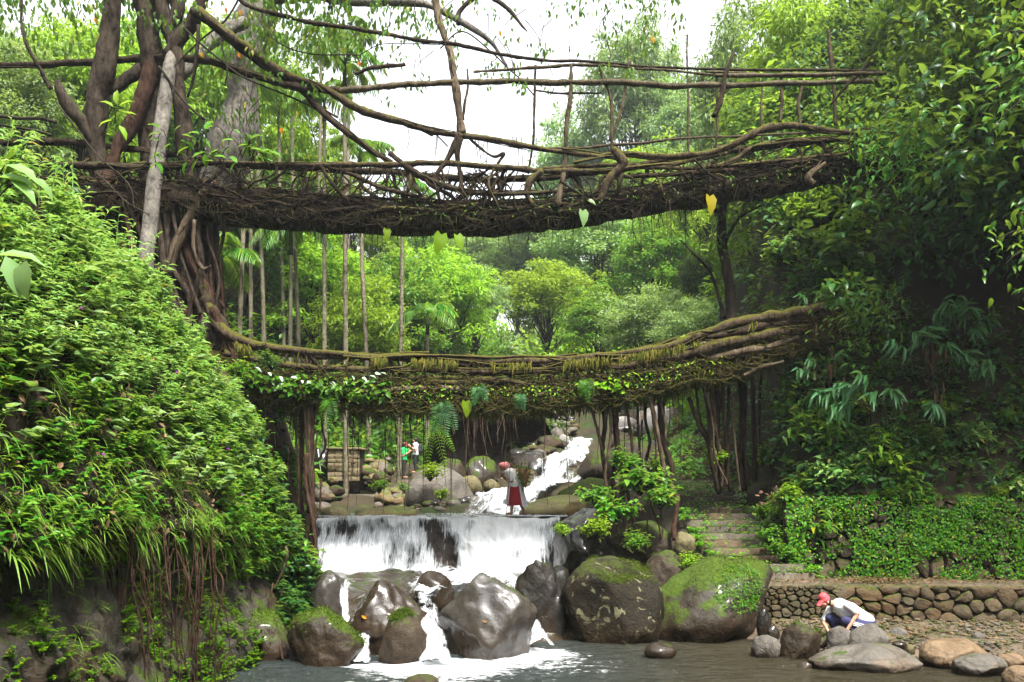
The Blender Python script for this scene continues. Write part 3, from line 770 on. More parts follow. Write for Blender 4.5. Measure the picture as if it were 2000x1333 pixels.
def stone_piece(poly, fmap, rng, depth, mat, parent, off, joint=.018, name='stone', rounded=True):
    c = poly.mean(0)
    e = np.linalg.norm(poly - c, axis=1).mean()
    q = c + (poly - c) * max(.5, 1 - joint / e)
    if rounded:
        nx = np.roll(q, -1, 0); q = np.stack([q * .72 + nx * .28, q * .28 + nx * .72], 1).reshape(-1, 2)
    k = len(q); dep = depth * (.65 + .7 * rng.random())
    tx, ty = rng.normal(size=2) * .12
    rings = []
    for sc, dd in ((1.0, -.03), (1.0, dep * .55), (.86, dep * .92)):
        r = c + (q - c) * sc
        rings.append((r, np.full(k, dd) + ((r - c) @ np.array([tx, ty])) * (dd > 0)))
    P = [fmap(r[:, 0], r[:, 1], d) for r, d in rings] + [fmap(c[0:1], c[1:2], np.array([dep]))]
    V = np.vstack(P); V = V + .012 * fbm(V * 7, 5)[:, None]
    j = np.arange(k); jn = (j + 1) % k
    Q = np.vstack([np.stack([a * k + j, a * k + jn, (a + 1) * k + jn, (a + 1) * k + j], 1) for a in (0, 1)])
    T_ = np.stack([2 * k + j, 2 * k + jn, np.full(k, 3 * k)], 1)
    return Geo().add(V, [Q, T_]).build(name, mat, parent, off, sharp=50)

# retaining wall along the shore: top z 1.05, face at y about 20, runs from the mossy boulder to the right
WALL_O = A(5.35, 19.6, -.1)
def wall_map(u, v, d):
    """u metres along, v metres up, d metres out of the face"""
    u = np.asarray(u, float)
    y = 19.75 + .10 * np.sin(u * .8) - .015 * u
    return np.stack([5.3 + u, y - np.asarray(d) + .08 * v, -.12 + v], -1)
wall = thing('retaining_wall', 'low dry stone retaining wall along the shore below the path', 'stone wall', WALL_O)
rng = np.random.default_rng(5)
rect = (0, 0, 7.6, 1.14)
AN = .72
rs = (0, 0, 7.6 * AN, 1.14)
sd = seeds_relaxed(rng, 150, rs, dens=lambda c: np.where(c[:, 0] < 1.5 * AN, 5.5, 1.0), it=1)
for poly in voronoi(sd, rs):
    poly = poly / A(AN, 1)
    stone_piece(poly, wall_map, rng, .07, [R_WALL, R_WALL, R_WALL, R_WALLM][rng.integers(0, 4)], wall, WALL_O, joint=.014)
u = np.linspace(-.05, 8.6, 40); v = np.linspace(-.3, 1.10, 3)
U_, V_ = np.meshgrid(u, v, indexing='ij')
Pm = wall_map(U_, V_, np.full_like(U_, -.01))
Vv, Q = grid(Pm[..., 0], Pm[..., 1], Pm[..., 2], len(u), len(v))
top = wall_map(u, np.full_like(u, 1.10), np.full_like(u, -.012)); back = top + A(0, .6, 0)
n_ = len(u); ii = np.arange(n_ - 1)
Geo().add(Vv, Q).add(np.vstack([top, back]), np.stack([ii, ii + 1, ii + 1 + n_, ii + n_], 1)).build('joint_fill', R_MORTAR, wall, WALL_O)
# path on top of it
u = np.linspace(-.6, 9.6, 60)
P0 = wall_map(u, np.full_like(u, 1.125), np.full_like(u, .05)); Y1 = np.full_like(u, 22.1)
k = np.linspace(0, 1, 10)[None, :]
PX = np.repeat(P0[:, 0:1], 10, 1); PY = P0[:, 1:2] * (1 - k) + Y1[:, None] * k
PZ = P0[:, 2:3] + .03 * fbm(np.stack([PX, PY, PX * 0], -1) * 2.5, 8)
PZ[:, 0] -= .04
V, Q = grid(PX, PY, PZ, len(u), 10)
tag(Geo().add(V, Q).build('path', R_PATH), kind='structure')
# terrace wall above the path
TER_O = A(6.6, 21.55, 1.0)
def ter_map(u, v, d):
    u = np.asarray(u, float); v = np.asarray(v, float)
    return np.stack([6.45 + u, 21.45 + .12 * np.sin(u * .7 + 1) + .22 * v - np.asarray(d), .98 + v], -1)
ter = thing('terrace_wall', 'higher terrace wall overgrown with creepers behind the path', 'stone wall', TER_O)
rect = (0, 0, 7.4, 1.85)
sd = seeds_relaxed(rng, 105, rect, it=1)
for poly in voronoi(sd, rect):
    stone_piece(poly, ter_map, rng, .12, [R_WALL, R_WALLM, R_WALLM, R_BROWN][rng.integers(0, 4)], ter, TER_O, joint=.03)
u = np.linspace(-.02, 7.5, 40); v = np.linspace(-.1, 1.9, 6)
U_, V_ = np.meshgrid(u, v, indexing='ij'); Pm = ter_map(U_, V_, np.full_like(U_, -.01))
Vv, Q = grid(Pm[..., 0], Pm[..., 1], Pm[..., 2], len(u), len(v))
top = Pm[:, -1]; back = top + A(0, .9, .25); ii = np.arange(len(u) - 1)
Geo().add(Vv, Q).add(np.vstack([top, back]), np.stack([ii, ii + 1, ii + 1 + len(u), ii + len(u)], 1)).build('joint_fill', R_MORTAR, ter, TER_O)

# stone stairs from the path up under the bridge
ST_O = A(5.6, 20.9, .9)
st = thing('stone_stairs', 'narrow mossy stone stairs climbing from the path to the bridge', 'stairs', ST_O)
nst = 15
for i in range(nst):
    f = i / (nst - 1)
    y0 = 20.75 + 7.4 * f; z1 = 1.20 + 2.15 * f
    xl = np.interp(f, [0, .15, .5, 1], [5.55, 4.85, 4.75, 4.95]); xr = np.interp(f, [0, .15, .5, 1], [6.75, 6.7, 6.75, 7.0])
    rr = np.random.default_rng(70 + i)
    nx = 9; xs = np.linspace(xl - .1 * rr.random(), xr + .1 * rr.random(), nx)
    prof = [(0.0, -.55), (0.0, -.025), (.035, 0), (.30, .004), (.62, .0), (.62, -.5)]
    PXs = np.repeat(xs[:, None], len(prof), 1)
    wob = .035 * fbm(np.stack([xs * 2, xs * 0 + i * 3.3, xs * 0], -1), 3)
    PYs = y0 + np.array([p[0] for p in prof])[None] + wob[:, None] + .03 * rr.normal()
    PZs = z1 + np.array([p[1] for p in prof])[None] + .5 * wob[:, None]
    V, Q = grid(PXs, PYs, PZs, nx, len(prof))
    L_ = len(prof)
    caps = [np.arange(L_)[None], (np.arange(L_) + (nx - 1) * L_)[None, ::-1]]
    Geo().add(V, [Q] + caps).build('step', R_STEP, st, ST_O, smooth=False)

# ------------------------------------------------------------------ weir and falling water
WX0, WX1 = -5.55, 1.35
def weir_face(x, s):
    """s 0..1 from the crest down; returns y, z of the rock face"""
    b = fbm(np.stack([x * 1.1, s * 2.5, x * 0 + 2], -1), 13, 3)
    b2 = fbm(np.stack([x * 3.2, s * 5, x * 0], -1), 14, 4)
    ledge = .55 * sstep(-3.6, -4.8, x) * sstep(.2, .5, s) + .45 * sstep(.55, .85, s) * np.exp(-((x + 2.6) / .5)**2)
    nose = .38 * np.exp(-((x + 2.05) / .42)**2) * sstep(.08, .45, s)
    c0 = fbm(np.stack([x * 1.2, x * 0, x * 0 + 7], -1), 15, 4); st = .22 * np.round(2.4 * s + .6 * b) / 2.4
    y = 26.0 - .18 * s - .9 * s**2.2 - ledge - nose + .12 * b2 * sstep(.02, .12, s) + .26 * b * sstep(.02, .2, s) + .3 * c0 - st * sstep(.05, .2, s)
    z = 2.27 - s * 2.35 + .05 * b2 + .07 * c0 * (1 - s)
    return y, z
u = np.linspace(WX0 - .5, WX1 + .6, 150); s = np.linspace(0, 1, 50)
U_, S_ = np.meshgrid(u, s, indexing='ij')
fy, fz = weir_face(U_, S_)
V, Q = grid(U_, fy, fz, len(u), len(s))
u2 = np.linspace(WX0 - .5, WX1 + .6, 30); y2 = np.linspace(26.0, 29.0, 8)
A2, B2 = np.meshgrid(u2, y2, indexing='ij')
V2, Q2 = grid(A2, B2 + .25, 2.20 + 0 * A2, 30, 8)
weir = Geo().add(V, Q).add(V2, Q2).build('weir', rock_mat('rock_weir', (.012, .009, .007), (.085, .062, .05), .1, rough=(.15, .5), scale=3))
tag(weir, 'rocky brown weir that the broad waterfall pours over', 'weir')

def sheet(name, fP, nu, nv, cover, mat, label=None):
    uu, vv = np.meshgrid(np.linspace(0, 1, nu), np.linspace(0, 1, nv), indexing='ij')
    P = fP(uu, vv)
    V, Q = grid(P[..., 0], P[..., 1], P[..., 2], nu, nv)
    du = np.linalg.norm(P[-1, nv // 2] - P[0, nv // 2]); dv = np.linalg.norm(np.diff(P[nu // 2], axis=0), axis=1).sum()
    cv = cover(uu, vv)
    fl = np.stack([uu * du + 13.1 * len(name), vv * dv, cv], -1).reshape(-1, 3)
    return tag(Geo().add(V, Q).build(name, mat, attrs={'flow': fl}), kind='structure')
def fall_cover(off):
    def c(u, v):
        x = WX0 + (WX1 - WX0) * u
        k = np.interp(x, [-5.5, -5.0, -4.4, -4.1, -3.7, -2.7, -2.4, -2.2, -1.75, -1.5, -1.0, -.2, .5, 1.0, 1.35],
                      [.55, .60, .56, .62, .78, .80, .72, .58, .56, .70, .82, .80, .74, .68, .56])
        lip = .16 * np.exp(-(v / .04)**2)
        gap = -.10 * np.exp(-((v - .14) / .09)**2)
        lowf = .42 * fbm(np.stack([x * 1.7, v * 1.6, x * 0 + 4], -1), 55, 3) + .12 * fbm(np.stack([x * 5, v * 2.5, x * 0], -1), 57, 3)
        bare = -.30 * np.exp(-((x + 2.0 - .45 * v) / (.40 - .12 * v))**2) * sstep(.12, .3, v) - .2 * np.exp(-((x + 4.55) / .35)**2 - ((v - .3) / .25)**2)
        lowf = lowf + .3 * fbm(np.stack([x * 4.5, v * 3, x * 0 + 9], -1), 59, 3) * (1 - sstep(.15, .5, v)) * sstep(.01, .05, v)
        return k + lip + gap + off + lowf + bare + .05 * sstep(.5, 1, v)
    return c
def fallP(lift):
    def f(u, v):
        x = WX0 + (WX1 - WX0) * u
        s = v * .86
        fy, fz = weir_face(x, s)
        ym = fy - (.05 + lift) - .12 * np.sin(np.clip(v * 3.2, 0, 1.57)) * sstep(.08, .4, v) + .03 * fbm(np.stack([x * 9, v * 2, x * 0], -1), 41 + int(lift * 90))
        return np.stack([x, ym, fz + .04 * (1 - v)], -1)
    return f
sheet('waterfall', fallP(0.0), 260, 50, fall_cover(.0), FOAM)
sheet('waterfall', fallP(.13), 260, 50, fall_cover(-.09), FOAM)
# stream above the crest
def flat(x0, x1, y0, y1, z0, z1):
    def f(u, v):
        x = x0 + (x1 - x0) * u; y = y1 + (y0 - y1) * v
        return np.stack([x, y, z1 + (z0 - z1) * v + .025 * fbm(np.stack([x * 3, y * 3, x * 0], -1), 2)], -1)
    return f
sheet('stream', flat(-5.9, 1.6, 25.9, 29.0, 2.325, 2.33), 80, 30, lambda u, v: .40 + .22 * sstep(.8, 1, v) + .1 * u, FOAM2)
def ribbon(name, knots, widths, cover, bulge=.06, n=40, m=24, seed=0, mat=None, edge=.34):
    """water running down a rock channel: knots in photo pixel + depth, widths in metres"""
    K = np.array([W(*k) for k in knots]); C_ = resample(K, 8)
    t = np.linspace(0, 1, len(C_)); wd_ = np.interp(t, np.linspace(0, 1, len(widths)), widths)
    def f(u, v):
        c = np.stack([np.interp(v, t, C_[:, i]) for i in range(3)], -1)
        w = np.interp(v, t, wd_)
        a = (u - .5)
        P = c.copy()
        P[..., 0] += a * w
        P[..., 2] += bulge * (1 - (2 * a)**2) - .04 + .14 * fbm(np.stack([u * 4 * max(1, w.max() / 1.2) + seed, v * 5, u * 0], -1), seed + 30)
        P[..., 1] += -.10 * (1 - (2 * a)**2) + .05 * fbm(np.stack([u * 5, v * 5, u * 0 + seed], -1), seed + 33)
        return P
    cv = lambda u, v: np.interp(v, np.linspace(0, 1, len(cover)), cover) - edge * np.abs(2 * u - 1)**2.6 + .26 * fbm(np.stack([u * 3 * max(1, max(widths)), v * 3.0, u * 0 + seed], -1), seed + 60, 4)
    return sheet(name, f, m, n, cv, mat or FOAM2)
ribbon('cascade', [(1000, 958, 30.4), (985, 962, 29.9), (978, 985, 29.2), (965, 1006, 28.3)], [1.6, 1.8, 2.1, 2.4], [.60, .60, .58, .58], .08, seed=1, edge=.28)
ribbon('cascade', [(1085, 938, 33.6), (1060, 946, 33.0), (1035, 964, 31.4), (1005, 990, 29.4)], [1.4, 1.3, 1.2, 1.1], [.60, .60, .58, .58], .1, seed=2, edge=.3)
ribbon('cascade', [(1098, 893, 34.6), (1095, 897, 34.1), (1092, 925, 33.8), (1088, 946, 33.4)], [1.4, 1.6, 1.8, 1.9], [.62, .52, .50, .6], .16, seed=3, edge=.2)
ribbon('cascade', [(1136, 858, 37.4), (1130, 862, 36.8), (1122, 880, 36.2), (1112, 900, 35.2)], [1.1, 1.1, 1.2, 1.3], [.6, .56, .56, .58], .1, seed=4, edge=.28)
ribbon('cascade', [(1225, 822, 43.5), (1222, 828, 42.6), (1215, 838, 41.8)], [.9, .9, 1.0], [.66, .66, .64], .05, n=16, seed=5)
# rock apron between weir and pool, then the chutes over it
xa = np.linspace(-6.2, 2.2, 110); ya = np.linspace(17.4, 25.6, 90)
X, Yg = np.meshgrid(xa, ya, indexing='ij')
Z = np.interp(Yg, [17.4, 18.4, 20, 22, 24, 25.6], [-.6, -.1, .35, .62, .8, .8]) + .22 * fbm(np.stack([X * 1.5, Yg * 1.5, X * 0], -1), 17) - .25 * np.exp(-((X + 1.6) / .5)**2) * (Yg < 20)
V, Q = grid(X, Yg, Z, len(xa), len(ya))
tag(Geo().add(V, Q).build('riverbed', R_WET), kind='structure')
ribbon('cascade', [(915, 1116, 24.3), (895, 1128, 22.8), (872, 1138, 21.6), (850, 1150, 20.4)], [4.0, 3.2, 2.0, 1.3], [.50, .54, .56, .54], .12, seed=6, m=60)
ribbon('chute', [(846, 1142, 20.4), (838, 1160, 19.4), (836, 1190, 18.3), (842, 1235, 17.2), (850, 1296, 16.25)], [1.2, .9, .55, .55, .8], [.54, .52, .5, .52, .58], .12, seed=7, n=60)
ribbon('chute', [(972, 1126, 22.6), (992, 1144, 21.2), (1012, 1172, 19.6), (1032, 1215, 18.3), (1056, 1258, 17.3)], [1.4, 1.0, .6, .45, .6], [.56, .54, .52, .5, .55], .1, seed=8, n=60)
ribbon('chute', [(708, 1234, 17.4), (706, 1244, 17.0), (704, 1292, 16.45)], [.4, .34, .4], [.64, .6, .66], .04, seed=9)
ribbon('chute', [(676, 1138, 19.7), (672, 1165, 19.2), (676, 1205, 18.5)], [.2, .25, .22], [.6, .6, .55], .03, seed=10)
# ------------------------------------------------------------------ trees behind: prototypes, then individuals
def crown_geo(seed, R, ncl, nl, L, Wr=.45, kind='diamond', hollow=.35, droop=.35, flat=.6):
    rng = np.random.default_rng(seed); g = Geo()
    d = rdir(rng, ncl); d[:, 2] = np.where(d[:, 2] < -.35, -d[:, 2], d[:, 2])
    r = (hollow + (1 - hollow) * rng.random(ncl))**.7
    C_ = d * r[:, None] * np.asarray(R) * (1 + .18 * rng.normal(size=(ncl, 1)))
    cr = .2 * R[0] * (.55 + .9 * rng.random(ncl))
    k = np.repeat(np.arange(ncl), nl); n = len(k)
    e = rdir(rng, n); e[:, 2] = np.abs(e[:, 2]) * np.where(rng.random(n) < .68, 1, -1)
    pos = C_[k] + e * (cr[k] * rng.random(n)**.4)[:, None] * np.array([1, 1, flat])
    D = nrm(e * np.array([1, 1, .3]) + .7 * rdir(rng, n) + np.array([0, 0, -droop]))
    N = nrm(e * .6 + np.array([0, 0, .8]) + .55 * rdir(rng, n))
    l = L * (.6 + .7 * rng.random(n))
    leaves(g, pos, D, N, l, l * Wr, kind)
    return g, C_
def tree_proto(seed, height, R, ncl, nl, L, kind='diamond', Wr=.45, trunk_r=.18, mat=L_MID, bark=B_TREE, low=.55, flat=.6, droop=.35):
    rng = np.random.default_rng(seed)
    t = thing('tree', 'tree', 'tree')
    cz = height - R[2] * .95
    g, C_ = crown_geo(seed, R, ncl, nl, L, Wr, kind, flat=flat, droop=droop)
    crown = g.build('crown', mat, t, off=(0, 0, -cz), smooth=False)
    g2 = Geo()
    bend = rng.normal(size=(4, 2)) * .25
    spine = [A(0, 0, -.6), A(bend[0, 0], bend[0, 1], cz * .35), A(bend[1, 0], bend[1, 1], cz * .75), A(0, 0, cz + R[2] * .45)]
    tube(g2, spine, [trunk_r * 1.25, trunk_r, trunk_r * .75, trunk_r * .25], 8, 6, .2, seed)
    for c in C_[rng.choice(len(C_), min(22, len(C_)), replace=False)]:
        z0 = cz * (low + .35 * rng.random()) + c[2] * .3
        a = A(bend[1, 0] * .8, bend[1, 1] * .8, min(z0, cz + R[2] * .3)); b = c + A(0, 0, cz)
        m = a * .45 + b * .55 + A(0, 0, -.25 * rng.random())
        tube(g2, [a, m, b], [trunk_r * .4, trunk_r * .22, trunk_r * .06], 5, 4, 0, seed, .25)
    trunk = g2.build('trunk', bark, t)
    return t, [trunk, crown], height
PROTOS = [
    tree_proto(101, 12, (3.4, 3.4, 4.9), 190, 75, .30, mat=L_MID, low=.25, flat=.8),
    tree_proto(102, 12, (2.9, 2.9, 5.2), 180, 75, .28, mat=L_BRIGHT, low=.25, flat=.8),
    tree_proto(103, 12, (4.2, 4.2, 4.4), 230, 75, .30, mat=L_PALE, low=.3, flat=.7),
    tree_proto(104, 12, (3.2, 3.2, 5.4), 210, 70, .28, mat=L_DARK, low=.25, flat=.8),
    tree_proto(105, 12, (3.6, 3.6, 5.2), 190, 80, .36, Wr=.28, mat=L_BRIGHT, droop=.7, low=.25, flat=.85),
    tree_proto(106, 12, (3.4, 3.4, 5.0), 190, 60, .24, kind='oval', Wr=.45, mat=L_DARK, low=.25, flat=.8, trunk_r=.12),
]
for p in PROTOS:      # prototypes become the first five trees below
    p[0]['used'] = 0
LM = {'m': L_MID, 'b': L_BRIGHT, 'p': L_PALE, 'd': L_DARK}
def place_tree(px, top, Y, proto, m, label, group, wide=1.0, sink=.3):
    t, kids, h = PROTOS[proto]
    x = (px - 1000) / F * Y; zt = ZC + (HY - top) / F * Y
    z0 = float(H(x, Y)) - sink
    s = max(.25, (zt - z0) / h)
    rz = (px * 7.13) % 6.28
    if not t['used']:
        t['used'] = 1; t.location = (x, Y, z0); t.rotation_euler = (0, 0, rz); t.scale = (s * wide, s * wide, s)
        t['label'] = label; t['group'] = group; kids[1].data.materials[0] = LM[m]
        return t
    return copy_thing(t, kids, (x, Y, z0), rz, (s * wide, s * wide, s), label, group, {'crown': LM[m]})
GL, GR, GM = 'trees on the left slope', 'trees on the right slope', 'trees closing the valley'
for a in [
    (40, 90, 38, 1, 'p', 'pale leafy tree rising out of the upper left corner', GL, .9),
    (150, 70, 42, 4, 'b', 'bright tree just left of the dark fig trunks', GL, 1.0),
    (-60, 150, 46, 0, 'p', 'hazy tree at the left edge above the dark bridge end', GL, 1.2),
    (250, 60, 48, 1, 'b', 'bright tree seen between the fig trunks', GL, 1.1),
    (90, 130, 56, 2, 'p', 'broad pale tree behind the broken limb at left', GL, 1.1),
    (370, 60, 52, 4, 'b', 'yellow-green tree right of the grey pole trunk', GL, 1.1),
    (570, 190, 52, 1, 'b', 'tall yellow-green tree right of the pale fig trunk', GL, .75),
    (450, 60, 60, 0, 'm', 'mid-green tree behind the pale fig trunk', GL, 1.2),
    (640, 300, 62, 0, 'b', 'tree whose crown ends at the white sky above the bridge', GL, 1.0),
    (560, 290, 56, 3, 'd', 'dark tree behind the palm trunks', GL, 1.0),
    (480, 330, 48, 0, 'm', 'low green tree behind the left palm trunks', GL, 1.0),
    (690, 390, 70, 2, 'm', 'tree topping the slope behind the tallest palm', GL, 1.0),
    (620, 450, 50, 1, 'b', 'bushy bright tree between the palm trunks', GL, 1.2),
    (745, 430, 64, 1, 'b', 'bright tree right of the palm grove', GL, 1.1),
    (850, 500, 54, 4, 'b', 'big feathery bright tree left of the gully', GM, 1.35),
    (780, 520, 50, 0, 'm', 'dark green tree left of the big feathery one', GM, 1.1),
    (925, 530, 58, 4, 'p', 'feathery pale tree leaning into the gully', GM, 1.0),
    (700, 560, 46, 0, 'b', 'low bright tree above the bridge rail left of centre', GM, 1.0),
    (820, 440, 82, 2, 'm', 'tree on the far left shoulder under the upper bridge', GM, 1.1),
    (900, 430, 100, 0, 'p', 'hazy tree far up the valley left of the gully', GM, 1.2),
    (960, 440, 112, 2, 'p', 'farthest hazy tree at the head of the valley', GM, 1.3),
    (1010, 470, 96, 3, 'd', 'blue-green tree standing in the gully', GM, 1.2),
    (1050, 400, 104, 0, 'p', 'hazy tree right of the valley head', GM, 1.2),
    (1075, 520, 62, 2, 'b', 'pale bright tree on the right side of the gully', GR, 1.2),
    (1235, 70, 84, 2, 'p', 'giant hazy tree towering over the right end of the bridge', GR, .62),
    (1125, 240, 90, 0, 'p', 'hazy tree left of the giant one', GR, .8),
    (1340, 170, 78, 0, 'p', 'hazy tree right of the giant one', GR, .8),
    (1250, 300, 72, 1, 'b', 'yellow-green tree below the giant hazy one', GR, 1.2),
    (1380, 300, 58, 4, 'b', 'bright tree behind the posts of the upper bridge', GR, 1.0),
    (1160, 420, 68, 2, 'p', 'pale spreading tree under the middle of the upper bridge', GR, 1.2),
    (1280, 440, 58, 0, 'm', 'mid-green tree under the right half of the upper bridge', GR, 1.2),
    (1380, 480, 50, 3, 'd', 'dark tree behind the slender forked tree', GR, 1.0),
    (1170, 570, 52, 0, 'm', 'green tree just above the lower bridge right of the gully', GR, 1.2),
    (1275, 570, 46, 2, 'p', 'pale low tree above the right half of the lower bridge', GR, 1.2),
    (1370, 590, 40, 2, 'p', 'small pale tree behind the slender trunk', GR, 1.0),
    (1470, 440, 40, 1, 'b', 'glowing yellow-green tree right of the slender trunk', GR, .9),
    (1530, 500, 36, 4, 'b', 'bright bush-like tree above the right end of the lower bridge', GR, .9),
    (1600, 400, 36, 3, 'm', 'green tree under the right end of the upper bridge', GR, 1.0),
    (1440, 20, 46, 0, 'p', 'thin-leaved tree reaching the sky behind the poles', GR, .5),
    (1520, 90, 42, 3, 'm', 'dark tree behind the right handrail poles', GR, .8),
    (1590, 0, 38, 4, 'b', 'bright tree beside the right end of the poles', GR, .9),
    (1680, -60, 33, 5, 'm', 'tall dark tree right of the pole ends', GR, .8),
    (1800, -200, 32, 5, 'm', 'tall tree filling the upper right', GR, .9),
    (1920, -260, 28, 5, 'm', 'tall dark tree near the right edge', GR, .9),
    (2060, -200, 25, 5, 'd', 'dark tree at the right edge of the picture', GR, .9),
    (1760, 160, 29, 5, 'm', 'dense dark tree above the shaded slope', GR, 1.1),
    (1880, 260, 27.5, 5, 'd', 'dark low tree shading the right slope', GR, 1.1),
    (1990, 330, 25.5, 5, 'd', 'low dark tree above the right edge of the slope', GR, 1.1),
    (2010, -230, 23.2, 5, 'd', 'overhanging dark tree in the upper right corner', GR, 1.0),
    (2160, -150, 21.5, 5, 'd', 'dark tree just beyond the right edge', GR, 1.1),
]:
    place_tree(*a)

# trees behind the camera and along both sides of the gorge (seen only in the water and wet rock, and as shade)
rng = np.random.default_rng(78)
for i in range(26):
    if i < 12: x, y = rng.uniform(-30, 34), rng.uniform(-34, -15)
    elif i < 19: x, y = rng.uniform(-28, -13), rng.uniform(-12, 20)
    else: x, y = rng.uniform(19, 34), rng.uniform(-12, 19)
    t, kids, h = PROTOS[int(rng.integers(0, 5))]
    s = rng.uniform(1.0, 1.6)
    copy_thing(t, kids, (x, y, float(gorge(np.array(x), np.array(y))) - .4), rng.random() * 6, s, 'tree on the gorge side outside the view of the photograph', 'trees around the camera', {'crown': L_MID})
# undergrowth covering the slopes: one uncountable mass
rng = np.random.default_rng(77)
def undergrowth(name, mat, n, fx, fy, L, per, spread, label, kind='diamond', Wr=.5, hh=.9, keep=None):
    x, y = fx(rng.random(n)), fy(rng.random(n))
    if keep is not None:
        k = keep(x, y); x, y = x[k], y[k]
    z = H(x, y); n = len(x)
    hgt = hh * (.3 + rng.random(n))
    k = np.repeat(np.arange(n), per); m = len(k)
    e = rdir(rng, m); e[:, 2] = np.abs(e[:, 2])
    P = np.stack([x, y, z + hgt * .5], -1)[k] + e * np.stack([spread + 0 * hgt, spread + 0 * hgt, hgt], -1)[k] * (rng.random(m)**.4)[:, None]
    D = nrm(e + .6 * rdir(rng, m) + A(0, 0, -.4)); N = nrm(e + A(0, -.2, .8) + .5 * rdir(rng, m))
    l = L * (.6 + .8 * rng.random(m)) * (1 + .008 * np.maximum(0, P[:, 1] - 30))
    g = Geo(); leaves(g, P, D, N, l, l * Wr, kind)
    return tag(g.build(name, mat, smooth=False), label, 'undergrowth', kind='stuff')
undergrowth('undergrowth', L_MID, 3600, lambda r: -34 + 34 * r, lambda r: 27.5 + 50 * r**1.3, .3, 26, .8, 'low mid-green undergrowth covering the left slope', hh=1.6, keep=lambda x, y: (x < np.interp(y, [27, 30, 34, 40, 46, 50, 80], [-7.4, -7.5, -8.0, -8.5, -5, -1, 0])))
undergrowth('undergrowth', L_BRIGHT, 2600, lambda r: -4 + 34 * r, lambda r: 34 + 60 * r**1.3, .32, 26, .9, 'bright undergrowth covering the right slope behind the bridges', hh=1.8, keep=lambda x, y: (x > np.interp(y, [34, 44, 50, 60, 100], [7.5, 7.5, 4, 2, 0])))
undergrowth('undergrowth', L_MID, 900, lambda r: -14 + 12.5 * r, lambda r: 33 + 16 * r, .16, 18, .35, 'low plants on the ground under the palms', 'oval', hh=.3, keep=lambda x, y: (x < np.interp(y, [33, 38, 44, 50], [-8.2, -8.0, -5.2, -2])) )
undergrowth('undergrowth', L_MID, 800, lambda r: 3.2 + 6 * r, lambda r: 29 + 18 * r, .15, 16, .3, 'low plants between the boulders behind the root pillars', 'oval', hh=.3, keep=lambda x, y: x > np.interp(y, [29, 34, 36, 42, 50], [4.2, 4.4, 5.0, 6.4, 6.6]))
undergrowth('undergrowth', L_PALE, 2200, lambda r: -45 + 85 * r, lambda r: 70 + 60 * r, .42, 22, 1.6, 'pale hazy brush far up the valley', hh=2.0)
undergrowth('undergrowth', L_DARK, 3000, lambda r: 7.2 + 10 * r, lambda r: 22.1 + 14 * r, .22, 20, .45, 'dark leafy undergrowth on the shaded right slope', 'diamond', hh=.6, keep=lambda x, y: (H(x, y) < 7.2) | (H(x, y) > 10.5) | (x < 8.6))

# areca palms with ringed pale trunks
def palm_proto(seed, h=15.0, nf=9, fl=2.3):
    rng = np.random.default_rng(seed)
    t = thing('areca_palm', 'palm', 'palm')
    g = Geo(); lean = rng.normal(size=2) * .25
    P = tube(g, [A(0, 0, -.5), A(lean[0] * .3, lean[1] * .3, h * .35), A(lean[0] * .8, lean[1] * .8, h * .7), A(lean[0], lean[1], h)], [.125, .105, .095, .085], 8, 8, .05, seed)
    trunk = g.build('trunk', B_PALM, t)
    g = Geo(); tube(g, [P[-1], P[-1] + A(0, 0, .9)], [.11, .06], 8, 3); shaft = g.build('crownshaft', B_STEM, t)
    fr = []
    for i in range(nf):
        a = i * 2.4 + rng.random() * .4; el = .35 + .9 * rng.random()
        g = Geo(); b = P[-1] + A(0, 0, .85)
        d = A(math.cos(a) * math.cos(el), math.sin(a) * math.cos(el), math.sin(el))
        s = np.linspace(0, 1, 10)[:, None]
        C_ = b + d * s * fl + A(0, 0, -1) * (s**2) * fl * (.55 + .25 * rng.random())
        tube(g, C_, [.03, .008], 4, 1)
        S = nrm(np.cross(d, A(0, 0, 1)))
        q = resample(C_, 3)[5:]
        for sg in (-1, 1):
            n = len(q); tg = nrm(np.gradient(q, axis=0))
            D = nrm(S * sg + .55 * tg + A(0, 0, -.45) + .1 * rdir(rng, n))
            leaves(g, q, D, np.tile(A(0, 0, 1), (n, 1)), fl * .3 * np.sin(np.linspace(.5, 2.9, n)) + .12, .05 + .03 * rng.random(n), 'long')
        fr.append(g.build('frond', L_MID, t, smooth=False))
    return t, [trunk, shaft] + fr, h
PALMS = [palm_proto(201), palm_proto(202, nf=8), palm_proto(203, 6.0, 8, 2.2)]
used = set()
def place_palm(px, top, Y, k, label, base=None):
    t, kids, h = PALMS[k]
    x = (px - 1000) / F * Y; z0 = float(H(x, Y)) - .2
    s = (ZC + (HY - top) / F * Y - z0) / h
    sc = (.9 + .05 * (px % 3), .9 + .05 * (px % 3), s)
    sc = (sc[0] * min(1, s * 1.1), sc[1] * min(1, s * 1.1), s)
    if k not in used:
        used.add(k); t.location = (x, Y, z0); t.scale = sc; t['label'] = label; t['group'] = 'areca palms behind the bridges'; t.rotation_euler = (0, 0, px * .37)
        return
    copy_thing(t, kids, (x, Y, z0), px * .37, sc, label, 'areca palms behind the bridges')
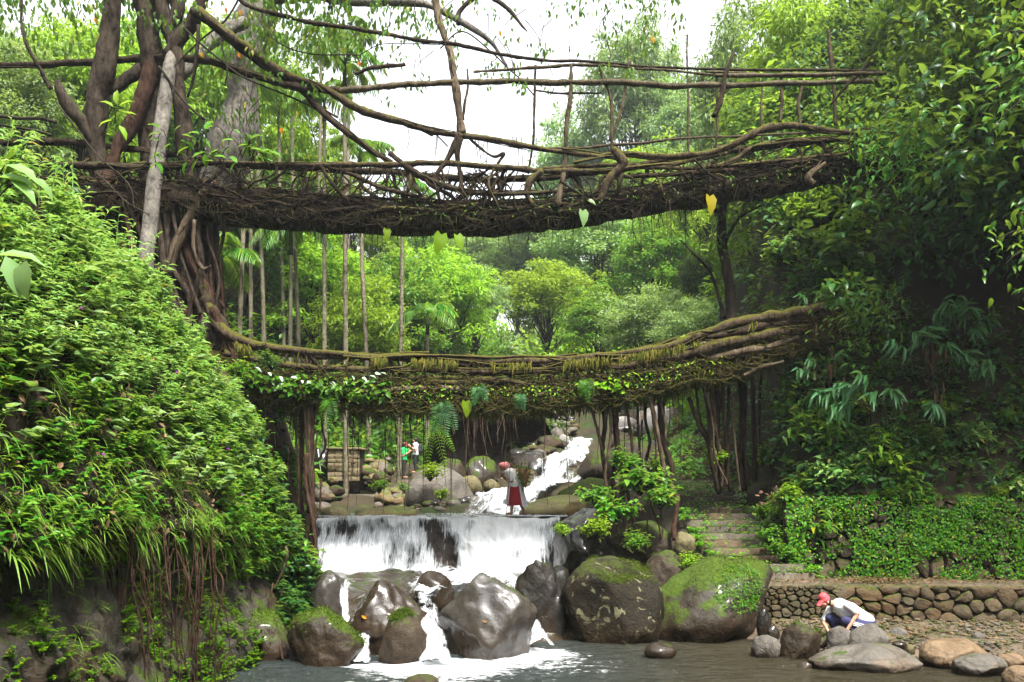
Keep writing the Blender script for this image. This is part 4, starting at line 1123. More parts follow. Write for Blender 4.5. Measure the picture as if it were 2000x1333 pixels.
for a in [
    (462, 160, 36, 0, 'leftmost pale-trunked areca palm beside the fig roots'),
    (490, 200, 42, 1, 'areca palm second from the fig roots'),
    (518, 120, 46, 0, 'areca palm third from the fig roots'),
    (556, 250, 48, 1, 'greenish areca palm left of the low dark palm crown'),
    (588, 210, 44, 0, 'areca palm right of the low dark palm crown'),
    (612, 120, 50, 1, 'slim areca palm fourth from the tallest one'),
    (634, 230, 40, 0, 'leaning areca palm left of the tallest pair'),
    (664, 130, 46, 1, 'areca palm standing close beside the bright-trunked one'),
    (676, 180, 38, 0, 'areca palm with the brightest trunk'),
    (722, 330, 43, 1, 'areca palm standing alone right of the brightest trunk'),
    (779, 415, 40, 0, 'rightmost areca palm above the lower bridge'),
    (690, 330, 54, 1, 'far areca palm whose crown shows under the thick root'),
    (565, 500, 42, 2, 'low young palm with dark fronds between the trunks'),
    (835, 655, 44, 2, 'young palm with stiff bright fronds above the bridge rail'),
    (440, 560, 36, 2, 'young palm beside the fig roots'),
]:
    place_palm(*a)

# slender forked tree on the lower bridge and the thin tree beside it
def bare_tree(name, label, base, stems, leafpts, mat, L=.2, nl=30):
    t = thing(name, label, 'tree', base)
    for i, (pts, r) in enumerate(stems):
        g = Geo(); tube(g, [W(*p) for p in pts], r, 8, 6, .15, i, .04); g.build('trunk' if i == 0 else 'branch', B_TREE, t, base)
    g = Geo(); rng = np.random.default_rng(len(label))
    for p in leafpts:
        c = W(*p[:3]); s = p[3] if len(p) > 3 else .5; n = nl
        e = rdir(rng, n); P_ = c + e * s * np.array([1, 1, .7]) * (rng.random((n, 1))**.5)
        leaves(g, P_, nrm(e + A(0, 0, -.5) + .5 * rdir(rng, n)), nrm(A(0, 0, 1) + .6 * rdir(rng, n)), L * (.7 + .6 * rng.random(n)), L * .42, 'lance')
    g.build('crown', mat, t, base, smooth=False)
    return t
bare_tree('slender_tree', 'slender dark-trunked tree rooted on the right part of the lower bridge', W(1425, 640, 25.2),
          [([(1428, 640, 25.2), (1424, 560, 25.2), (1412, 480, 25.2), (1410, 420, 25.1), (1418, 370, 25.0)], [.16, .13, .14, .12, .07]),
           ([(1412, 622, 25.3), (1408, 590, 25.4), (1385, 530, 25.6), (1330, 470, 25.8)], [.09, .05, .04, .02]),
           ([(1412, 480, 25.2), (1440, 430, 25.0), (1490, 400, 24.8)], [.06, .04, .02]),
           ([(1410, 430, 25.1), (1390, 400, 25.2), (1370, 385, 25.2)], [.06, .04, .02])],
          [(1425, 440, 25, .5), (1440, 415, 25, .6), (1390, 470, 25.2, .5), (1450, 470, 25, .5), (1405, 500, 25.3, .4)], L_MID, .2, 45)
# ------------------------------------------------------------------ the two living root bridges
def ip(xs, ys): return lambda p: np.interp(p, xs, ys)
UB_T = ip([-40, 100, 300, 450, 600, 700, 900, 1050, 1200, 1400, 1550, 1700], [345, 350, 352, 362, 380, 388, 396, 392, 372, 345, 325, 300])
UB_B = ip([-40, 100, 300, 450, 600, 800, 950, 1100, 1250, 1400, 1550, 1700], [425, 428, 428, 432, 442, 450, 450, 438, 412, 392, 362, 340])
LB_T = ip([400, 460, 560, 700, 850, 1000, 1100, 1200, 1300, 1420, 1520, 1620], [660, 700, 726, 735, 738, 742, 738, 728, 705, 655, 628, 605])
LB_B = ip([400, 460, 560, 700, 850, 1000, 1100, 1200, 1300, 1420, 1520, 1620], [760, 775, 790, 798, 802, 800, 796, 785, 765, 735, 700, 668])
YU, YL = 24.2, 24.2
def bridge_core(name, top, bot, p0, p1, Y, depth, mat, parent, off, seed):
    ps = np.linspace(p0, p1, 130); k = 20
    a = np.linspace(0, 2 * math.pi, k, endpoint=False)
    V = []
    for p in ps:
        zt, zb = W(p, top(p), Y)[2], W(p, bot(p), Y)[2]; x = (p - 1000) / F * Y
        c = (zt + zb) / 2; h = (zt - zb) / 2
        V.append(np.stack([np.full(k, x), Y + .15 + depth * np.sign(np.cos(a)) * np.abs(np.cos(a))**.7, c + h * .92 * np.sin(a)], 1))
    V = np.array(V)
    d = fbm(V * np.array([.9, 3.5, 3.5]), seed, 5)
    V[..., 1] += .22 * d; V[..., 2] += .26 * fbm(V * np.array([1.4, 3.1, 3.1]) + 9, seed + 3, 5) - .04
    n = len(ps); i = np.arange(n - 1)[:, None] * k; j = np.arange(k)[None]; jn = (j + 1) % k
    Q = np.stack([i + j, i + jn, i + k + jn, i + k + j], -1).reshape(-1, 4)
    return Geo().add(V.reshape(-1, 3), [Q]).build(name, mat, parent, off)
def wrap_root(rng, top, bot, p0, p1, Y, depth, r, mat, parent, off, name='root', out=.03):
    """a root running along the bundle, winding round it"""
    n = max(4, int(abs(p1 - p0) / 45)); ps = np.linspace(p0, p1, n)
    th = rng.random() * 6.28; w = rng.normal() * .35
    pts = []
    for i, p in enumerate(ps):
        zt, zb = W(p, top(p), Y)[2], W(p, bot(p), Y)[2]
        a = th + w * i + .35 * rng.normal()
        pts.append(A((p - 1000) / F * Y, Y + .15 - (depth + out) * math.cos(a), (zt + zb) / 2 + ((zt - zb) / 2 + out) * math.sin(a)))
    g = Geo(); tube(g, pts, [r * .7, r, r * .9, r * .4], 6, 4, .25, int(rng.integers(1000)), .05)
    return g.build(name, mat, parent, off)

UO = W(1000, 400, YU)
ub = thing('root_bridge', 'upper living root bridge with bamboo handrails spanning the whole gorge', 'bridge', UO)
bridge_core('deck', UB_T, UB_B, -60, 1800, YU, .62, B_DARKR, ub, UO, 51)  # darker bark puts the shade of the underside into the colour
rng = np.random.default_rng(52)
def R_(pts, r, mat=B_ROOT, name='root', parent=None, off=None, k=7, per=6, wob=.05, bumpy=.28):
    g = Geo(); sd_ = int(rng.integers(999)); C_ = tube(g, [W(*p) for p in pts], r, k, per, bumpy, sd_, wob)
    if name == 'root' and np.max(r) > .06:      # rootlets clinging to and leaving the thick root
        rg = np.random.default_rng(sd_); rm = float(np.mean(r))
        for i in range(int(len(C_) * .16)):
            a = int(rg.integers(0, max(1, len(C_) - 8))); l = int(rg.integers(5, 26)); q = C_[a:a + l:3]
            if len(q) < 3: continue
            th = rg.random() * 6.28 + np.linspace(0, rg.normal() * 2, len(q)); o = np.stack([0 * th, np.cos(th), np.sin(th)], -1) * rm * 1.05
            o[-1] += rg.normal(size=3) * A(.05, .06, .12) * (rg.random() < .5)
            tube(g, q + o, rm * rg.uniform(.12, .32), 4, 2, cap=False)
    return g.build(name, mat, parent or ub, UO if off is None else off)
for i in range(80):
    a = rng.uniform(-60, 1550); wrap_root(rng, UB_T, UB_B, a, min(1710, a + rng.uniform(150, 520)), YU, .64, rng.uniform(.02, .07), [B_DARKR, B_ROOT, B_ROOTM, B_DARKR][rng.integers(0, 4)], ub, UO)
# long roots of the side netting
yn, yf = YU - .55, YU + .75
for pts, r, m in [
    ([(430, 318, yn), (560, 320, yn), (700, 324, yn), (850, 318, yn), (1000, 330, yn), (1150, 336, yn), (1300, 322, yn), (1420, 300, yn)], [.05, .065, .08, .07, .08, .07, .065, .05], B_ROOTM),
    ([(420, 322, yf), (600, 330, yf), (800, 340, yf), (1000, 352, yf), (1200, 330, yf), (1400, 300, yf), (1650, 270, yf)], [.08, .09, .09, .08, .08, .07], B_ROOT),
    ([(1120, 318, yn), (1200, 300, yn), (1300, 306, yn), (1400, 296, yn), (1450, 275, yn), (1490, 252, yn), (1540, 244, yn), (1600, 252, yn), (1680, 262, yn)], [.04, .06, .08, .09, .1, .11, .1, .08, .06], B_ROOTM),
    ([(1400, 325, yn), (1440, 310, yn), (1480, 286, yn), (1560, 276, yn), (1660, 270, yn)], [.06, .07, .07, .06, .05], B_ROOTM),
    ([(1050, 292, yn), (1200, 284, yn), (1350, 268, yn), (1500, 264, yn), (1700, 252, yn)], [.03, .035, .03, .03, .025], B_STICK),
    ([(1060, 330, yn), (1200, 322, yn), (1330, 330, yn), (1480, 318, yn), (1660, 300, yn)], [.05, .06, .06, .05, .05], B_ROOTM),
    ([(1180, 345, yn), (1350, 338, yn), (1500, 322, yn), (1680, 305, yn)], [.05, .07, .07, .05], B_ROOT),
    ([(760, 300, yn), (800, 330, yn), (850, 355, yn), (900, 372, yn), (1000, 380, yn), (1120, 372, yn)], [.07, .09, .09, .07, .06, .04], B_ROOT),
    ([(640, 325, yn), (700, 345, yn), (770, 372, yn), (840, 390, yn)], [.05, .06, .06, .04], B_ROOT),
    ([(900, 262, yn), (886, 290, yn), (868, 318, yn), (850, 345, yn), (858, 390, yn)], [.10, .09, .07, .06, .04], B_ROOT),
    ([(898, 270, yn), (893, 300, yn), (897, 335, yn), (905, 385, yn)], [.09, .08, .06, .05], B_ROOT),
    ([(905, 262, yn), (960, 305, yn), (985, 300, yn), (970, 330, yn), (985, 390, yn)], [.03, .04, .04, .035, .03], B_ROOT),
    ([(1195, 290, yn), (1215, 320, yn), (1190, 350, yn), (1170, 395, yn)], [.10, .13, .11, .08], B_ROOTM),
    ([(1240, 320, yn), (1200, 345, yn), (1150, 385, yn)], [.06, .07, .06], B_ROOT),
    ([(1060, 335, yn), (1035, 355, yn), (1030, 380, yn), (1045, 405, yn)], [.07, .1, .08, .06], B_ROOTM),
    # left continuation of the bridge past the fig tree
    ([(-60, 282, yf), (80, 276, yf), (200, 285, yf), (330, 300, yf), (440, 318, yf)], [.1, .1, .09, .08, .07], B_ROOT),
    ([(-60, 318, yn), (120, 322, yn), (300, 325, yn), (430, 318, yn)], [.08, .09, .08, .07], B_ROOT),
    # thick roots running down from the fig to the netting
    ([(375, 20, 24.4), (430, 60, 24.3), (520, 130, 24.1), (590, 182, 23.9), (650, 236, yn), (715, 286, yn), (765, 318, yn)], [.12, .11, .11, .1, .095, .085, .06], B_ROOT),
    ([(388, 22, 24.2), (470, 84, 24.0), (560, 145, 23.8), (625, 172, yn), (690, 208, yn), (790, 242, yn), (890, 262, yn), (1000, 280, yn), (1110, 298, yn), (1220, 312, yn)], [.11, .11, .11, .10, .10, .095, .09, .08, .06, .045], B_ROOTM),
]:
    R_(pts, r, m)
# net of thin roots between rail and deck
for i in range(190):
    p = rng.choice([rng.uniform(430, 1000), rng.uniform(900, 1680), rng.uniform(-40, 430)], p=[.5, .38, .12]); yt = np.interp(p, [-40, 430, 700, 1000, 1150, 1300, 1420, 1500, 1680], [300, 318, 324, 330, 334, 320, 300, 275, 265])
    yb_ = UB_T(p) + rng.uniform(-6, 25); s = rng.choice([-1, 1]) * rng.uniform(5, 70); yy0 = rng.choice([yn, yn, yf]) + rng.normal() * .06
    m1 = (p + s * .35 + rng.normal() * 10, yt * .6 + yb_ * .4 + rng.normal() * 6, yy0 + rng.normal() * .06)
    m2 = (p + s * .75 + rng.normal() * 10, yt * .25 + yb_ * .75 + rng.normal() * 6, yy0 + rng.normal() * .06)
    r = rng.choice([.014, .02, .03, .05], p=[.3, .35, .22, .13])
    R_([(p, yt + rng.uniform(-3, 18), yy0), m1, m2, (p + s, yb_, yy0 + .1)], [r, r * 1.1, r, r * .8], [B_DARKR, B_DARKR, B_ROOTM][rng.integers(0, 3)], k=5, per=4, wob=.06)
# handrail poles, cables and posts
for pts, r, m, nm in [
    ([(648, 178, yn), (740, 172, yn), (850, 163, yn), (1000, 160, yn), (1180, 163, yn), (1350, 168, yn), (1500, 165, yn), (1712, 158, yn)], [.085, .085, .08, .08, .08, .075, .07, .065], B_BAMBOO, 'handrail'),
    ([(-40, 128, 25.2), (120, 124, 25.1), (255, 114, 24.9), (390, 116, 24.5), (500, 150, 24.1), (570, 168, 23.8), (665, 178, yn)], [.07, .09, .1, .11, .11, .1, .09], B_ROOT, 'root'),
    ([(465, -20, 24.2), (478, 8, 24.1), (560, 32, 23.9), (650, 51, yn), (760, 68, yn), (870, 86, yn), (1000, 108, yn), (1120, 121, yn), (1350, 133, yn), (1560, 137, yn), (1725, 139, yn)], [.06, .06, .06, .055, .055, .05, .045, .04, .035, .035, .03], B_ROOT, 'root'),
    ([(925, 141, yn), (1020, 134, yn), (1130, 125, yn), (1260, 134, yn), (1392, 146, yn)], [.03, .045, .045, .035, .03], B_BAMBOO, 'handrail'),
    ([(1395, 148, yn - .05), (1560, 146, yn - .05), (1730, 143, yn - .05)], [.055, .055, .045], B_BAMBOO, 'handrail'),
    ([(1380, 140, yf), (1560, 150, yf), (1725, 146, yf)], [.035, .04, .03], B_BAMBOO, 'handrail'),
    ([(692, 145, yn), (735, 133, yn), (792, 127, yn)], [.05, .06, .04], B_ROOT, 'root'),
    ([(1042, 176, yn), (1105, 183, yn), (1175, 182, yn)], [.02, .035, .02], B_ROOT, 'root'),
    ([(846, -20, 24.6), (858, 40, 24.4), (876, 96, 24.2), (890, 170, yn), (898, 225, yn), (902, 262, yn)], [.1, .1, .095, .1, .1, .11], B_PALE, 'root'),
    ([(912, 135, yn), (911, 180, yn), (905, 235, yn)], [.02, .03, .035], B_ROOT, 'root'),
    ([(1116, 128, yn), (1115, 180, yn), (1107, 230, yn), (1103, 310, yn), (1088, 404, yn - .1)], [.045, .055, .06, .065, .085], B_STICK, 'post'),
    ([(1170, 128, yn), (1183, 165, yn), (1194, 200, yn), (1195, 292, yn)], [.03, .035, .045, .05], B_STICK, 'post'),
    ([(1229, 118, yn), (1220, 172, yn), (1202, 250, yn), (1190, 275, yn)], [.04, .045, .04, .03], B_STICK, 'post'),
    ([(1343, 68, yf), (1343, 160, yf), (1344, 300, yf)], [.025, .03, .03], B_STICK, 'post'),
    ([(1432, 104, yn - .15), (1418, 150, yn - .15), (1408, 190, yn - .15), (1393, 228, yn - .15)], [.04, .06, .07, .06], B_ROOT, 'post'),
    ([(1400, 150, yn), (1402, 210, yn), (1398, 300, yn)], [.035, .035, .03], B_STICK, 'post'),
    ([(1525, 145, yn), (1526, 190, yn), (1523, 240, yn)], [.045, .05, .05], B_STICK, 'post'),
    ([(1567, 165, yn), (1562, 200, yn), (1562, 245, yn)], [.04, .045, .045], B_STICK, 'post'),
    ([(1618, 60, yf), (1624, 130, yf), (1632, 245, yf)], [.05, .055, .05], B_STICK, 'post'),
    ([(1704, 108, yn), (1680, 145, yn), (1655, 168, yn), (1622, 205, yn)], [.03, .05, .045, .03], B_ROOT, 'post'),
    ([(1046, 128, yn), (1045, 200, yn), (1040, 270, yn), (1032, 340, yn)], [.03, .035, .03, .03], B_ROOT, 'root'),
    ([(1490, 150, yf), (1488, 230, yf), (1492, 300, yf)], [.03, .035, .035], B_STICK, 'post'),
    ([(1590, 360, yn - .3), (1578, 345, yn - .3), (1612, 318, yn - .2)], [.09, .1, .05], B_PALE, 'root'),
]:
    R_(pts, r, m, nm)
# tangled fibres hanging and looping under and over the deck
def fibres(name, top, bot, p0, p1, Y, depth, n, parent, off, mat, rng, drop=(10, 50), r=.006, hang=.3):
    g = Geo()
    for i in range(n):
        p = rng.uniform(p0, p1); zt = W(p, top(p), Y)[2]; zb = W(p, bot(p), Y)[2]; x = (p - 1000) / F * Y
        y = Y + .15 + rng.uniform(-1, 1) * depth
        if rng.random() < hang:
            l = S_(rng.uniform(*drop), Y); z0 = zb + .25
            tube(g, [A(x, y, z0), A(x + rng.normal() * .04, y, z0 - l * .5), A(x + rng.normal() * .07, y + rng.normal() * .05, z0 - .2 - l)], [r, r, r * .5], 4, 3, cap=False)
        else:
            ln = rng.uniform(.2, .7) * rng.choice([-1, 1]); z0 = rng.uniform(zb - .05, zt + .1)
            y = Y + .15 - depth - rng.uniform(0, .12)
            tube(g, [A(x, y, z0), A(x + ln * .5, y - .05, z0 + rng.normal() * .12), A(x + ln, y, z0 + rng.normal() * .15)], [r * 1.3, r * 1.6, r], 4, 4, cap=False)
    return tag(g.build(name, mat, parent, off), kind='stuff')
def S_(px, Y): return px * Y / F
fibres('root_fibres', UB_T, UB_B, -40, 1690, YU, .62, 1100, ub, UO, B_DARKR, rng, (5, 45), .008)
# ferns and leaves sitting on the bridge
def leaf_scatter(name, pts, rng, mat, L, parent, off, kind='oval', Wr=.5, up=.6, spread=.1):
    n = len(pts); e = rdir(rng, n); g = Geo()
    leaves(g, pts + e * spread, nrm(e * A(1, 1, .3) + A(0, -.5, -.5)), nrm(A(0, -.6, up) + .6 * rdir(rng, n)), L * (.6 + .8 * rng.random(n)), L * Wr * (.7 + .5 * rng.random(n)), kind)
    return tag(g.build(name, mat, parent, off, smooth=False), kind='stuff')
def bridge_pts(rng, top, bot, p0, p1, Y, depth, n, lo=-.1, hi=1.1):
    p = rng.uniform(p0, p1, n); f = rng.uniform(lo, hi, n)
    py = bot(p) * (1 - f) + top(p) * f
    return np.stack([(p - 1000) / F * Y, Y + .15 - depth * np.sqrt(np.clip(1 - (2 * np.clip(f, 0, 1) - 1)**2, .05, 1)) - .06 * rng.random(n), ZC + (HY - py) / F * Y], 1)
leaf_scatter('leaves', bridge_pts(rng, UB_T, UB_B, 760, 1690, YU, .64, 600, .3, 1.3), rng, L_MID, .13, ub, UO, 'lance', .35)

LO = W(1000, 740, YL)
lb = thing('root_bridge', 'lower living root bridge thick with moss, ferns and hanging roots', 'bridge', LO)
bridge_core('deck', LB_T, LB_B, 415, 1640, YL, .62, B_ROOTM, lb, LO, 61)
rng = np.random.default_rng(62)
for i in range(85):
    a = rng.uniform(420, 1480); wrap_root(rng, LB_T, LB_B, a, min(1630, a + rng.uniform(120, 480)), YL, .64, rng.uniform(.02, .07), [B_ROOTM, B_ROOTM, B_ROOT, B_PALE][rng.integers(0, 4)], lb, LO)
yn, yf = YL - .55, YL + .8
for pts, r, m in [
    ([(395, 560, 24.0), (410, 600, 24), (432, 642, yn), (480, 668, yn), (560, 684, yn), (700, 694, yn), (850, 699, yn), (1000, 706, yn), (1100, 702, yn), (1200, 692, yn), (1300, 677, yn), (1370, 655, yn), (1430, 632, yn), (1520, 618, yn), (1640, 596, yn)],
     [.13, .14, .14, .12, .10, .09, .085, .095, .09, .085, .09, .11, .13, .15, .13], B_ROOTM),
    ([(430, 660, yf), (560, 690, yf), (750, 700, yf), (1000, 712, yf), (1200, 700, yf), (1400, 645, yf), (1640, 600, yf)], [.12, .1, .1, .1, .1, .12, .12], B_ROOTM),
    ([(440, 690, yn), (560, 712, yn), (680, 722, yn), (800, 722, yn), (950, 728, yn), (1100, 722, yn), (1250, 708, yn)], [.1, .09, .09, .08, .08, .08, .06], B_ROOTM),
    ([(1200, 720, yn), (1280, 700, yn), (1350, 690, yn), (1430, 668, yn), (1500, 655, yn), (1580, 640, yn)], [.08, .12, .15, .16, .15, .12], B_ROOTM),
    ([(1380, 700, yn), (1440, 690, yn), (1500, 680, yn), (1560, 660, yn)], [.08, .11, .1, .07], B_PALE),
    ([(1380, 660, yn - .05), (1450, 645, yn - .05), (1530, 630, yn), (1620, 612, yn)], [.08, .1, .1, .08], B_ROOT),
    ([(640, 770, yn), (760, 762, yn), (880, 758, yn), (960, 770, yn)], [.06, .09, .09, .05], B_PALE),
    ([(830, 745, yn), (900, 750, yn), (960, 742, yn), (1040, 752, yn)], [.06, .08, .09, .05], B_ROOTM),
    ([(1010, 790, yn), (1060, 770, yn), (1120, 760, yn), (1180, 755, yn)], [.04, .06, .06, .04], B_PALE),
    ([(415, 600, yn), (450, 680, yn), (470, 740, yn), (476, 800, yn)], [.12, .1, .09, .07], B_RED),
    ([(400, 580, 24), (430, 650, 24), (445, 700, 24.1), (455, 780, 24.1)], [.14, .12, .1, .08], B_ROOT),
    ([(1450, 735, yn), (1480, 720, yn), (1530, 706, yn)], [.05, .06, .04], B_PALE),
]:
    R_(pts, r, m, parent=lb, off=LO)
for i in range(95):      # short struts between rail and deck
    p = rng.uniform(560, 1290); yt = np.interp(p, [560, 700, 1000, 1100, 1300], [684, 694, 706, 702, 677])
    s = rng.normal() * 22; r = rng.choice([.012, .02, .03, .045]); y0 = rng.choice([yn, yn, yf])
    R_([(p, yt, y0), (p + s * .5 + rng.normal() * 4, yt + 18, y0 + rng.normal() * .05), (p + s, LB_T(p + s) + rng.uniform(0, 40), y0 + .02)], [r, r, r * .8], [B_ROOTM, B_ROOT][rng.integers(0, 2)], parent=lb, off=LO, k=5, per=4)
# aerial roots and root pillars
def aerial(pts, r, m): R_(pts, r, m, 'aerial_root', lb, LO, k=6, per=5, wob=.04, bumpy=.25)
for x0, y0, x1, y1, r, m, Ya, Yb in [
    (583, 770, 590, 1010, .075, B_ROOT, 24.0, 24.2), (600, 780, 602, 1065, .10, B_PALE, 23.9, 23.9), (612, 785, 606, 1060, .07, B_RED, 23.9, 23.8), (592, 790, 612, 1080, .05, B_ROOT, 23.8, 23.6),
    (634, 800, 622, 900, .04, B_ROOT, 24, 24), (598, 900, 618, 1090, .06, B_RED, 23.7, 23.5), (620, 860, 600, 1000, .03, B_STICK, 23.8, 23.8), (576, 790, 584, 1000, .03, B_RED, 24, 24), (627, 950, 612, 1070, .03, B_RED, 23.6, 23.6),
    (1150, 780, 1192, 930, .05, B_PALE, 24, 24.4), (1172, 770, 1186, 935, .07, B_ROOT, 24.1, 24.4), (1182, 760, 1196, 1000, .05, B_PALE, 23.9, 24.2), (1205, 775, 1212, 990, .09, B_ROOT, 24.3, 24.6), (1195, 780, 1200, 985, .06, B_RED, 24.2, 24.3),
    (1218, 760, 1236, 905, .055, B_PALE, 24, 24.4), (1236, 900, 1250, 1000, .05, B_PALE, 24.4, 24.4), (1244, 770, 1248, 960, .04, B_ROOT, 24.3, 24.4), (1258, 742, 1300, 930, .07, B_PALE, 23.8, 24.0), (1300, 925, 1318, 985, .08, B_PALE, 24, 24.1),
    (1262, 780, 1262, 900, .05, B_ROOT, 24.6, 24.6), (1274, 770, 1280, 900, .03, B_RED, 24.2, 24.2), (1290, 790, 1312, 960, .10, B_ROOT, 24.3, 24.3), (1300, 750, 1300, 860, .035, B_PALE, 24, 24), (1315, 760, 1320, 850, .02, B_RED, 23.9, 23.9),
    (1375, 760, 1402, 960, .07, B_ROOT, 24, 24.6), (1388, 750, 1410, 955, .08, B_PALE, 24.2, 24.8), (1400, 740, 1405, 965, .09, B_ROOT, 24.4, 24.9), (1412, 745, 1418, 950, .06, B_RED, 24.3, 24.7), (1345, 790, 1395, 900, .06, B_ROOT, 24.2, 24.5), (1395, 895, 1400, 960, .06, B_PALE, 24.5, 24.7),
    (1424, 735, 1426, 960, .05, B_ROOT, 24.6, 25.0), (1448, 725, 1452, 960, .13, B_TRUNK, 25.2, 25.4), (1440, 730, 1462, 950, .06, B_ROOT, 25.0, 25.2), (1470, 720, 1474, 940, .08, B_ROOT, 25.6, 25.6), (1432, 790, 1445, 960, .04, B_PALE, 24.3, 24.6), (1490, 715, 1486, 900, .05, B_ROOT, 25.6, 25.8),
    (1380, 780, 1420, 945, .03, B_PALE, 24, 24.3), (1360, 770, 1390, 860, .04, B_ROOT, 24.1, 24.4), (1190, 940, 1186, 1010, .05, B_RED, 24.3, 24.2), (1205, 960, 1232, 1075, .06, B_PALE, 24.1, 23.4), (1222, 960, 1252, 1080, .05, B_PALE, 24.0, 23.3), (1264, 985, 1262, 1070, .03, B_PALE, 23.6, 23.3), (1290, 980, 1290, 1062, .03, B_PALE, 23.6, 23.4), (1322, 980, 1318, 1055, .08, B_RED, 23.9, 23.6), (1180, 990, 1236, 1082, .03, B_PALE, 23.8, 23.3), (1240, 985, 1246, 1064, .02, B_PALE, 23.7, 23.3), (1268, 975, 1290, 1055, .02, B_RED, 23.6, 23.4),
]:
    f = rng.normal(size=(2, 2)) * 4
    aerial([(x0, y0 - 14, Ya), (x0 * .66 + x1 * .34 + f[0, 0], y0 * .66 + y1 * .34, Ya * .66 + Yb * .34), (x0 * .3 + x1 * .7 + f[0, 1], y0 * .3 + y1 * .7, Ya * .3 + Yb * .7), (x1, y1, Yb)], [r, r * .85, r * .8, r * .9], m)
for i in range(70):      # thin hanging roots
    p = rng.choice([rng.uniform(620, 1000), rng.uniform(1050, 1340), rng.uniform(470, 600)], p=[.6, .25, .15]); y0 = LB_B(p) - 10; l = rng.choice([rng.uniform(30, 110), rng.uniform(100, 215)]); Yr = YL + rng.uniform(-.4, .7)
    aerial([(p, y0, Yr), (p + rng.normal() * 3, y0 + l * .5, Yr), (p + rng.normal() * 5, y0 + l, Yr)], [.012, .011, .006], [B_RED, B_STICK, B_ROOT][rng.integers(0, 3)])
for i in range(40):      # thin threads hanging from the upper bridge and its roots
    p = rng.uniform(440, 1500); y0 = rng.choice([UB_B(p) - 12, np.interp(p, [560, 900, 1500], [190, 262, 290])]); l = rng.uniform(25, 120); Yr = YU + rng.uniform(-.6, .5)
    R_([(p, y0, Yr), (p + rng.normal() * 4, y0 + l * .5, Yr), (p + rng.normal() * 7, y0 + l, Yr)], [.012, .01, .006], [B_ROOT, B_STICK][rng.integers(0, 2)], 'hanging_root', k=4, per=3)
fibres('root_fibres', LB_T, LB_B, 430, 1620, YL, .64, 1900, lb, LO, B_ROOTM, rng, (3, 40), .007, .22)
leaf_scatter('leaves', bridge_pts(rng, LB_T, LB_B, 440, 1330, YL, .66, 2400, -.05, 1.25), rng, L_MID, .10, lb, LO, 'oval', .5)
leaf_scatter('leaves', bridge_pts(rng, LB_T, LB_B, 560, 1400, YL, .68, 500, .0, 1.0), rng, L_BRIGHT, .12, lb, LO, 'oval', .55)
leaf_scatter('leaves', bridge_pts(rng, LB_T, LB_B, 480, 760, YL, .8, 600, .2, 1.2), rng, L_MID, .16, lb, LO, 'heart', .7)
leaf_scatter('leaves', bridge_pts(rng, LB_T, LB_B, 1170, 1240, YL, .75, 70, .1, 1.0), rng, L_BRIGHT, .18, lb, LO, 'heart', .7)
leaf_scatter('leaves', bridge_pts(rng, LB_T, LB_B, 1310, 1350, YL, .72, 40, .8, 1.5), rng, L_BRIGHT, .18, lb, LO, 'heart', .7)
leaf_scatter('moss_tufts', bridge_pts(rng, LB_T, LB_B, 430, 1620, YL, .64, 9000, -.2, 1.25), rng, leaf_mat('moss_strand', [(0, (.06, .07, .012)), (.6, (.12, .12, .025)), (1, (.18, .14, .04))], .8, .3), .11, lb, LO, 'diamond', .16)

def drape(name, pts, rng, mat, L, parent, off):
    n = len(pts); g = Geo()
    leaves(g, pts, nrm(.3 * rdir(rng, n) + A(0, -.12, -1)), nrm(A(0, -1, .2) + .6 * rdir(rng, n)), L * (.4 + rng.random(n)), L * .13, 'lance')
    return tag(g.build(name, mat, parent, off, smooth=False), kind='stuff')
dp = bridge_pts(rng, LB_T, LB_B, 430, 1620, YL, .66, 2600, -.12, .35)
p_ = rng.uniform(440, 1600, 2600); p_ = p_[fbm(np.stack([p_ * .035, p_ * 0, p_ * 0], -1), 88, 4) > .12 + .3 * (rng.random(2600) - .5)]; nd = len(p_); yr = np.interp(p_, [432, 480, 560, 700, 850, 1000, 1100, 1200, 1300, 1370, 1430, 1520, 1640], [642, 668, 684, 694, 699, 706, 702, 692, 677, 655, 632, 618, 596]); dr_ = np.stack([(p_ - 1000) / F * YL, np.full(nd, YL - .62) - .08 * rng.random(nd), ZC + (HY - yr) / F * (YL - .55) - .1 * rng.random(nd)], 1)
drape('moss_drapes', np.vstack([dp, dr_]), rng, MATS['moss_strand'], .26, lb, LO)
du = bridge_pts(rng, UB_T, UB_B, -40, 1690, YU, .64, 1500, -.1, .4)
drape('moss_drapes', du, rng, leaf_mat('moss_strand_dark', [(0, (.02, .022, .006)), (1, (.06, .06, .018))], .8, .2), .2, ub, UO)
# ------------------------------------------------------------------ the fig tree that the bridges grow from
FO = A(-9.6, 24.6, 5.8)
fig = thing('fig_tree', 'huge fig tree at left with several dark trunks and roots feeding both bridges', 'tree', FO)
def fg(pts, r, m=B_TRUNK, name='trunk', k=12, per=6, b=.28, wob=.06):
    R_(pts, r, m, name, fig, FO, k, per, wob, b)
fg([(228, -60, 24.6), (216, 40, 24.6), (200, 140, 24.6), (190, 210, 24.6), (192, 300, 24.6), (204, 380, 24.6), (206, 470, 24.6)], [.22, .23, .26, .26, .23, .22, .26])
fg([(272, -80, 25), (284, 20, 25), (292, 100, 25), (296, 160, 25)], [.42, .38, .35, .3])
fg([(300, 110, 24.9), (286, 170, 24.8), (258, 235, 24.7), (226, 300, 24.6), (208, 370, 24.5), (202, 470, 24.5)], [.2, .21, .2, .19, .2, .23], B_RED)
fg([(296, 130, 25.2), (296, 200, 25.2), (290, 260, 25.2), (292, 330, 25.2), (300, 440, 25.2)], [.3, .28, .27, .25, .25])
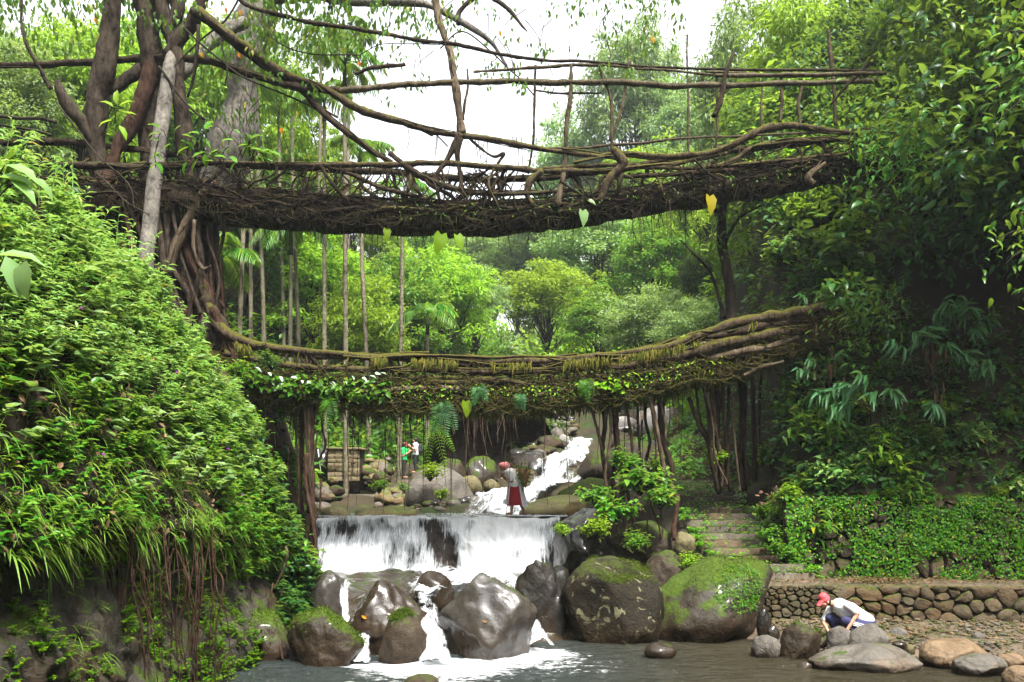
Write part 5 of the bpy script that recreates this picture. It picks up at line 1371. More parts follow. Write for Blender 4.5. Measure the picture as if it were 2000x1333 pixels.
fg([(306, -40, 24.7), (322, 40, 24.6), (340, 95, 24.6), (350, 160, 24.6), (354, 220, 24.6), (362, 280, 24.6), (372, 360, 24.6)], [.16, .17, .17, .16, .2, .22, .2])
fg([(325, 110, 24.6), (360, 60, 24.6), (392, 10, 24.6), (415, -50, 24.6)], [.17, .19, .17, .15], name='limb')
fg([(330, 70, 24.6), (345, 20, 24.6), (330, -50, 24.6)], [.15, .2, .22], name='limb')
fg([(292, 122, 25.0), (262, 142, 24.9), (225, 168, 24.8), (190, 185, 24.7), (160, 250, 24.8)], [.18, .17, .17, .15, .12], name='limb')
fg([(112, 158, 24.2), (130, 200, 24.3), (160, 240, 24.4), (186, 280, 24.5)], [.07, .18, .2, .15], name='limb')
fg([(120, 175, 24.2), (118, 150, 24.2)], [.06, .02], name='limb', k=6)
fg([(40, -30, 24.0), (46, 60, 24), (66, 115, 24), (100, 175, 24.2)], [.03, .04, .05, .06], name='limb', k=6)
# the paler trunk behind
fg([(560, -60, 29), (512, 0, 29), (486, 90, 29), (474, 180, 29), (462, 260, 29), (436, 340, 29), (420, 440, 29)], [.5, .55, .55, .58, .62, .7, .8], B_GREY)
fg([(505, 20, 29), (540, -10, 28.6), (620, -8, 28), (700, 6, 27), (800, 2, 26.5), (860, 18, 26.2), (905, 45, 26), (960, 85, 26), (990, 130, 26)], [.3, .25, .18, .14, .12, .1, .09, .06, .03], B_GREY, 'limb', 8)
fg([(895, 48, 26), (900, 18, 26), (930, -10, 26)], [.07, .08, .08], B_TREE, 'limb', 6)
fg([(940, -20, 25.5), (985, 10, 25.5), (1015, 45, 25.5), (1030, 62, 25.5)], [.07, .07, .04, .02], B_TREE, 'limb', 6)
fg([(355, 150, 27), (420, 75, 27.5), (480, 45, 28)], [.16, .2, .2], B_GREY, 'limb', 8)
fg([(330, 140, 24.3), (385, 85, 24.3), (440, 40, 24.3), (480, -30, 24.3)], [.02, .025, .03, .03], B_TREE, 'limb', 5)
# long thin lianas in the upper left
for pts, r in [([(360, 55, 24), (420, 110, 24), (500, 165, 24), (600, 205, 24), (650, 240, 24)], .025), ([(310, 130, 24), (350, 190, 24), (400, 235, 24)], .035), ([(388, 50, 24.2), (382, 120, 24.2), (366, 190, 24.2)], [.05, .05, .03]),
               ([(430, 80, 24), (445, 130, 24), (440, 165, 24)], .02), ([(500, 30, 24), (540, 80, 24), (600, 105, 24), (700, 108, 24)], .018), ([(-20, 225, 24), (60, 232, 24), (110, 240, 24)], .05), ([(-20, 240, 23), (60, 255, 23), (100, 265, 23)], .03),
               ([(110, 200, 22), (180, 290, 22), (250, 360, 22), (262, 410, 22)], .02), ([(90, 310, 22), (130, 340, 22), (190, 350, 22)], .015), ([(190, 340, 22), (240, 390, 22), (290, 420, 22)], .015), ([(700, 110, 24), (760, 85, 24), (860, 88, 24)], .012), ([(860, 95, 25), (905, 60, 25), (960, 100, 25), (1000, 140, 25), (1046, 190, 25)], .02)]:
    fg(pts, r, B_TREE, 'liana', 5, 6, 0)
# bundle of roots running down to the bank
rng = np.random.default_rng(66)
for i in range(46):
    x0 = rng.uniform(225, 430); y0 = rng.uniform(330, 420); x1 = np.interp(x0, [225, 430], [330, 440]) + rng.normal() * 18; y1 = rng.uniform(600, 700); Yr = 24.4 + rng.uniform(-.6, .9)
    r = rng.choice([.03, .05, .08, .12]); m = [B_ROOT, B_RED, B_TRUNK, B_PALE][rng.choice(4, p=[.35, .3, .25, .1])]
    fg([(x0, y0, Yr), (x0 * .7 + x1 * .3 + rng.normal() * 10, y0 * .6 + y1 * .4, Yr - .05), (x0 * .35 + x1 * .65 + rng.normal() * 8, y0 * .3 + y1 * .7, Yr), (x1, y1, Yr)], [r, r * .9, r * .8, r], m, 'root', 7, 5)
fg([(405, 350, 23.8), (385, 400, 23.8), (350, 460, 23.8), (325, 540, 23.8)], [.1, .13, .14, .13], B_PALE, 'root')
fg([(380, 430, 23.7), (378, 490, 23.7), (392, 522, 23.7), (412, 520, 23.7)], [.05, .06, .06, .03], B_PALE, 'root', 7)
fg([(330, 400, 24.6), (345, 480, 24.6), (380, 560, 24.6), (410, 640, 24.4), (440, 690, 24.3)], [.5, .42, .4, .42, .3], B_TRUNK, 'root')
fg([(260, 420, 24.8), (300, 500, 24.8), (345, 600, 24.8), (370, 700, 24.8)], [.5, .5, .5, .45], B_TRUNK, 'root')
fg([(400, 430, 24.9), (405, 520, 24.8), (415, 600, 24.6), (430, 660, 24.4)], [.16, .15, .16, .2], B_ROOT, 'root')
# smooth grey prop root in front
fg([(350, 30, 24.95), (342, 80, 24.85), (330, 140, 24.3), (316, 240, 23.9), (302, 360, 23.7), (284, 520, 23.4), (276, 600, 23.3)], [.07, .11, .17, .19, .195, .2, .21], B_GREY, 'prop_root', 14, 8, .05, .03)
# fig foliage: sprays hanging into the picture from above
rng = np.random.default_rng(67)
g = Geo(); gt = Geo(); gy = Geo()
def spray(c, n, s, L):
    e = rdir(rng, n); P_ = c + e * A(s, s, s * .9) * (rng.random((n, 1))**.6)
    leaves(g, P_, nrm(.5 * rdir(rng, n) + A(0, 0, -.9)), nrm(A(0, -.7, .4) + .7 * rdir(rng, n)), L * (.6 + .8 * rng.random(n)), L * .45, 'oval')
for i in range(190):
    px = rng.uniform(480, 1340); lim = np.interp(px, [480, 640, 800, 1000, 1150, 1340], [330, 300, 200, 215, 170, 110]); py = -40 + (lim + 40) * rng.random()**1.6
    Yr = rng.uniform(22.5, 28); c = W(px, py, Yr)
    spray(c, int(rng.integers(3, 12)), .28, .155)
    if rng.random() < .5: tube(gt, [c + A(rng.normal() * .3, 0, .8), c + A(rng.normal() * .15, 0, .35), c + A(0, 0, -.15)], [.012, .009, .004], 4, 4, wob=.05, seed=i)
for i in range(80):
    px = rng.uniform(-40, 520); py = rng.uniform(-90, 60); spray(W(px, py, rng.uniform(23, 29)), int(rng.integers(6, 16)), .45, .17)
for i in range(70):
    px = rng.uniform(380, 600); py = rng.uniform(30, 300); spray(W(px, py, rng.uniform(24.5, 28)), int(rng.integers(5, 12)), .35, .16)
for i in range(150):      # canopy above the frame that shades the left side
    c = A(rng.uniform(-17, -3), rng.uniform(19, 30), rng.uniform(16.5, 21)); spray(c, 40, 1.1, .24)
g.build('foliage', L_MID, fig, FO, smooth=False); tag(gt.build('twigs', B_TREE, fig, FO), kind='stuff')
P_ = np.array([W(*p) for p in [(185, 35, 24), (468, 20, 24), (466, 103, 24), (440, 15, 25), (393, 102, 24), (548, 250, 23), (700, 120, 25), (975, 60, 25), (1275, 75, 24), (1272, 70, 24)]])
leaves(gy, P_, np.tile(A(.3, 0, -1), (len(P_), 1)), np.tile(A(0, -1, .3), (len(P_), 1)), .16, .09, 'oval'); tag(gy.build('yellow_leaves', L_YELLOW, fig, FO), kind='stuff')
# ------------------------------------------------------------------ plants on the left bank
rng = np.random.default_rng(91)
def bank_n(y, t):
    e = .05
    p = bank(y, t); a = bank(y + .25, t) - p; b = bank(y, np.clip(t + .03, 0, 1)) - p
    n = nrm(np.cross(b, a)); n[n[:, 0] < -.2] *= -1
    return p, n
def blades(g, B, D, L, Wd, sag, seg=4, mi=0):
    n = len(B); D = nrm(D); s = np.linspace(0, 1, seg + 1)
    S = nrm(np.cross(D, A(0, 0, 1)) + 1e-3)
    L = np.broadcast_to(L, (n,)); Wd = np.broadcast_to(Wd, (n,)); sag = np.broadcast_to(sag, (n,))
    C_ = B[:, None] + D[:, None] * (L[:, None] * s)[..., None]
    C_[..., 2] -= (sag * L)[:, None] * s**2
    w = Wd[:, None] * np.sin(np.interp(s, [0, .35, 1], [.6, 1.57, 3.05]))[None] * .5
    V = np.stack([C_ - S[:, None] * w[..., None], C_ + S[:, None] * w[..., None]], 2).reshape(-1, 3)
    k = 2 * (seg + 1); i = np.arange(n)[:, None] * k + 2 * np.arange(seg)[None]
    g.add(V, np.stack([i, i + 1, i + 3, i + 2], -1).reshape(-1, 4), mi)
def herbs(name, mat, n, yr, tr, hgt, nleaf, L, Wr, label, kind='lance', lean=.35, ypow=1.0, keep=None, stemr=.006, droop=.35):
    y = yr[0] + (yr[1] - yr[0]) * rng.random(n)**ypow; t = rng.uniform(*tr, n)
    p, nr = bank_n(y, t)
    if keep is not None:
        k = keep(p, y, t); p, nr = p[k], nr[k]
    n = len(p); g = Geo()
    up = nrm(A(0, 0, 1) + lean * nr + .28 * rdir(rng, n)); h = hgt * (.5 + .7 * rng.random(n))
    blades(g, p, up, h, .014, .15, 3)
    k = np.repeat(np.arange(n), nleaf); m = len(k); s = rng.random(m)**.7
    B = p[k] + up[k] * (h[k] * (.12 + .9 * s))[:, None]; B[:, 2] -= .15 * h[k] * s**2
    d = rdir(rng, m); d[:, 2] = -droop * rng.random(m) + .25; d = nrm(d + .25 * nr[k])
    l = L * (.6 + .7 * rng.random(m)) * (1.15 - .5 * s)
    leaves(g, B, d, nrm(A(0, 0, 1) + .45 * nr[k] + .35 * rdir(rng, m)), l, l * Wr, kind)
    return tag(g.build(name, mat, smooth=False), label, 'plants', kind='stuff')
herbs('herb_layer', L_HERB, 1500, (6.5, 18.6), (.64, .93), .62, 24, .16, .30, 'dense light green herbs covering the top of the left bank', lean=.5, keep=lambda p, y, t: fbm(p * 1.1, 35) > -.22)
herbs('herb_layer', L_MID, 260, (7, 18.6), (.55, .93), .5, 12, .2, .5, 'broad-leaved plants scattered through the herbs of the left bank', 'oval', .7, keep=lambda p, y, t: fbm(p * 1.1, 35) < .1)
herbs('herb_layer', L_PALE, 130, (8, 18.6), (.5, .9), .7, 9, .2, .62, 'pale heart-leaved climbers on the left bank', 'heart', .8)
herbs('herb_layer', L_HERB, 90, (8, 17), (.78, .93), 1.1, 18, .2, .2, 'tall sprouting stems above the herbs of the left bank', lean=.25)
herbs('herb_layer', L_MID, 650, (8, 20), (.38, .68), .34, 14, .13, .5, 'darker broad-leaved herbs in the middle of the left bank', 'heart', .8, keep=lambda p, y, t: fbm(p * .9, 31) > -.1)
herbs('herb_layer', L_MID, 300, (15.5, 18.5), (.30, .80), .5, 18, .17, .4, 'leafy herbs where the left bank meets the lower bridge', 'lance', .7)
herbs('herb_layer', L_CREEP, 2000, (8.5, 17), (.03, .38), .16, 10, .065, .6, 'small bright plants clinging to the wet rock of the left bank', 'oval', 1.2, keep=lambda p, y, t: fbm(p * 1.3, 12) > -.06)
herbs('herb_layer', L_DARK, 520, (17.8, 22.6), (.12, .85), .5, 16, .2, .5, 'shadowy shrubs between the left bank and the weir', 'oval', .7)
# hanging grass
y = rng.uniform(8, 19, 520); t = rng.uniform(.37, .66, 520); p, nr = bank_n(y, t)
k = np.repeat(np.arange(520), 9); m = len(k)
g = Geo()
blades(g, p[k] + .05 * rdir(rng, m), nrm(nr[k] * .8 + A(0, 0, .6) + .75 * rdir(rng, m)), .26 * (.4 + 1.1 * rng.random(m)), .016 * (.6 + .8 * rng.random(m)), .7 + .5 * rng.random(m), 5)
tag(g.build('grass', L_GRASS, smooth=False), 'long grass drooping over the rock of the left bank', 'grass', kind='stuff')
y = rng.uniform(9, 19, 260); t = rng.uniform(.2, .7, 260); p, nr = bank_n(y, t); k = np.repeat(np.arange(260), 8); m = len(k)
g = Geo(); blades(g, p[k] + .04 * rdir(rng, m), nrm(nr[k] + A(0, 0, .3) + .6 * rdir(rng, m)), .22 * (.5 + .9 * rng.random(m)), .011, .5, 4)
tag(g.build('grass', L_GRASS, smooth=False), 'short grass tufts scattered on the left rock face', 'grass', kind='stuff')
N_ = 800; y = rng.uniform(8, 18, N_); t = rng.uniform(.36, .68, N_); p, nr = bank_n(y, t); g = Geo()
leaves(g, p + nr * .08, nrm(rdir(rng, N_) + A(.3, 0, -.5)), nrm(nr + .8 * rdir(rng, N_)), .06 + .09 * rng.random(N_), .035 + .035 * rng.random(N_), 'oval')
tag(g.build('dead_leaves', L_DEAD, smooth=False), 'withered brown leaves caught among the plants of the left bank', 'dead leaves', kind='stuff')
y = rng.uniform(11, 17, 12); t = rng.uniform(.5, .72, 12); p, nr = bank_n(y, t); g = Geo()
k = np.repeat(np.arange(12), 6)
leaves(g, p[k] + nr[k] * .3, rdir(rng, len(k)), nr[k], .035, .025, 'oval')
tag(g.build('flowers', L_FLOWER), 'small purple flowers on the left bank', 'flowers', kind='stuff')

def plant(name, label, cat, base, leafs, mat, kind, stem=B_STEM, group=None):
    """single large-leaved plant: leafs = (root, tip anchor, dir, L, W)"""
    t = thing(name, label, cat, base, group)
    for i, (a, b, d, L, w) in enumerate(leafs):
        g = Geo(); a, b = np.asarray(a, float), np.asarray(b, float)
        if len(leafs) > 5: a = b + A(.12 * ((i * 7) % 5 - 2), .1, -.25)
        tube(g, [a, a * .5 + b * .5 + A(0, 0, .08), b], [.009, .008, .006], 5, 4); st_ = g.build('stalk', stem, t, base)
        g = Geo(); d = np.asarray(d, float)
        leaves(g, b[None], d[None], A(0, -.55, 1)[None], L, w, kind); g.build('leaf', mat, st_, base)
    return t
B0 = W(-20, 600, 8.2)
plant('broadleaf_plant', 'broad pale leaves reaching in at the left edge over the herbs', 'plant', B0,
      [(B0, W(-8, 498, 8.1), (1, .1, -.05), .42, .13), (B0, W(10, 500, 8.0), (.35, .0, -.9), .38, .17), (B0, W(52, 508, 8.0), (-.12, 0, -1), .34, .2), (B0, W(-20, 520, 8.2), (.6, .3, -.3), .3, .14)], L_PALE, 'oval')
B0 = W(-30, 420, 9)
plant('broadleaf_plant', 'broad pale leaves at the left edge below the dark bridge end', 'plant', B0,
      [(B0, W(10, 322, 9), (.9, 0, -.35), .36, .17), (B0, W(-10, 345, 9), (.8, .1, -.1), .4, .14), (B0, W(20, 352, 9), (.8, 0, -.6), .34, .14), (B0, W(60, 345, 9.1), (.8, .2, -.7), .3, .12)], L_HERB, 'oval')
B0 = W(60, 430, 13)
plant('broadleaf_plant', 'small sprig of grey-green leaves before the dark bridge end at left', 'plant', B0,
      [(B0, W(90, 358, 13), (.9, 0, .1), .3, .11), (B0, W(100, 362, 13), (.8, 0, -.6), .26, .13), (B0, W(118, 365, 13), (1, 0, -.25), .32, .1), (B0, W(125, 372, 13), (.5, 0, -.8), .24, .11), (B0, W(80, 360, 13), (-.6, 0, -.5), .25, .12)], L_DARK, 'oval')
rg = np.random.default_rng(5); B0 = W(330, 470, 17)
plant('broadleaf_plant', 'leafy sprig across the grey pole trunk', 'plant', B0,
      [(B0, W(x, y, 17), (math.cos(a), .1, math.sin(a) * .6 - .3), L, L * .45) for x, y, a, L in zip(rg.uniform(300, 530, 46), rg.uniform(245, 320, 46), rg.uniform(-3.1, 3.1, 46), rg.uniform(.16, .34, 46))], L_MID, 'oval', B_TREE)
B0 = W(225, 430, 17)
plant('broadleaf_plant', 'bright upright sprig before the fig trunks', 'plant', B0,
      [(B0, W(x, y, 17), (math.cos(a), .0, math.sin(a)), .3, .12) for x, y, a in [(228, 205, 1.6), (222, 210, 2.6), (232, 208, .5), (230, 215, -.3), (235, 225, .2), (220, 235, 3.4), (232, 245, -1.0)]], L_BRIGHT, 'oval')
# bush leaning over the pool from the left
def shrub_geo(seed, r, nst, nl, L, kind='oval', Wr=.55):
    rg = np.random.default_rng(seed); gs, gl = Geo(), Geo()
    for i in range(nst):
        d = rdir(rg, 1)[0]; d[2] = abs(d[2]) + .35; tip = nrm(d) * r * (.6 + .6 * rg.random())
        C_ = tube(gs, [A(0, 0, -.1), tip * .5 + A(0, 0, .1 * r), tip], [.02, .014, .006], 5, 4, wob=.05, seed=seed + i)
        q = C_[rg.integers(len(C_) // 3, len(C_), nl)] + .10 * r * rg.normal(size=(nl, 3))
        dd = nrm(rdir(rg, nl) * A(1, 1, .4) + .5 * nrm(d) + A(0, 0, -.45)); l = L * (.6 + .7 * rg.random(nl))
        leaves(gl, q, dd, nrm(A(0, 0, 1) + .3 * d + .45 * rdir(rg, nl)), l, l * Wr, kind)
    return gs, gl
SHR = []
for sd, r, nst, nl, L, kd, wr in [(301, .7, 22, 16, .19, 'oval', .5), (302, .6, 20, 14, .22, 'oval', .55), (303, .75, 18, 18, .24, 'lance', .34), (304, .55, 24, 18, .13, 'oval', .55)]:
    gs, gl = shrub_geo(sd, r, nst, nl, L, kd, wr)
    t = thing('shrub', 'shrub', 'shrub'); t['used'] = 0
    SHR.append((t, [gs.build('stem', B_TREE, t), gl.build('foliage', L_MID, t, smooth=False)]))
LMS = {'m': L_MID, 'b': L_BRIGHT, 'd': L_DARK, 'h': L_HERB, 'c': L_CREEP}
def shrub(k, P, s, m, label, group=None, rz=0):
    t, kids = SHR[k]
    if not t['used']:
        t['used'] = 1; t.location = P; t.scale = (s,) * 3; t['label'] = label; t.rotation_euler = (0, 0, rz)
        if group: t['group'] = group
        kids[1].data.materials[0] = LMS[m]; return t
    r = copy_thing(t, kids, P, rz, s, label, group, {'foliage': LMS[m]})
    if not group and 'group' in r: del r['group']
    return r
shrub(0, W(565, 1115, 19.6), 1.0, 'm', 'dark green bush leaning over the pale wet slab from the left', rz=1)
shrub(1, W(540, 1060, 19.9), 1.1, 'm', 'upper part bush on the left bank beside the root pillar', rz=2)
shrub(0, W(500, 1100, 19.2), .9, 'm', 'bush with drooping leaves above the pale looping vine', rz=3)
shrub(1, W(1250, 960, 23.4), 1.1, 'm', 'leafy bush among the roots above the weir', rz=0)
shrub(1, W(1205, 1015, 23.0), .9, 'm', 'broad-leaved bush on the dark block right of the weir', rz=4)
shrub(3, W(1160, 1050, 22.4), .9, 'b', 'small bright bush hanging on the dark block right of the weir', rz=2)
shrub(3, W(1100, 1045, 22.6), .5, 'b', 'tiny bright plant at the right end of the waterfall', rz=5)
shrub(3, W(1290, 925, 24.6), .9, 'b', 'light bush at the foot of the pale slanting root', rz=1)
shrub(3, W(1240, 1075, 22.0), .8, 'm', 'low plants under the roots right of the falls', rz=3)
shrub(3, W(1345, 1110, 20.3), .6, 'b', 'small bright plant behind the broad mossy boulder', rz=3)
shrub(1, W(1165, 985, 23.2), .8, 'm', 'leafy bush at the right end of the weir crest', rz=1)
shrub(0, W(1290, 990, 23.0), .8, 'm', 'drooping bush among the pale roots beside the stairs', rz=2)
shrub(3, W(1225, 920, 24.0), 1.0, 'm', 'thin bush in the middle of the root pillar', rz=4)
shrub(3, W(1400, 905, 24.6), .8, 'b', 'yellow-green sprig at the foot of the dense root bundle', rz=4)
shrub(3, W(840, 935, 29.8), .9, 'b', 'fern-like plants on top of the big grey boulder', rz=3)
shrub(3, W(860, 975, 29.4), .6, 'b', 'plants on the front of the big grey boulder', rz=1)
shrub(3, W(790, 960, 29.6), .5, 'h', 'pale plants on the left side of the big grey boulder', rz=5)
shrub(3, W(740, 960, 33), .8, 'm', 'plants beside the far steps', rz=2)

# right slope: shrubs one cannot tell apart share a label
rng = np.random.default_rng(95)
GS = 'shrubs covering the right slope'
for i in range(95):
    x = rng.uniform(6.9, 13.5); y = 22.0 + 5.5 * rng.random()**1.2
    z = float(H(x, y)); py = HY - (z - ZC) / y * F; px = 1000 + x / y * F
    if px > 2080 or (px > 1690 and 430 < py < 600): continue
    shrub(int(rng.integers(0, 4)), (x, y, z), rng.uniform(.6, 1.15), 'mhbm'[int(rng.integers(0, 4))], 'leafy green shrub on the right slope above the terrace wall', GS, rng.random() * 6)  # brighter leaf mix makes up in colour for the shade here
for i in range(26):
    x = rng.uniform(7.6, 10); y = 24.5 + 7 * rng.random(); z = float(H(x, y))
    shrub(int(rng.integers(0, 4)), (x, y, z), rng.uniform(.8, 1.4), 'bbm'[int(rng.integers(0, 3))], 'sunlit leafy shrub on the right slope around the end of the lower bridge', 'sunlit shrubs at the end of the lower bridge', rng.random() * 6)
for i in range(46):
    x = rng.uniform(-16, -6.5); y = rng.uniform(37, 47); z = float(H(x, y))
    shrub(int(rng.integers(0, 4)), (x, y, z), rng.uniform(.7, 1.3), 'mmb'[int(rng.integers(0, 3))], 'green shrub under the palms seen below the lower bridge', 'shrubs under the palms', rng.random() * 6)
for i in range(40):
    y = rng.uniform(36, 50); x = float(np.interp(y, [36, 42, 50], [6.5, 8, 8])) + rng.uniform(-.5, 7); z = float(H(x, y))
    shrub(int(rng.integers(0, 4)), (x, y, z), rng.uniform(.8, 1.5), 'mmb'[int(rng.integers(0, 3))], 'green shrub on the stream bank behind the root pillars', 'shrubs behind the root pillars', rng.random() * 6)
for i in range(22):
    x = rng.uniform(-3.5, 2.2); y = rng.uniform(38.5, 46); z = float(H(x, y)) + .3
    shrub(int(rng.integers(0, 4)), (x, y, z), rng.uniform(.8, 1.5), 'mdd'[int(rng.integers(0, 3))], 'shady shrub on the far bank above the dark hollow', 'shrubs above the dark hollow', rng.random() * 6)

for i in range(30):
    y = rng.uniform(22.6, 27); x = rng.uniform(-7.0, -5.9); z = float(H(x, y)) if rng.random() < .4 else rng.uniform(1.6, 6.2)
    shrub(int(rng.integers(0, 4)), (x, y, z), rng.uniform(.7, 1.1), 'mmd'[int(rng.integers(0, 3))], 'shady shrub on the bank between the fig roots and the weir', 'shrubs left of the weir', rng.random() * 6)
for i in range(24):
    u_ = rng.uniform(0, 7.2); P_ = ter_map(np.array([u_]), np.array([rng.choice([1.9, 1.85, 1.2, .6])]), np.array([-.02]))[0]
    shrub(3, P_, rng.uniform(.35, .75), 'cmb'[int(rng.integers(0, 3))], 'small leafy tuft growing out of the terrace wall', 'tufts on the terrace wall', rng.random() * 6)
for i, (a_, b_, Y_) in enumerate([(1490, 1010, 22.6), (1500, 1060, 21.9), (1535, 985, 22.4), (1560, 960, 22.6), (1530, 1090, 21.5)]):
    shrub(3, W(a_, b_, Y_), .6 + .1 * (i % 3), 'cmb'[i % 3], 'leafy plant at the corner between the stairs and the terrace wall', 'plants at the corner of the stairs', i)
# creeper sheets on the walls and stairs
n = 15000; u = rng.uniform(0, 7.3, n); v = rng.uniform(-.05, 1.95, n)
k = fbm(np.stack([u * 1.6, v * 2.2, u * 0], -1), 44) + .10 > .6 * (rng.random(n) - .5)
u, v = u[k], v[k]; n = len(u)
P = ter_map(u, v, .14 + .10 * rng.random(n)); g = Geo()
leaves(g, P, nrm(rdir(rng, n) * A(1, .4, 1) + A(0, -.3, -.4)), nrm(A(0, -1, .6) + .5 * rdir(rng, n)), .04 + .06 * rng.random(n), .03 + .03 * rng.random(n), 'oval')
tag(g.build('creeper', L_CREEP, smooth=False), 'bright small-leaved creeper covering the terrace wall', 'creeper', kind='stuff')
n = 6000; f = rng.random(n); side = rng.random(n)
xl = np.interp(f, [0, .15, .5, 1], [5.55, 4.85, 4.75, 4.95]); xr = np.interp(f, [0, .15, .5, 1], [6.75, 6.7, 6.75, 7.0])
x = np.where(side < .45, xl + .5 * rng.normal(size=n)**2 * .5 - .25, np.where(side < .75, xr - .35 * rng.normal(size=n)**2 + .2, rng.uniform(4.8, 6.8, n)))
y = 20.75 + 7.4 * f + .0; step = np.floor(f * 14.99) / 14; z = 1.20 + 2.15 * step + .02 + .12 * rng.random(n) * (side < .75)
kk = fbm(np.stack([x, y * 1.5, x * 0], -1) * 1.5, 46) > np.where(side < .75, -.12, .12); g = Geo(); P = np.stack([x, y, z], -1)[kk]; n = len(P)
leaves(g, P, nrm(rdir(rng, n) * A(1, 1, .3) + A(0, -.4, .1)), nrm(A(0, -.4, 1) + .4 * rdir(rng, n)), .05 + .06 * rng.random(n), .04 + .03 * rng.random(n), 'oval')
tag(g.build('creeper', L_CREEP, smooth=False), 'small green plants growing on the stone stairs', 'creeper', kind='stuff')
# moss fern on the broad boulder, litter on the path
n = 1500; V_, _ = boulder_geo((2.7, 2.4, 2.1), 20, sub=3, rough=.1)
P = W(1440, 1150, 18.35) + np.stack([rng.normal(size=n) * .38, -.1 + .3 * rng.random(n), rng.normal(size=n) * .28], -1)
g = Geo(); n = 1300; a = rng.random(n) * 6.28; rr = rng.random(n)**.5
BO = [o for o in bpy.data.objects if o.get('label', '').startswith('broad sloping boulder')][0]
Vb = np.array([v.co[:] for v in BO.data.vertices]) + np.array(BO.location); Nb = np.array([v.normal[:] for v in BO.data.vertices])
def on_boulder(o, n, cond, rng):
    V = np.array([v.co[:] for v in o.data.vertices]) + np.array(o.location); N = np.array([v.normal[:] for v in o.data.vertices])
    k = np.where(cond(V, N))[0]
    if len(k) == 0: return np.zeros((0, 3)), np.zeros((0, 3))
    i = rng.choice(k, n); return V[i] + .03 * rng.normal(size=(n, 3)), N[i]
def pxpy(V): return 1000 + V[:, 0] / V[:, 1] * F, HY - (V[:, 2] - ZC) / V[:, 1] * F
def c1(V, N):
    a, b = pxpy(V); return (N[:, 1] < .2) & (((a - 1440) / 48)**2 + ((b - 1150) / 46)**2 < 1)
P, N = on_boulder(BO, 1500, c1, rng)
if len(P):
    leaves(g, P, nrm(N * .6 + A(0, 0, -.3) + .6 * rdir(rng, len(P))), N, .05 + .03 * rng.random(len(P)), .02, 'lance')
    tag(g.build('small_ferns', L_CREEP, smooth=False), 'tiny bright ferns on the broad mossy boulder', 'ferns', kind='stuff')
g = Geo(); n = 700; x = rng.uniform(5.6, 11.5, n); y = rng.uniform(19.9, 21.3, n); x[:350] = 8.2 + rng.normal(size=350) * .45; y[:350] = 20.6 + rng.normal(size=350) * .22
leaves(g, np.stack([x, y, 1.04 + .05 * rng.random(n)], -1), nrm(rdir(rng, n) * A(1, 1, .2)), nrm(A(0, 0, 1) + .5 * rdir(rng, n)), .07 + .06 * rng.random(n), .04, 'oval')
tag(g.build('leaf_litter', L_DEAD, smooth=False), 'fallen brown leaves on the path above the retaining wall', 'dead leaves', kind='stuff')
g = Geo(); n = 260; P = np.array([W(a, b, 22.4) for a, b in zip(rng.uniform(1480, 2000, n), rng.uniform(955, 985, n))])
leaves(g, P, rdir(rng, n), nrm(A(0, -1, 1) + .6 * rdir(rng, n)), .08 + .06 * rng.random(n), .05, 'oval')
tag(g.build('leaf_litter', L_DEAD, smooth=False), 'brown leaves lodged on top of the terrace wall', 'dead leaves', kind='stuff')
for a, b, Y, c in [(715, 1208, 16.2, 'orange leaf lying on the mossy boulder by the pool'), (578, 1210, 16.1, 'curled tan leaf on the moss-topped boulder'), (600, 1190, 19.0, 'yellow-green leaf on the edge of the mossy boulder'), (905, 1230, 16.8, 'pale fallen leaf on the large flat-faced boulder'), (950, 1215, 16.8, 'brown curled leaf on the large flat-faced boulder')]:
    best = None
    for ob in bpy.data.objects:
        if ob.name.startswith('boulder') and ob.type == 'MESH' and ob.location.y < 21:
            V = np.array([v.co[:] for v in ob.data.vertices]) + np.array(ob.location); qx, qy = pxpy(V); d = np.hypot(qx - a, qy - b) + 40 * (V[:, 1] - V[:, 1].min())
            i_ = int(np.argmin(d))
            if best is None or d[i_] < best[0]: best = (d[i_], V[i_], np.array(ob.data.vertices[i_].normal[:]))
    g = Geo(); n_ = best[2]; leaves(g, np.zeros((1, 3)), nrm(np.cross(n_, A(.2, 1, .3)))[None], n_[None], .12, .06, 'oval'); o = g.build('fallen_leaf', L_YELLOW if 'yellow' in c or 'orange' in c else L_DEAD); o.location = best[1] + n_ * .012; tag(o, c, 'leaf')

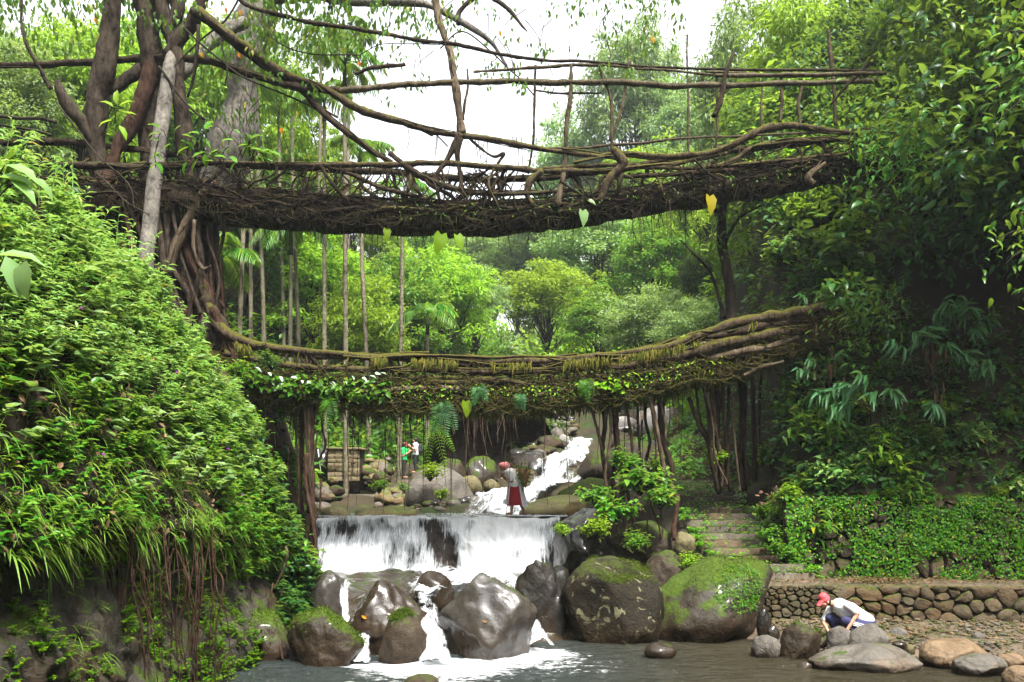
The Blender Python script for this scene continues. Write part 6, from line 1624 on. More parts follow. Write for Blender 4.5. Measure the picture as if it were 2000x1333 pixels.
# bamboo-like plants with long drooping leaves
def bamboo_plant(label, base, tips, mat=L_BAMB, dead=0, L=.56, seed=0, nleaf=12):
    rg = np.random.default_rng(400 + seed); base = np.asarray(base, float)
    t = thing('bamboo_plant', label, 'plant', base)
    for i, tp in enumerate(tips):
        tp = np.asarray(tp, float); g = Geo()
        mid = base * .45 + tp * .55 + A(0, 0, .25)
        C_ = tube(g, [base + .1 * rg.normal(size=3), mid, tp], [.018, .013, .006], 5, 6); cn = g.build('cane', B_STICK, t, base)
        q = C_[-1] + (C_[-1] - C_[-4]) * np.linspace(-1.6, .2, nleaf)[:, None] * 1.0
        tg = nrm(C_[-1] - C_[-4]); sd = nrm(np.cross(tg, A(0, 1, 0)))
        for j in range(nleaf):
            sg = 1 if j % 2 else -1
            d = nrm(tg * .6 + sd * sg * .5 + A(0, -.3, -.75) + .25 * rg.normal(size=3)); l = L * (.65 + .5 * rg.random())
            g = Geo(); leaves(g, q[j][None], d[None], nrm(A(0, -1, .5) + .3 * rg.normal(size=3))[None], l, l * .17, 'long'); g.build('leaf', mat, cn, base)
    for j in range(dead):
        p = base + A(rg.normal() * .2, -.25 + rg.normal() * .1, .9 + rg.normal() * .35); g = Geo(); leaves(g, p[None], nrm(A(rg.normal() * .25, -.1, -1))[None], A(0, -1, 0)[None], .5 * (.6 + .7 * rg.random()), .06, 'lance'); g.build('dead_leaf', L_DEAD, t, base)
    return t
def tips(lst, Y): return [W(a, b, Y + d) for a, b, d in lst]
bamboo_plant('bamboo plant with long leaves drooping over the middle of the right slope', W(1720, 820, 22.6), tips([(1640, 745, -.6), (1700, 770, -.7), (1600, 765, -.5), (1680, 730, -.6), (1740, 760, -.5), (1625, 790, -.6)], 22.4), seed=1)
bamboo_plant('bamboo plant with withered sheaths below the dark hollow', W(1815, 760, 22.8), tips([(1790, 650, -.5), (1850, 670, -.6), (1740, 665, -.6), (1810, 640, -.4), (1880, 690, -.5)], 22.6), dead=16, seed=2)
bamboo_plant('bamboo plant whose leaves fan out in the light at right', W(1870, 700, 23), tips([(1850, 590, -.6), (1890, 600, -.7), (1930, 620, -.6), (1830, 610, -.5), (1905, 640, -.7), (1870, 580, -.4)], 22.8), seed=3, L=.5)
bamboo_plant('single leaf fan hanging low beside the withered sheaths', W(1815, 830, 22.3), tips([(1830, 795, -.5), (1820, 790, -.6)], 22.2), dead=6, seed=4)
bamboo_plant('leaf fan at right beside the broken brown stem', W(1960, 790, 22.6), tips([(1925, 705, -.5), (1900, 715, -.6)], 22.4), seed=5)
bamboo_plant('small bamboo with tan sheaths left on the right slope', W(1620, 780, 23), tips([(1580, 700, -.4), (1560, 720, -.5), (1640, 690, -.4)], 22.8), dead=8, seed=6, L=.34)
bamboo_plant('stiff dark bamboo sprig above the right slope', W(1760, 640, 23.4), tips([(1750, 560, -.3), (1765, 540, -.3), (1735, 570, -.3)], 23.2), L_DARK, seed=7, L=.3)
bamboo_plant('bamboo plant at the very left of the right slope near the bridge end', W(1600, 660, 23.6), tips([(1565, 575, -.3), (1600, 570, -.3), (1620, 590, -.3)], 23.4), L_DARK, seed=8, L=.34)

# leafy boughs hanging in at the upper right
def bough(label, base, ends, mat, L, n, seed, spread=.35):
    rg = np.random.default_rng(seed); base = np.asarray(base, float); t = thing('bough', label, 'branch', base); gl = Geo()
    for e in ends:
        g = Geo(); C_ = tube(g, [base, base * .5 + e * .5 + A(0, 0, .3), e], [.04, .025, .008], 5, 6, wob=.1, seed=seed); g.build('branch', B_TREE, t, base)
        q = C_[rg.integers(len(C_) // 3, len(C_), n)] + spread * rg.normal(size=(n, 3)); l = L * (.6 + .7 * rg.random(n))
        leaves(gl, q, nrm(rdir(rg, n) * A(1, 1, .4) + A(-.3, -.2, -.6)), nrm(A(0, -.4, 1) + .4 * rdir(rg, n)), l, l * .42, 'oval')
    gl.build('foliage', mat, t, base, smooth=False)
bough('leafy bough hanging in at the right edge halfway up the hill', W(2120, 150, 19), [W(1930, 120, 18.5), W(1900, 200, 18.6), W(1960, 230, 18.2), W(1945, 60, 18.8), W(1990, 300, 18.4)], L_MID, .25, 42, 21)
bough('small bough with broad leaves at the right edge above the slope', W(2100, 480, 18), [W(1960, 520, 17.8), W(1940, 470, 18), W(1980, 420, 17.9), W(1985, 590, 17.8)], L_MID, .22, 26, 22, .22)
bough('bright bough at the top right corner', W(2080, -60, 20), [W(1900, 10, 20), W(1840, 60, 20.5), W(1960, 60, 19.6), W(1800, -10, 21)], L_BRIGHT, .22, 50, 23, .4)
bough('bright leafy bough above the right end of the upper bridge', W(1900, 300, 23.4), [W(1720, 230, 22.8), W(1680, 270, 23), W(1760, 260, 22.6), W(1740, 190, 23)], L_BRIGHT, .19, 80, 24, .35)
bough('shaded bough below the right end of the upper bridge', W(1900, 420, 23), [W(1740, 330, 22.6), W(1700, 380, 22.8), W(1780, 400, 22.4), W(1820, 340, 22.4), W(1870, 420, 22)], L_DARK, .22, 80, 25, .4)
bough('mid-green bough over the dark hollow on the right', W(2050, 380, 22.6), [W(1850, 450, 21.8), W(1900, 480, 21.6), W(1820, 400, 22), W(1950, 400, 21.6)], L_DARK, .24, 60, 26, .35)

bough('leafy bough hiding the right end of the upper bridge deck', W(1860, 320, 22.6), [W(1690, 300, 22.2), W(1670, 350, 22.2), W(1720, 380, 22.0), W(1700, 260, 22.4), W(1740, 320, 22)], L_MID, .2, 90, 27, .32)
bough('leafy bough hiding the right end of the lower bridge', W(1780, 620, 22.9), [W(1630, 600, 22.5), W(1610, 660, 22.6), W(1660, 690, 22.4), W(1690, 610, 22.4)], L_MID, .17, 80, 28, .3)
bough('dark bough hanging into the hollow of the right slope', W(2040, 420, 22.4), [W(1900, 500, 22), W(1850, 520, 22.4), W(1960, 540, 21.8), W(1790, 490, 22.6)], L_DARK, .22, 60, 29, .3)
# taro leaves and hanging ferns growing on the bridges
def taro(label, pts, mat=L_TARO):
    b = W(pts[0][0], pts[0][1] - 40, pts[0][2] + .2); t = thing('taro', label, 'plant', b)
    for a, c, Y, L, tw in pts:
        p = W(a, c, Y); g = Geo(); tube(g, [b, b * .5 + p * .5 + A(0, -.1, .12), p], [.012, .01, .007], 5, 4); sk = g.build('stalk', B_STEM, t, b)
        g = Geo(); leaves(g, p[None], nrm(A(math.sin(tw), -.15, -math.cos(tw)))[None], A(.4 + .3 * math.sin(tw), -1, .5)[None], L, L * .62, 'heart'); g.build('leaf', mat, sk, b)
taro('pair of yellow-green heart leaves hanging under the upper bridge', [(862, 458, 23.5, .55, -.2), (893, 460, 23.5, .42, .35), (755, 448, 23.5, .32, .1)])
taro('large pale heart leaf under the right half of the upper bridge', [(1138, 412, 23.4, .42, .1), (1150, 392, 23.4, .22, 1.1)], L_PALE)
taro('yellow heart leaf hanging below the right end of the upper bridge', [(1386, 384, 23.4, .5, .1)], leaf_mat('leaf_taro_old', [(0, (.3, .28, .04)), (1, (.36, .3, .05))], .4, .5))
taro('spotted heart leaf hanging under the lower bridge', [(910, 785, 23.4, .42, .1)])
def fern(label, base, tips_, mat, L=.16):
    base = np.asarray(base, float); t = thing('fern', label, 'fern', base); rg = np.random.default_rng(len(label))
    for e in tips_:
        e = np.asarray(e, float); g = Geo(); C_ = tube(g, [base, base * .5 + e * .5 + A(0, -.12, .08), e], [.008, .006, .003], 4, 8); tg = nrm(np.gradient(C_, axis=0))
        S = nrm(np.cross(tg, A(0, -1, 0))); n = len(C_) - 2
        for sg in (-1, 1): leaves(g, C_[2:], nrm(S[2:] * sg + .5 * tg[2:] + .08 * rdir(rg, n)), np.tile(A(0, -1, .2), (n, 1)), L * np.sin(np.linspace(.9, 2.9, n)) + .02, .035, 'lance')
        g.build('frond', mat, t, base, smooth=False)
fern('long fern frond hanging below the left part of the lower bridge', W(636, 775, 23.5), [W(640, 842, 23.4), W(655, 815, 23.4)], L_MID, .2)
fern('broad feathery fern under the middle of the lower bridge', W(862, 785, 23.5), [W(850, 845, 23.3), W(872, 850, 23.3), W(890, 838, 23.4), W(868, 815, 23.3)], L_BAMB, .22)
fern('bright drooping palm-like fronds below the middle of the lower bridge', W(845, 825, 24.0), [W(836, 905, 23.8), W(872, 920, 23.8), W(886, 880, 23.8)], L_BRIGHT, .15)
fern('small fern hanging on the right half of the lower bridge', W(1143, 742, 23.5), [W(1148, 785, 23.4), W(1135, 775, 23.4), W(1158, 770, 23.4)], L_MID, .14)
fern('fern on the front of the lower bridge right of centre', W(1015, 770, 23.5), [W(1022, 800, 23.4), W(1010, 798, 23.4)], L_BAMB, .13)
fern('fern tuft on the front of the lower bridge above the spotted leaf', W(935, 755, 23.5), [W(925, 790, 23.3), W(950, 785, 23.3), W(940, 775, 23.3)], L_BAMB, .14)
# string of pale leaves across the lower bridge
g = Geo(); q = resample(np.array([W(462, 706, 23.3), W(545, 734, 23.3), W(620, 748, 23.3), W(690, 738, 23.3), W(745, 728, 23.3)]), 7); tube(g, q, .006, 4, 1)
PV = thing('pale_vine', 'vine with a row of pale shining leaves across the left part of the lower bridge', 'vine', q[0]); g.build('stem', B_STEM, PV, q[0])
rv = np.random.default_rng(12)
for i, p in enumerate(q[3:]):
    if i % 7 in (3, 5): continue
    g = Geo(); leaves(g, (p + .03 * rv.normal(size=3))[None], nrm(A(1, -.2, -.35) + .5 * rv.normal(size=3))[None], nrm(A(0, -.3, 1) + .4 * rv.normal(size=3))[None], .12 + .1 * rv.random(), .08, 'oval'); g.build('leaf', plain('leaf_silver', (.26, .34, .24), .35, .1) if i == 0 else MATS['leaf_silver'], PV, q[0])
# reddish roots hanging down the left rock face, and pale looping vines
rng = np.random.default_rng(99); RO = W(345, 1060, 13.6)
rc = thing('root_curtain', 'curtain of reddish roots hanging down the left rock face to the water', 'roots', RO)
for i in range(58):
    a = rng.choice([rng.uniform(262, 425), rng.uniform(150, 430)]); b = a + rng.normal() * 26; y0 = rng.uniform(1000, 1120); Yr = np.interp(a, [262, 425], [12.4, 14.6]) - .15; r = rng.choice([.005, .008, .013])
    R_([(a, y0, Yr), (a * .7 + b * .3 + rng.normal() * 9, 1140, Yr - .15), (a * .4 + b * .6 + rng.normal() * 9, 1230, Yr - .1), (b, 1345, Yr)], [r, r, r * .9, r * .8], B_RED, 'root', rc, RO, 5, 5, .05)
for label, segs in [('pale forked vine looping down the far left rock face', [([(165, 1055, 12), (150, 1120, 11.8), (120, 1200, 11.7), (103, 1270, 11.6), (105, 1345, 11.6)], .018), ([(150, 1125, 11.8), (130, 1180, 11.7), (142, 1240, 11.7), (140, 1280, 11.7), (108, 1300, 11.6)], .014)]),
                    ('pale vine bowed over the left edge of the pool', [([(558, 1068, 18.4), (560, 1090, 18.3), (535, 1150, 18.1), (495, 1168, 18.0), (455, 1165, 18)], .026)]),
                    ('cluster of pale slanting stems at the foot of the left bank', [([(508, 1070, 18), (480, 1130, 17.8), (450, 1190, 17.6), (430, 1245, 17.5)], .024), ([(495, 1090, 18), (465, 1150, 17.8), (448, 1200, 17.6), (442, 1240, 17.6)], .03), ([(485, 1150, 17.9), (460, 1180, 17.7), (452, 1230, 17.6)], .026)]),
                    ('brown root dangling before the moss-topped boulder', [([(533, 1140, 17.4), (528, 1180, 17.2), (532, 1220, 17.0), (545, 1255, 16.7), (552, 1290, 16.5)], .022)])]:
    o0 = W(*segs[0][0][0]); t = thing('vine', label, 'vine', o0)
    for pts, r in segs: R_(pts, r, B_PALE if 'pale' in label else B_RED, 'stem', t, o0, 6, 6, .02)
# ------------------------------------------------------------------ far bank, hut, steps and rubble behind the weir
xs = np.linspace(-3.9, 2.2, 50); ss = np.linspace(0, 1, 16)
U_, S2 = np.meshgrid(xs, ss, indexing='ij')
oy = np.interp(S2, [0, .25, .5, .62, .8, 1], [37.2, 38.8, 38.9, 38.0, 37.4, 40.5]); oz = np.interp(S2, [0, .25, .5, .62, .8, 1], [3.2, 4.0, 5.2, 6.2, 6.6, 7.0])
nz = fbm(np.stack([U_ * .9, S2 * 4, U_ * 0], -1), 71)
edge = sstep(-5.5, -3.2, U_) * sstep(2.2, .8, U_)
edge = np.clip((U_ + 3.9) / 1.2, 0, 1) * np.clip((2.2 - U_) / 1.2, 0, 1)
V, Q = grid(U_, oy + .7 * nz + 2 * (1 - edge), 3.0 + (oz - 3.0) * edge**.5 + .4 * nz, 50, 16)
tag(Geo().add(V, Q).build('earth_bank', R_SOIL), kind='structure')  # overhang and dark soil added so the hollow reads as deep shade
rng = np.random.default_rng(111)
rb = thing('root_curtain', 'thin roots hanging before the dark hollow in the far bank', 'roots', A(-1.5, 37.5, 6.2))
for i in range(40):
    a = rng.uniform(852, 1010); l = rng.uniform(30, 110)
    R_([(a, 790, 37.2), (a + rng.normal() * 2, 790 + l * .5, 37.2), (a + rng.normal() * 4, 790 + l, 37.1)], [.025, .02, .01], [B_RED, B_STICK][i % 2], 'root', rb, A(-1.5, 37.5, 6.2), 4, 3, .02)

HO = W(660, 935, 38)
hut = thing('stone_hut', 'small square hut of cut stone blocks on the left beyond the weir', 'hut', HO)
x0, x1 = W(640, 900, 38)[0], W(702, 900, 38)[0]; zt, zb = W(650, 874, 38)[2], W(650, 940, 38)[2]
def box(g, a, b):
    a, b = np.asarray(a, float), np.asarray(b, float)
    V = np.array([[x, y, z] for x in (a[0], b[0]) for y in (a[1], b[1]) for z in (a[2], b[2])])
    g.add(V, np.array([[0, 1, 3, 2], [4, 6, 7, 5], [0, 4, 5, 1], [2, 3, 7, 6], [0, 2, 6, 4], [1, 5, 7, 3]]))
    return g
box(Geo(), (x0 + .02, 38.035, zb - .5), (x1 - .04, 39.6, zt - .08)).build('core', R_MORTAR, hut, HO, smooth=False)
rows = 7; rh = (zt - zb - .1) / rows
for r in range(rows):
    n = 4; off = .2 if r % 2 else 0
    for c in range(n):
        a = x0 + (x1 - x0) * max(0, (c - off)) / (n - off); b = x0 + (x1 - x0) * (c + 1 - off) / (n - off)
        stone_piece(np.array([[a, zb + r * rh], [b, zb + r * rh], [b, zb + (r + 1) * rh], [a, zb + (r + 1) * rh]]), lambda u, v, d: np.stack([u, 38.03 - np.asarray(d) + 0 * u, v], -1), rng, .03, R_BLOCK, hut, HO, joint=.008, name='block', rounded=False)
    for c in range(3):
        box(Geo(), (x0 - .03 - .02 * rng.random(), 38.22 + c * .46, zb + r * rh + .012), (x0 + .1, 38.22 + c * .46 + .44, zb + (r + 1) * rh - .012)).build('block', R_BLOCK, hut, HO, smooth=False)
box(Geo(), (x0 - .08, 37.94, zt - .1), (x1 + .06, 39.7, zt)).build('roof_slab', R_BLOCK, hut, HO, smooth=False)
dw = Geo(); box(dw, (W(614, 900, 38.6)[0], 38.5, zb - .2), (x0 - .06, 39.6, zt - .02)); dw.build('side_wall', R_DARK, hut, HO, smooth=False)  # dark box stands in for the shadowed opening at the left
SO = W(720, 985, 35.5); fs = thing('stone_steps', 'broad worn steps climbing to the hut beyond the weir', 'stairs', SO)
for i in range(8):
    f = i / 7; Yq = 35.2 + 5.6 * f; py = 987 - 50 * f; xl, xr = np.interp(f, [0, 1], [640, 705]), np.interp(f, [0, 1], [745, 800])
    a, b = W(xl, py, Yq), W(xr, py, Yq); g = box(Geo(), (a[0], Yq, a[2] - .5), (b[0], Yq + .95, a[2])); o = g.build('step', R_STEP if i % 2 else R_BROWN, fs, SO, smooth=False)
for i in range(46):
    px = rng.choice([rng.uniform(700, 790), rng.uniform(605, 660), rng.uniform(740, 790)]); py = rng.uniform(895, 935) if px > 695 else rng.uniform(935, 992)
    if px > 738 and rng.random() < .4: py = rng.uniform(955, 1000)
    if px > 762 and py < 945: px = rng.uniform(702, 750)
    Yq = np.interp(py, [890, 1000], [41, 34]); s = rng.uniform(.25, .75); V, Fa = boulder_geo((s * 1.2, s, s * .8), 500 + i, sub=3, rough=.15, facets=8)
    o = Geo().add(V, Fa).build('stone', [R_BROWN, R_GREY, R_OCHRE, R_BLOCK][i % 4]); o.location = W(px, py, Yq); tag(o, 'rubble stone heaped beside the far steps and the hut', 'stone', 'rubble stones by the far steps')
sg = Geo(); tube(sg, [W(627, 925, 38), W(621, 878, 38.2)], [.02, .02], 6, 2); tag(sg.build('pole', C_KHAKI), 'thin pale stick leaning at the left side of the stone hut', 'stick')

# ------------------------------------------------------------------ people
def surface_nets(vals, org, h):
    s = vals < 0; nx, ny, nz = vals.shape
    c = np.zeros((nx - 1, ny - 1, nz - 1), int)
    for dx in (0, 1):
        for dy in (0, 1):
            for dz in (0, 1): c += s[dx:nx - 1 + dx, dy:ny - 1 + dy, dz:nz - 1 + dz]
    cell = (c > 0) & (c < 8); idx = np.full(c.shape, -1); idx[cell] = np.arange(cell.sum())
    I = np.argwhere(cell); acc = np.zeros((len(I), 3)); cnt = np.zeros(len(I))
    corners = [(0, 0, 0), (1, 0, 0), (0, 1, 0), (1, 1, 0), (0, 0, 1), (1, 0, 1), (0, 1, 1), (1, 1, 1)]
    for a in range(8):
        for b in range(a + 1, 8):
            ca, cb = np.array(corners[a]), np.array(corners[b])
            if np.abs(ca - cb).sum() != 1: continue
            va = vals[tuple((I + ca).T)]; vb = vals[tuple((I + cb).T)]; m = (va < 0) != (vb < 0)
            t = va[m] / (va[m] - vb[m]); acc[m] += ca + (cb - ca) * t[:, None]; cnt[m] += 1
    V = (I + acc / cnt[:, None]) * h + org
    Q = []
    for ax in range(3):
        sl = [slice(None)] * 3; sh = [slice(None)] * 3; sl[ax] = slice(0, -1); sh[ax] = slice(1, None)
        e = s[tuple(sl)] != s[tuple(sh)]; u, v = [(1, 2), (2, 0), (0, 1)][ax]
        E = np.argwhere(e); E = E[(E[:, u] > 0) & (E[:, v] > 0)]
        E = E[(E[:, u] < vals.shape[u] - 1) & (E[:, v] < vals.shape[v] - 1)]
        def g_(du, dv):
            q = E.copy(); q[:, u] -= du; q[:, v] -= dv; return idx[tuple(q.T)]
        q = np.stack([g_(1, 1), g_(0, 1), g_(0, 0), g_(1, 0)], 1)
        fl = s[tuple(E.T)]; q[~fl] = q[~fl][:, ::-1]; Q.append(q)
    return V, np.vstack(Q)
def sdf_geo(prims, h=.012, blend=.03):
    """round cones (a, b, ra, rb[, squash xyz]) melted into one skin"""
    P = []
    for p in prims:
        a, b, ra, rb = np.asarray(p[0], float), np.asarray(p[1], float), p[2], p[3]
        sq = np.asarray(p[4], float) if len(p) > 4 else np.ones(3); P.append((a, b, ra, rb, sq))
    lo = np.min([np.minimum(a, b) - max(ra, rb) * sq.max() for a, b, ra, rb, sq in P], 0) - 3 * h
    hi = np.max([np.maximum(a, b) + max(ra, rb) * sq.max() for a, b, ra, rb, sq in P], 0) + 3 * h
    n = np.ceil((hi - lo) / h).astype(int) + 1; vals = np.full(n, 9.0)
    for a, b, ra, rb, sq in P:
        R = max(ra, rb) * sq.max() + blend + 2 * h
        i0 = np.maximum(0, np.floor((np.minimum(a, b) - R - lo) / h).astype(int)); i1 = np.minimum(n, np.ceil((np.maximum(a, b) + R - lo) / h).astype(int) + 1)
        ax = [lo[k] + h * np.arange(i0[k], i1[k]) for k in range(3)]
        G_ = np.stack(np.meshgrid(*ax, indexing='ij'), -1)
        ba = b - a; L2 = max(ba @ ba, 1e-9); t = np.clip(((G_ - a) @ ba) / L2, 0, 1)
        dv = (G_ - a - t[..., None] * ba) / sq
        d = np.linalg.norm(dv, axis=-1) - (ra + (rb - ra) * t)
        s_ = tuple(slice(i0[k], i1[k]) for k in range(3)); o = vals[s_]
        k_ = np.clip(.5 + .5 * (o - d) / blend, 0, 1); vals[s_] = o * (1 - k_) + d * k_ - blend * k_ * (1 - k_)
    V, Q = surface_nets(vals, lo, h); return Geo().add(V, Q)
def hand(w, d, pn, s=1.0, curl=.3, side=1):
    """palm and five fingers from wrist w along d, pn = palm normal"""
    w = np.asarray(w, float); d = nrm(np.asarray(d, float)); pn = nrm(np.asarray(pn, float)); sd = np.cross(d, pn) * side
    out = [(w, w + d * .075 * s, .024 * s, .030 * s)]
    for k, (o, l) in enumerate([(-.030, .066), (-.010, .078), (.010, .072), (.029, .056)]):
        b = w + d * .085 * s + sd * o * s; m = b + (d * (1 - curl * .4) + pn * curl * .5) * l * .55 * s; e = m + (d * (1 - curl) + pn * curl) * l * .5 * s
        out += [(b - d * .02 * s, m, .0105 * s, .0095 * s), (m, e, .0095 * s, .008 * s)]
    tb = w + d * .025 * s - sd * .026 * s; tm = tb + (d * .6 - sd * .7) * .04 * s; te = tm + (d * .9 - sd * .2) * .035 * s
    return out + [(tb, tm, .013 * s, .011 * s), (tm, te, .011 * s, .009 * s)]

# squatting person by the shore
MO = W(1650, 1248, 17.85)
man = thing('person', 'person in red cap, white shirt and navy trousers squatting by the shore', 'person', MO)
face = nrm(A(-.72, -.30, -.62)); hc = A(-.40, -.04, .74)
body = [(hc, hc + face * .04 + A(0, 0, -.03), .092, .075), (hc + A(.01, 0, -.02), hc + face * .06 + A(-.01, 0, -.075), .075, .045), (A(-.33, -.02, .70), A(-.15, 0, .66), .058, .065),
        (hc + face * .088, hc + face * .112 + A(0, 0, -.012), .016, .014), (hc + A(.03, -.088, -.01), hc + A(.035, -.094, -.035), .018, .014),
        (A(-.10, 0, .62), A(.40, 0, .30), .12, .13), (A(-.02, -.18, .66), A(.16, -.23, .52), .05, .045), (A(.16, -.23, .52), A(-.07, -.30, .21), .043, .028),
        (A(-.22, .14, .62), A(-.38, .10, .30), .05, .042), (A(-.38, .10, .30), A(-.33, -.06, .13), .04, .027),
        (A(.40, -.11, .24), A(-.06, -.2, .36), .085, .06), (A(-.06, -.2, .36), A(.10, -.18, .08), .055, .04), (A(.40, .1, .24), A(-.27, .08, .38), .085, .06), (A(-.27, .08, .38), A(-.10, .1, .08), .055, .04),
        (A(.12, -.18, .04), A(-.06, -.2, .03), .042, .035, (1, 1, .8)), (A(-.08, .1, .04), A(-.26, .1, .03), .042, .035, (1, 1, .8))]
body += hand((-.07, -.30, .21), (-.85, .12, -.42), (.1, -.1, -1), 1.0, .25) + hand((-.33, -.06, .13), (.25, -.5, -.8), (.6, .5, -.5), 1.0, .5, -1)
sdf_geo(body, .0095, .022).build('body', SKIN, man)
for s_ in (-1, 1):
    side_ = nrm(np.cross(face, A(0, 0, 1))); e = hc + face * .088 + side_ * .032 * s_ + A(0, 0, .012)
    sdf_geo([(e, e + A(.001, 0, 0), .011, .011)], .004, .005).build('eye', HAIR, man)
sdf_geo([(hc + face * .10 + A(.0, 0, -.052) + nrm(np.cross(face, A(0, 0, 1))) * -.02, hc + face * .10 + A(0, 0, -.052) + nrm(np.cross(face, A(0, 0, 1))) * .02, .007, .007)], .004, .005).build('mouth', plain('lips', (.22, .06, .05), .5, .1), man)
up = nrm(A(-.45, -.05, .85)); fw = nrm(face - (face @ up) * up)
capc = hc + A(-.012, 0, .035)
cp = sdf_geo([(capc, capc + up * .035, .106, .092), (capc + fw * .09 - up * .005, capc + fw * .17 - up * .045, .062, .05, (1, 1, .35))], .009, .02).build('cap', C_RED, man)
sdf_geo([(capc + up * .125, capc + up * .128, .012, .012)], .005, .01).build('button', C_RED, cp)
sdf_geo([(hc + A(.05, 0, .0), hc + A(.06, 0, -.035), .078, .06)], .01, .02).build('hair', HAIR, man)
sdf_geo([(A(-.10, 0, .64), A(.10, 0, .54), .145, .155, (1, 1.15, 1)), (A(.10, 0, .54), A(.42, 0, .34), .155, .150, (1, 1.15, 1)), (A(-.02, -.17, .675), A(.125, -.225, .55), .076, .066), (A(-.20, .14, .63), A(-.365, .115, .36), .072, .056), (A(-.17, -.02, .665), A(-.14, 0, .66), .082, .09),
         (A(-.12, -.02, .56), A(.05, -.02, .42), .10, .10)], .0105, .03).build('shirt', C_WHITE, man)
sdf_geo([(A(.42, 0, .29), A(.44, 0, .22), .165, .16, (1, 1.15, 1)), (A(.40, -.12, .24), A(-.06, -.2, .37), .125, .088), (A(-.06, -.2, .37), A(.10, -.18, .10), .082, .058), (A(.40, .11, .24), A(-.27, .08, .39), .125, .088), (A(-.27, .08, .39), A(-.1, .1, .1), .082, .06)], .0105, .03).build('trousers', C_NAVY, man)
for dz in (-.03, .0, .03):
    g = Geo(); tube(g, [A(.50, -.165, .22 + dz), A(.36, -.24, .26 + dz), A(.20, -.262, .30 + dz), A(.06, -.272, .335 + dz)], .008, 5, 5); g.build('stripe', C_STRIPE, man)
sdf_geo([(A(.13, -.18, .035), A(-.04, -.2, .025), .048, .04, (1, 1, .7))], .009, .01).build('shoe', C_KHAKI, man); sdf_geo([(A(-.08, .1, .035), A(-.26, .1, .025), .048, .04, (1, 1, .7))], .009, .01).build('shoe', C_KHAKI, man)

# person walking along the weir crest with a basket
WO = W(1003, 1005.5, 26.15)
wo = thing('person', 'stooped person in headscarf and maroon skirt walking along the weir with a back basket', 'person', WO)
hc = A(-.27, -.02, 1.36); face = nrm(A(-.9, -.12, -.38))
body = [(hc, hc + face * .035, .09, .078), (hc + face * .08, hc + face * .105 + A(0, 0, -.01), .015, .013), (hc + face * .03 + A(0, 0, -.05), hc + face * .055 + A(0, 0, -.075), .055, .04), (A(-.22, 0, 1.30), A(-.10, 0, 1.21), .055, .06), (A(-.10, 0, 1.16), A(.03, 0, .85), .12, .13),
        (A(-.10, -.15, 1.18), A(-.06, -.2, .94), .045, .04), (A(-.06, -.2, .94), A(-.27, -.12, 1.10), .036, .027), (A(-.12, .15, 1.18), A(-.14, .19, .94), .045, .04), (A(-.14, .19, .94), A(-.32, .08, 1.08), .036, .027),
        (A(.02, -.06, .8), A(-.03, -.06, .45), .09, .065), (A(-.03, -.06, .45), A(-.06, -.06, .06), .058, .036), (A(-.05, -.06, .035), A(-.2, -.07, .025), .04, .03), (A(.04, .07, .8), A(.12, .07, .45), .09, .065), (A(.12, .07, .45), A(.3, .07, .09), .058, .036), (A(.3, .07, .07), A(.19, .06, .02), .038, .03)]
body += hand((-.27, -.12, 1.10), (-.5, .1, .8), (1, .2, .2), .95, .5) + hand((-.32, .08, 1.08), (-.3, -.2, .9), (1, 0, .2), .95, .5, -1)
sdf_geo(body, .0105, .025).build('body', SKIN_D, wo)
for s_ in (-1, 1): sdf_geo([(hc + face * .088 + A(0, .032 * s_, .015), hc + face * .089 + A(0, .032 * s_, .015), .011, .011)], .005, .005).build('eye', HAIR, wo)
sdf_geo([(hc + A(.01, 0, .03), hc + A(.05, 0, .035), .108, .105, (1.1, 1, .95)), (hc + A(.09, 0, .0), hc + A(.16, 0, -.05), .075, .03), (hc + A(-.06, 0, .055), hc + A(-.1, 0, .05), .06, .05)], .012, .03).build('headscarf', SCARF, wo)
sdf_geo([(A(-.11, 0, 1.18), A(.03, 0, .86), .15, .155, (1, 1.15, 1)), (A(-.10, -.15, 1.19), A(-.075, -.19, 1.0), .075, .07), (A(-.12, .15, 1.19), A(-.13, .19, 1.0), .075, .07)], .013, .03).build('blouse', C_GREYW, wo)
def skirt(z1, z0, c1, c0, r1, r0, folds, seed, a0=0, a1=2 * math.pi):
    n, m = 40, 12; a = np.linspace(a0, a1, n); s = np.linspace(0, 1, m); Aa, Ss = np.meshgrid(a, s, indexing='ij')
    rx = r1[0] + (r0[0] - r1[0]) * Ss**.8; ry = r1[1] + (r0[1] - r1[1]) * Ss**.8; k = 1 + folds * Ss * np.sin(Aa * 7 + seed + 1.5 * Ss)
    X_ = c1[0] + (c0[0] - c1[0]) * Ss + rx * k * np.cos(Aa); Y_ = c1[1] + (c0[1] - c1[1]) * Ss + ry * k * np.sin(Aa); Z_ = z1 + (z0 - z1) * Ss + .02 * np.sin(Aa * 3)
    V, Q = grid(X_, Y_, Z_, n, m); return Geo().add(V, Q)
skirt(.95, .27, (.03, 0), (.06, 0), (.15, .14), (.25, .18), .05, 0).build('skirt', C_MAROON, wo)
skirt(1.0, .24, (.05, 0), (.13, 0), (.165, .155), (.27, .2), .06, 1, -1.15, 1.15).build('wrap', C_LILAC, wo); skirt(1.0, .30, (.02, 0), (.0, 0), (.165, .155), (.24, .2), .06, 2, 2.2, 4.1).build('wrap', C_LILAC, wo)
bk = Geo(); n = 18; a = np.linspace(0, 2 * math.pi, n, endpoint=False); prof = [(.02, .78), (.10, .80), (.20, 1.30), (.185, 1.30), (.09, .84)]
Vb_ = np.array([[.26 + r * math.cos(t) + .10 * (z - .8), r * math.sin(t), z] for r, z in prof for t in a]); i = np.arange(len(prof) - 1)[:, None] * n; j = np.arange(n)[None]
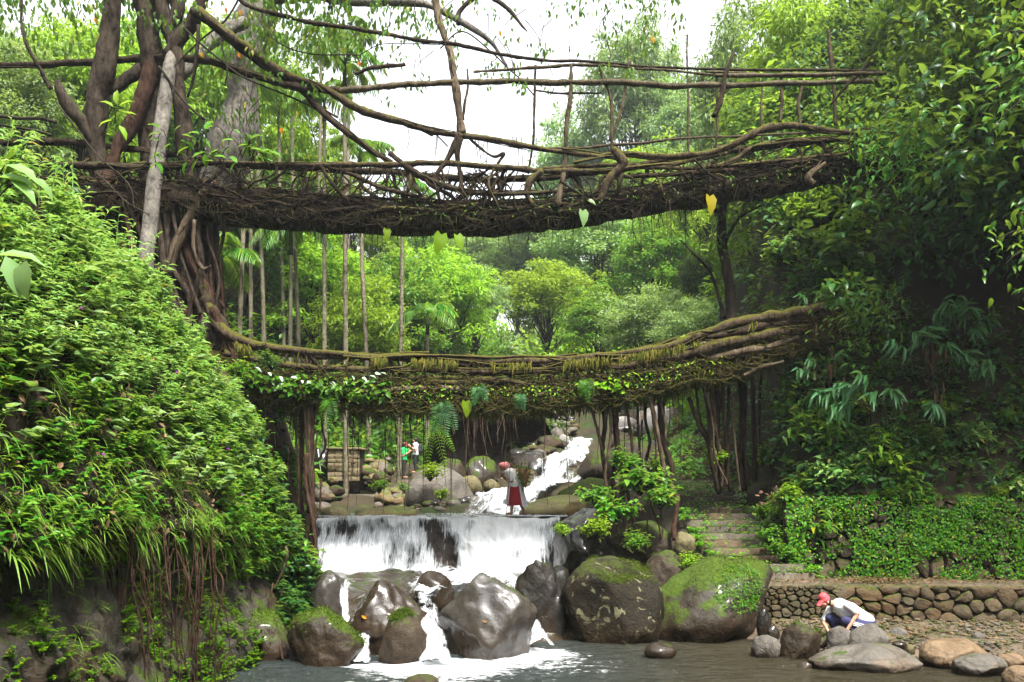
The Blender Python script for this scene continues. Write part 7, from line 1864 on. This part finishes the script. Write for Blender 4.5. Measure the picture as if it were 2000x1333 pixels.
bk.add(Vb_, np.stack([i + j, i + (j + 1) % n, i + n + (j + 1) % n, i + n + j], -1).reshape(-1, 4)); bo = bk.build('basket', CANE, None); bo.location = WO; tag(bo, 'conical cane basket on the back of the walking person', 'basket')
g = Geo(); tube(g, [A(.16, -.12, 1.2), A(-.05, -.12, 1.43), A(-.22, -.09, 1.45), A(-.33, 0, 1.42), A(-.22, .09, 1.45), A(-.05, .12, 1.43), A(.16, .12, 1.2)], .012, 5, 4); g.build('head_strap', CANE, bo)
g = Geo(); rg = np.random.default_rng(3); n = 130; P = A(.25, -.1, 1.12) + rg.normal(size=(n, 3)) * A(.10, .10, .22); leaves(g, P, nrm(rdir(rg, n) + A(0, -.2, -.6)), rdir(rg, n), .11, .05, 'oval'); o = g.build('leaf_bundle', L_MID); o.location = WO; tag(o, 'leafy green bundle tied to the basket of the walking person', 'leaves', kind='stuff')

# visitors on the far side
def stander(label, base, f, shirt, pants, hair_long=False, arms=((.22, -.12, 1.15), (.2, .1, 1.1)), skin=SKIN, hat=None, strap=False):
    t = thing('person', label, 'person', base)
    def X(p): return A(p[0] * f, p[1], p[2])
    hc = X((.03, 0, 1.5)); fd = X((1, -.1, -.15))
    b = [(hc, hc + fd * .03 - A(0, 0, .03), .09, .075), (hc + fd * .085, hc + fd * .1, .014, .012), (X((0, 0, 1.42)), X((0, 0, 1.33)), .05, .055), (X((0, 0, 1.25)), X((0, 0, .85)), .12, .13), (X((0, -.08, .82)), X((.02, -.1, .45)), .085, .06), (X((.02, -.1, .45)), X((-.02, -.1, .07)), .055, .04), (X((0, .08, .82)), X((-.02, .1, .45)), .085, .06), (X((-.02, .1, .45)), X((-.05, .1, .07)), .055, .04),
         (X((-.02, -.1, .04)), X((.14, -.11, .03)), .042, .035), (X((-.05, .1, .04)), X((.11, .11, .03)), .042, .035)]
    for s_, hnd in zip((-1, 1), arms):
        e = X((-.02, .21 * s_, 1.0)); b += [(X((0, .18 * s_, 1.28)), e, .045, .04), (e, X(hnd), .037, .027)] + hand(X(hnd), X((.7, -.2 * s_, .6)), X((0, -s_, 0)), .95, .5, s_)
    sdf_geo(b, .0125, .025).build('body', skin, t)
    sdf_geo([(X((0, 0, 1.26)), X((0, 0, .86)), .15, .155, (.95, 1.2, 1)), (X((0, .17, 1.28)), X((-.01, .2, 1.1)), .07, .065), (X((0, -.17, 1.28)), X((-.01, -.2, 1.1)), .07, .065)], .015, .03).build('shirt', shirt, t)
    sdf_geo([(X((0, 0, .86)), X((0, 0, .8)), .145, .14, (1, 1.15, 1)), (X((0, -.08, .82)), X((.02, -.1, .45)), .105, .08), (X((.02, -.1, .45)), X((-.02, -.1, .1)), .078, .06), (X((0, .08, .82)), X((-.02, .1, .45)), .105, .08), (X((-.02, .1, .45)), X((-.05, .1, .1)), .078, .06)], .015, .03).build('trousers', pants, t)
    hr = [(hc + X((-.02, 0, .025)), hc + X((-.03, 0, 0)), .1, .095)]
    if hair_long: hr += [(hc + X((-.06, 0, 0)), X((-.13, 0, 1.22)), .08, .06)]
    sdf_geo(hr, .014, .02).build('hair', HAIR, t)
    if hat: sdf_geo([(hc + X((0, 0, .04)), hc + X((.02, 0, .04)), .103, .095)], .014, .02).build('cap', hat, t)
    if strap:
        g = Geo(); tube(g, [X((.13, -.12, 1.38)), X((.15, -.05, 1.2)), X((.1, .14, .95))], .022, 5, 4); g.build('strap', STRAP, t)
        sdf_geo([(X((-.2, 0, 1.25)), X((-.2, 0, 1.0)), .1, .11, (1, 1.3, 1))], .016, .02).build('backpack', STRAP, t)
stander('person with long dark hair in a bright green shirt beyond the weir', W(789, 934, 42), 1, C_GREEN, C_BLACK, True, ((.26, -.1, 1.18), (.24, .1, 1.2)), hat=plain('cap_maroon', (.16, .03, .04), .7, .1))
stander('person in a printed white shirt with a dark shoulder strap facing the one in green', W(812, 924, 42.4), -1, C_PRINT, C_BLACK, False, ((.24, -.1, 1.22), (.2, .1, 1.15)), strap=True)
stander('person in a dark striped shirt half hidden by bright fronds', W(840, 922, 43), 1, C_DGREY, C_KHAKI, False, ((.1, -.25, .85), (.1, .25, .85)))

# ------------------------------------------------------------------ haze
g = box(Geo(), (-128, -44, -2.7), (128, 199, 62)); hz = g.build('haze', [], smooth=False)
hm = bpy.data.materials.new('haze'); hm.use_nodes = True; n_ = hm.node_tree; n_.nodes.remove(n_.nodes['Principled BSDF'])
pv = n_.nodes.new('ShaderNodeVolumePrincipled'); pv.inputs['Color'].default_value = (.86, .93, 1, 1); pv.inputs['Density'].default_value = .0004; pv.inputs['Anisotropy'].default_value = .3
n_.links.new(pv.outputs[0], n_.nodes['Material Output'].inputs['Volume']); hz.data.materials.append(hm)
tag(hz, kind='stuff', label='thin pale haze filling the gorge', cat='haze')
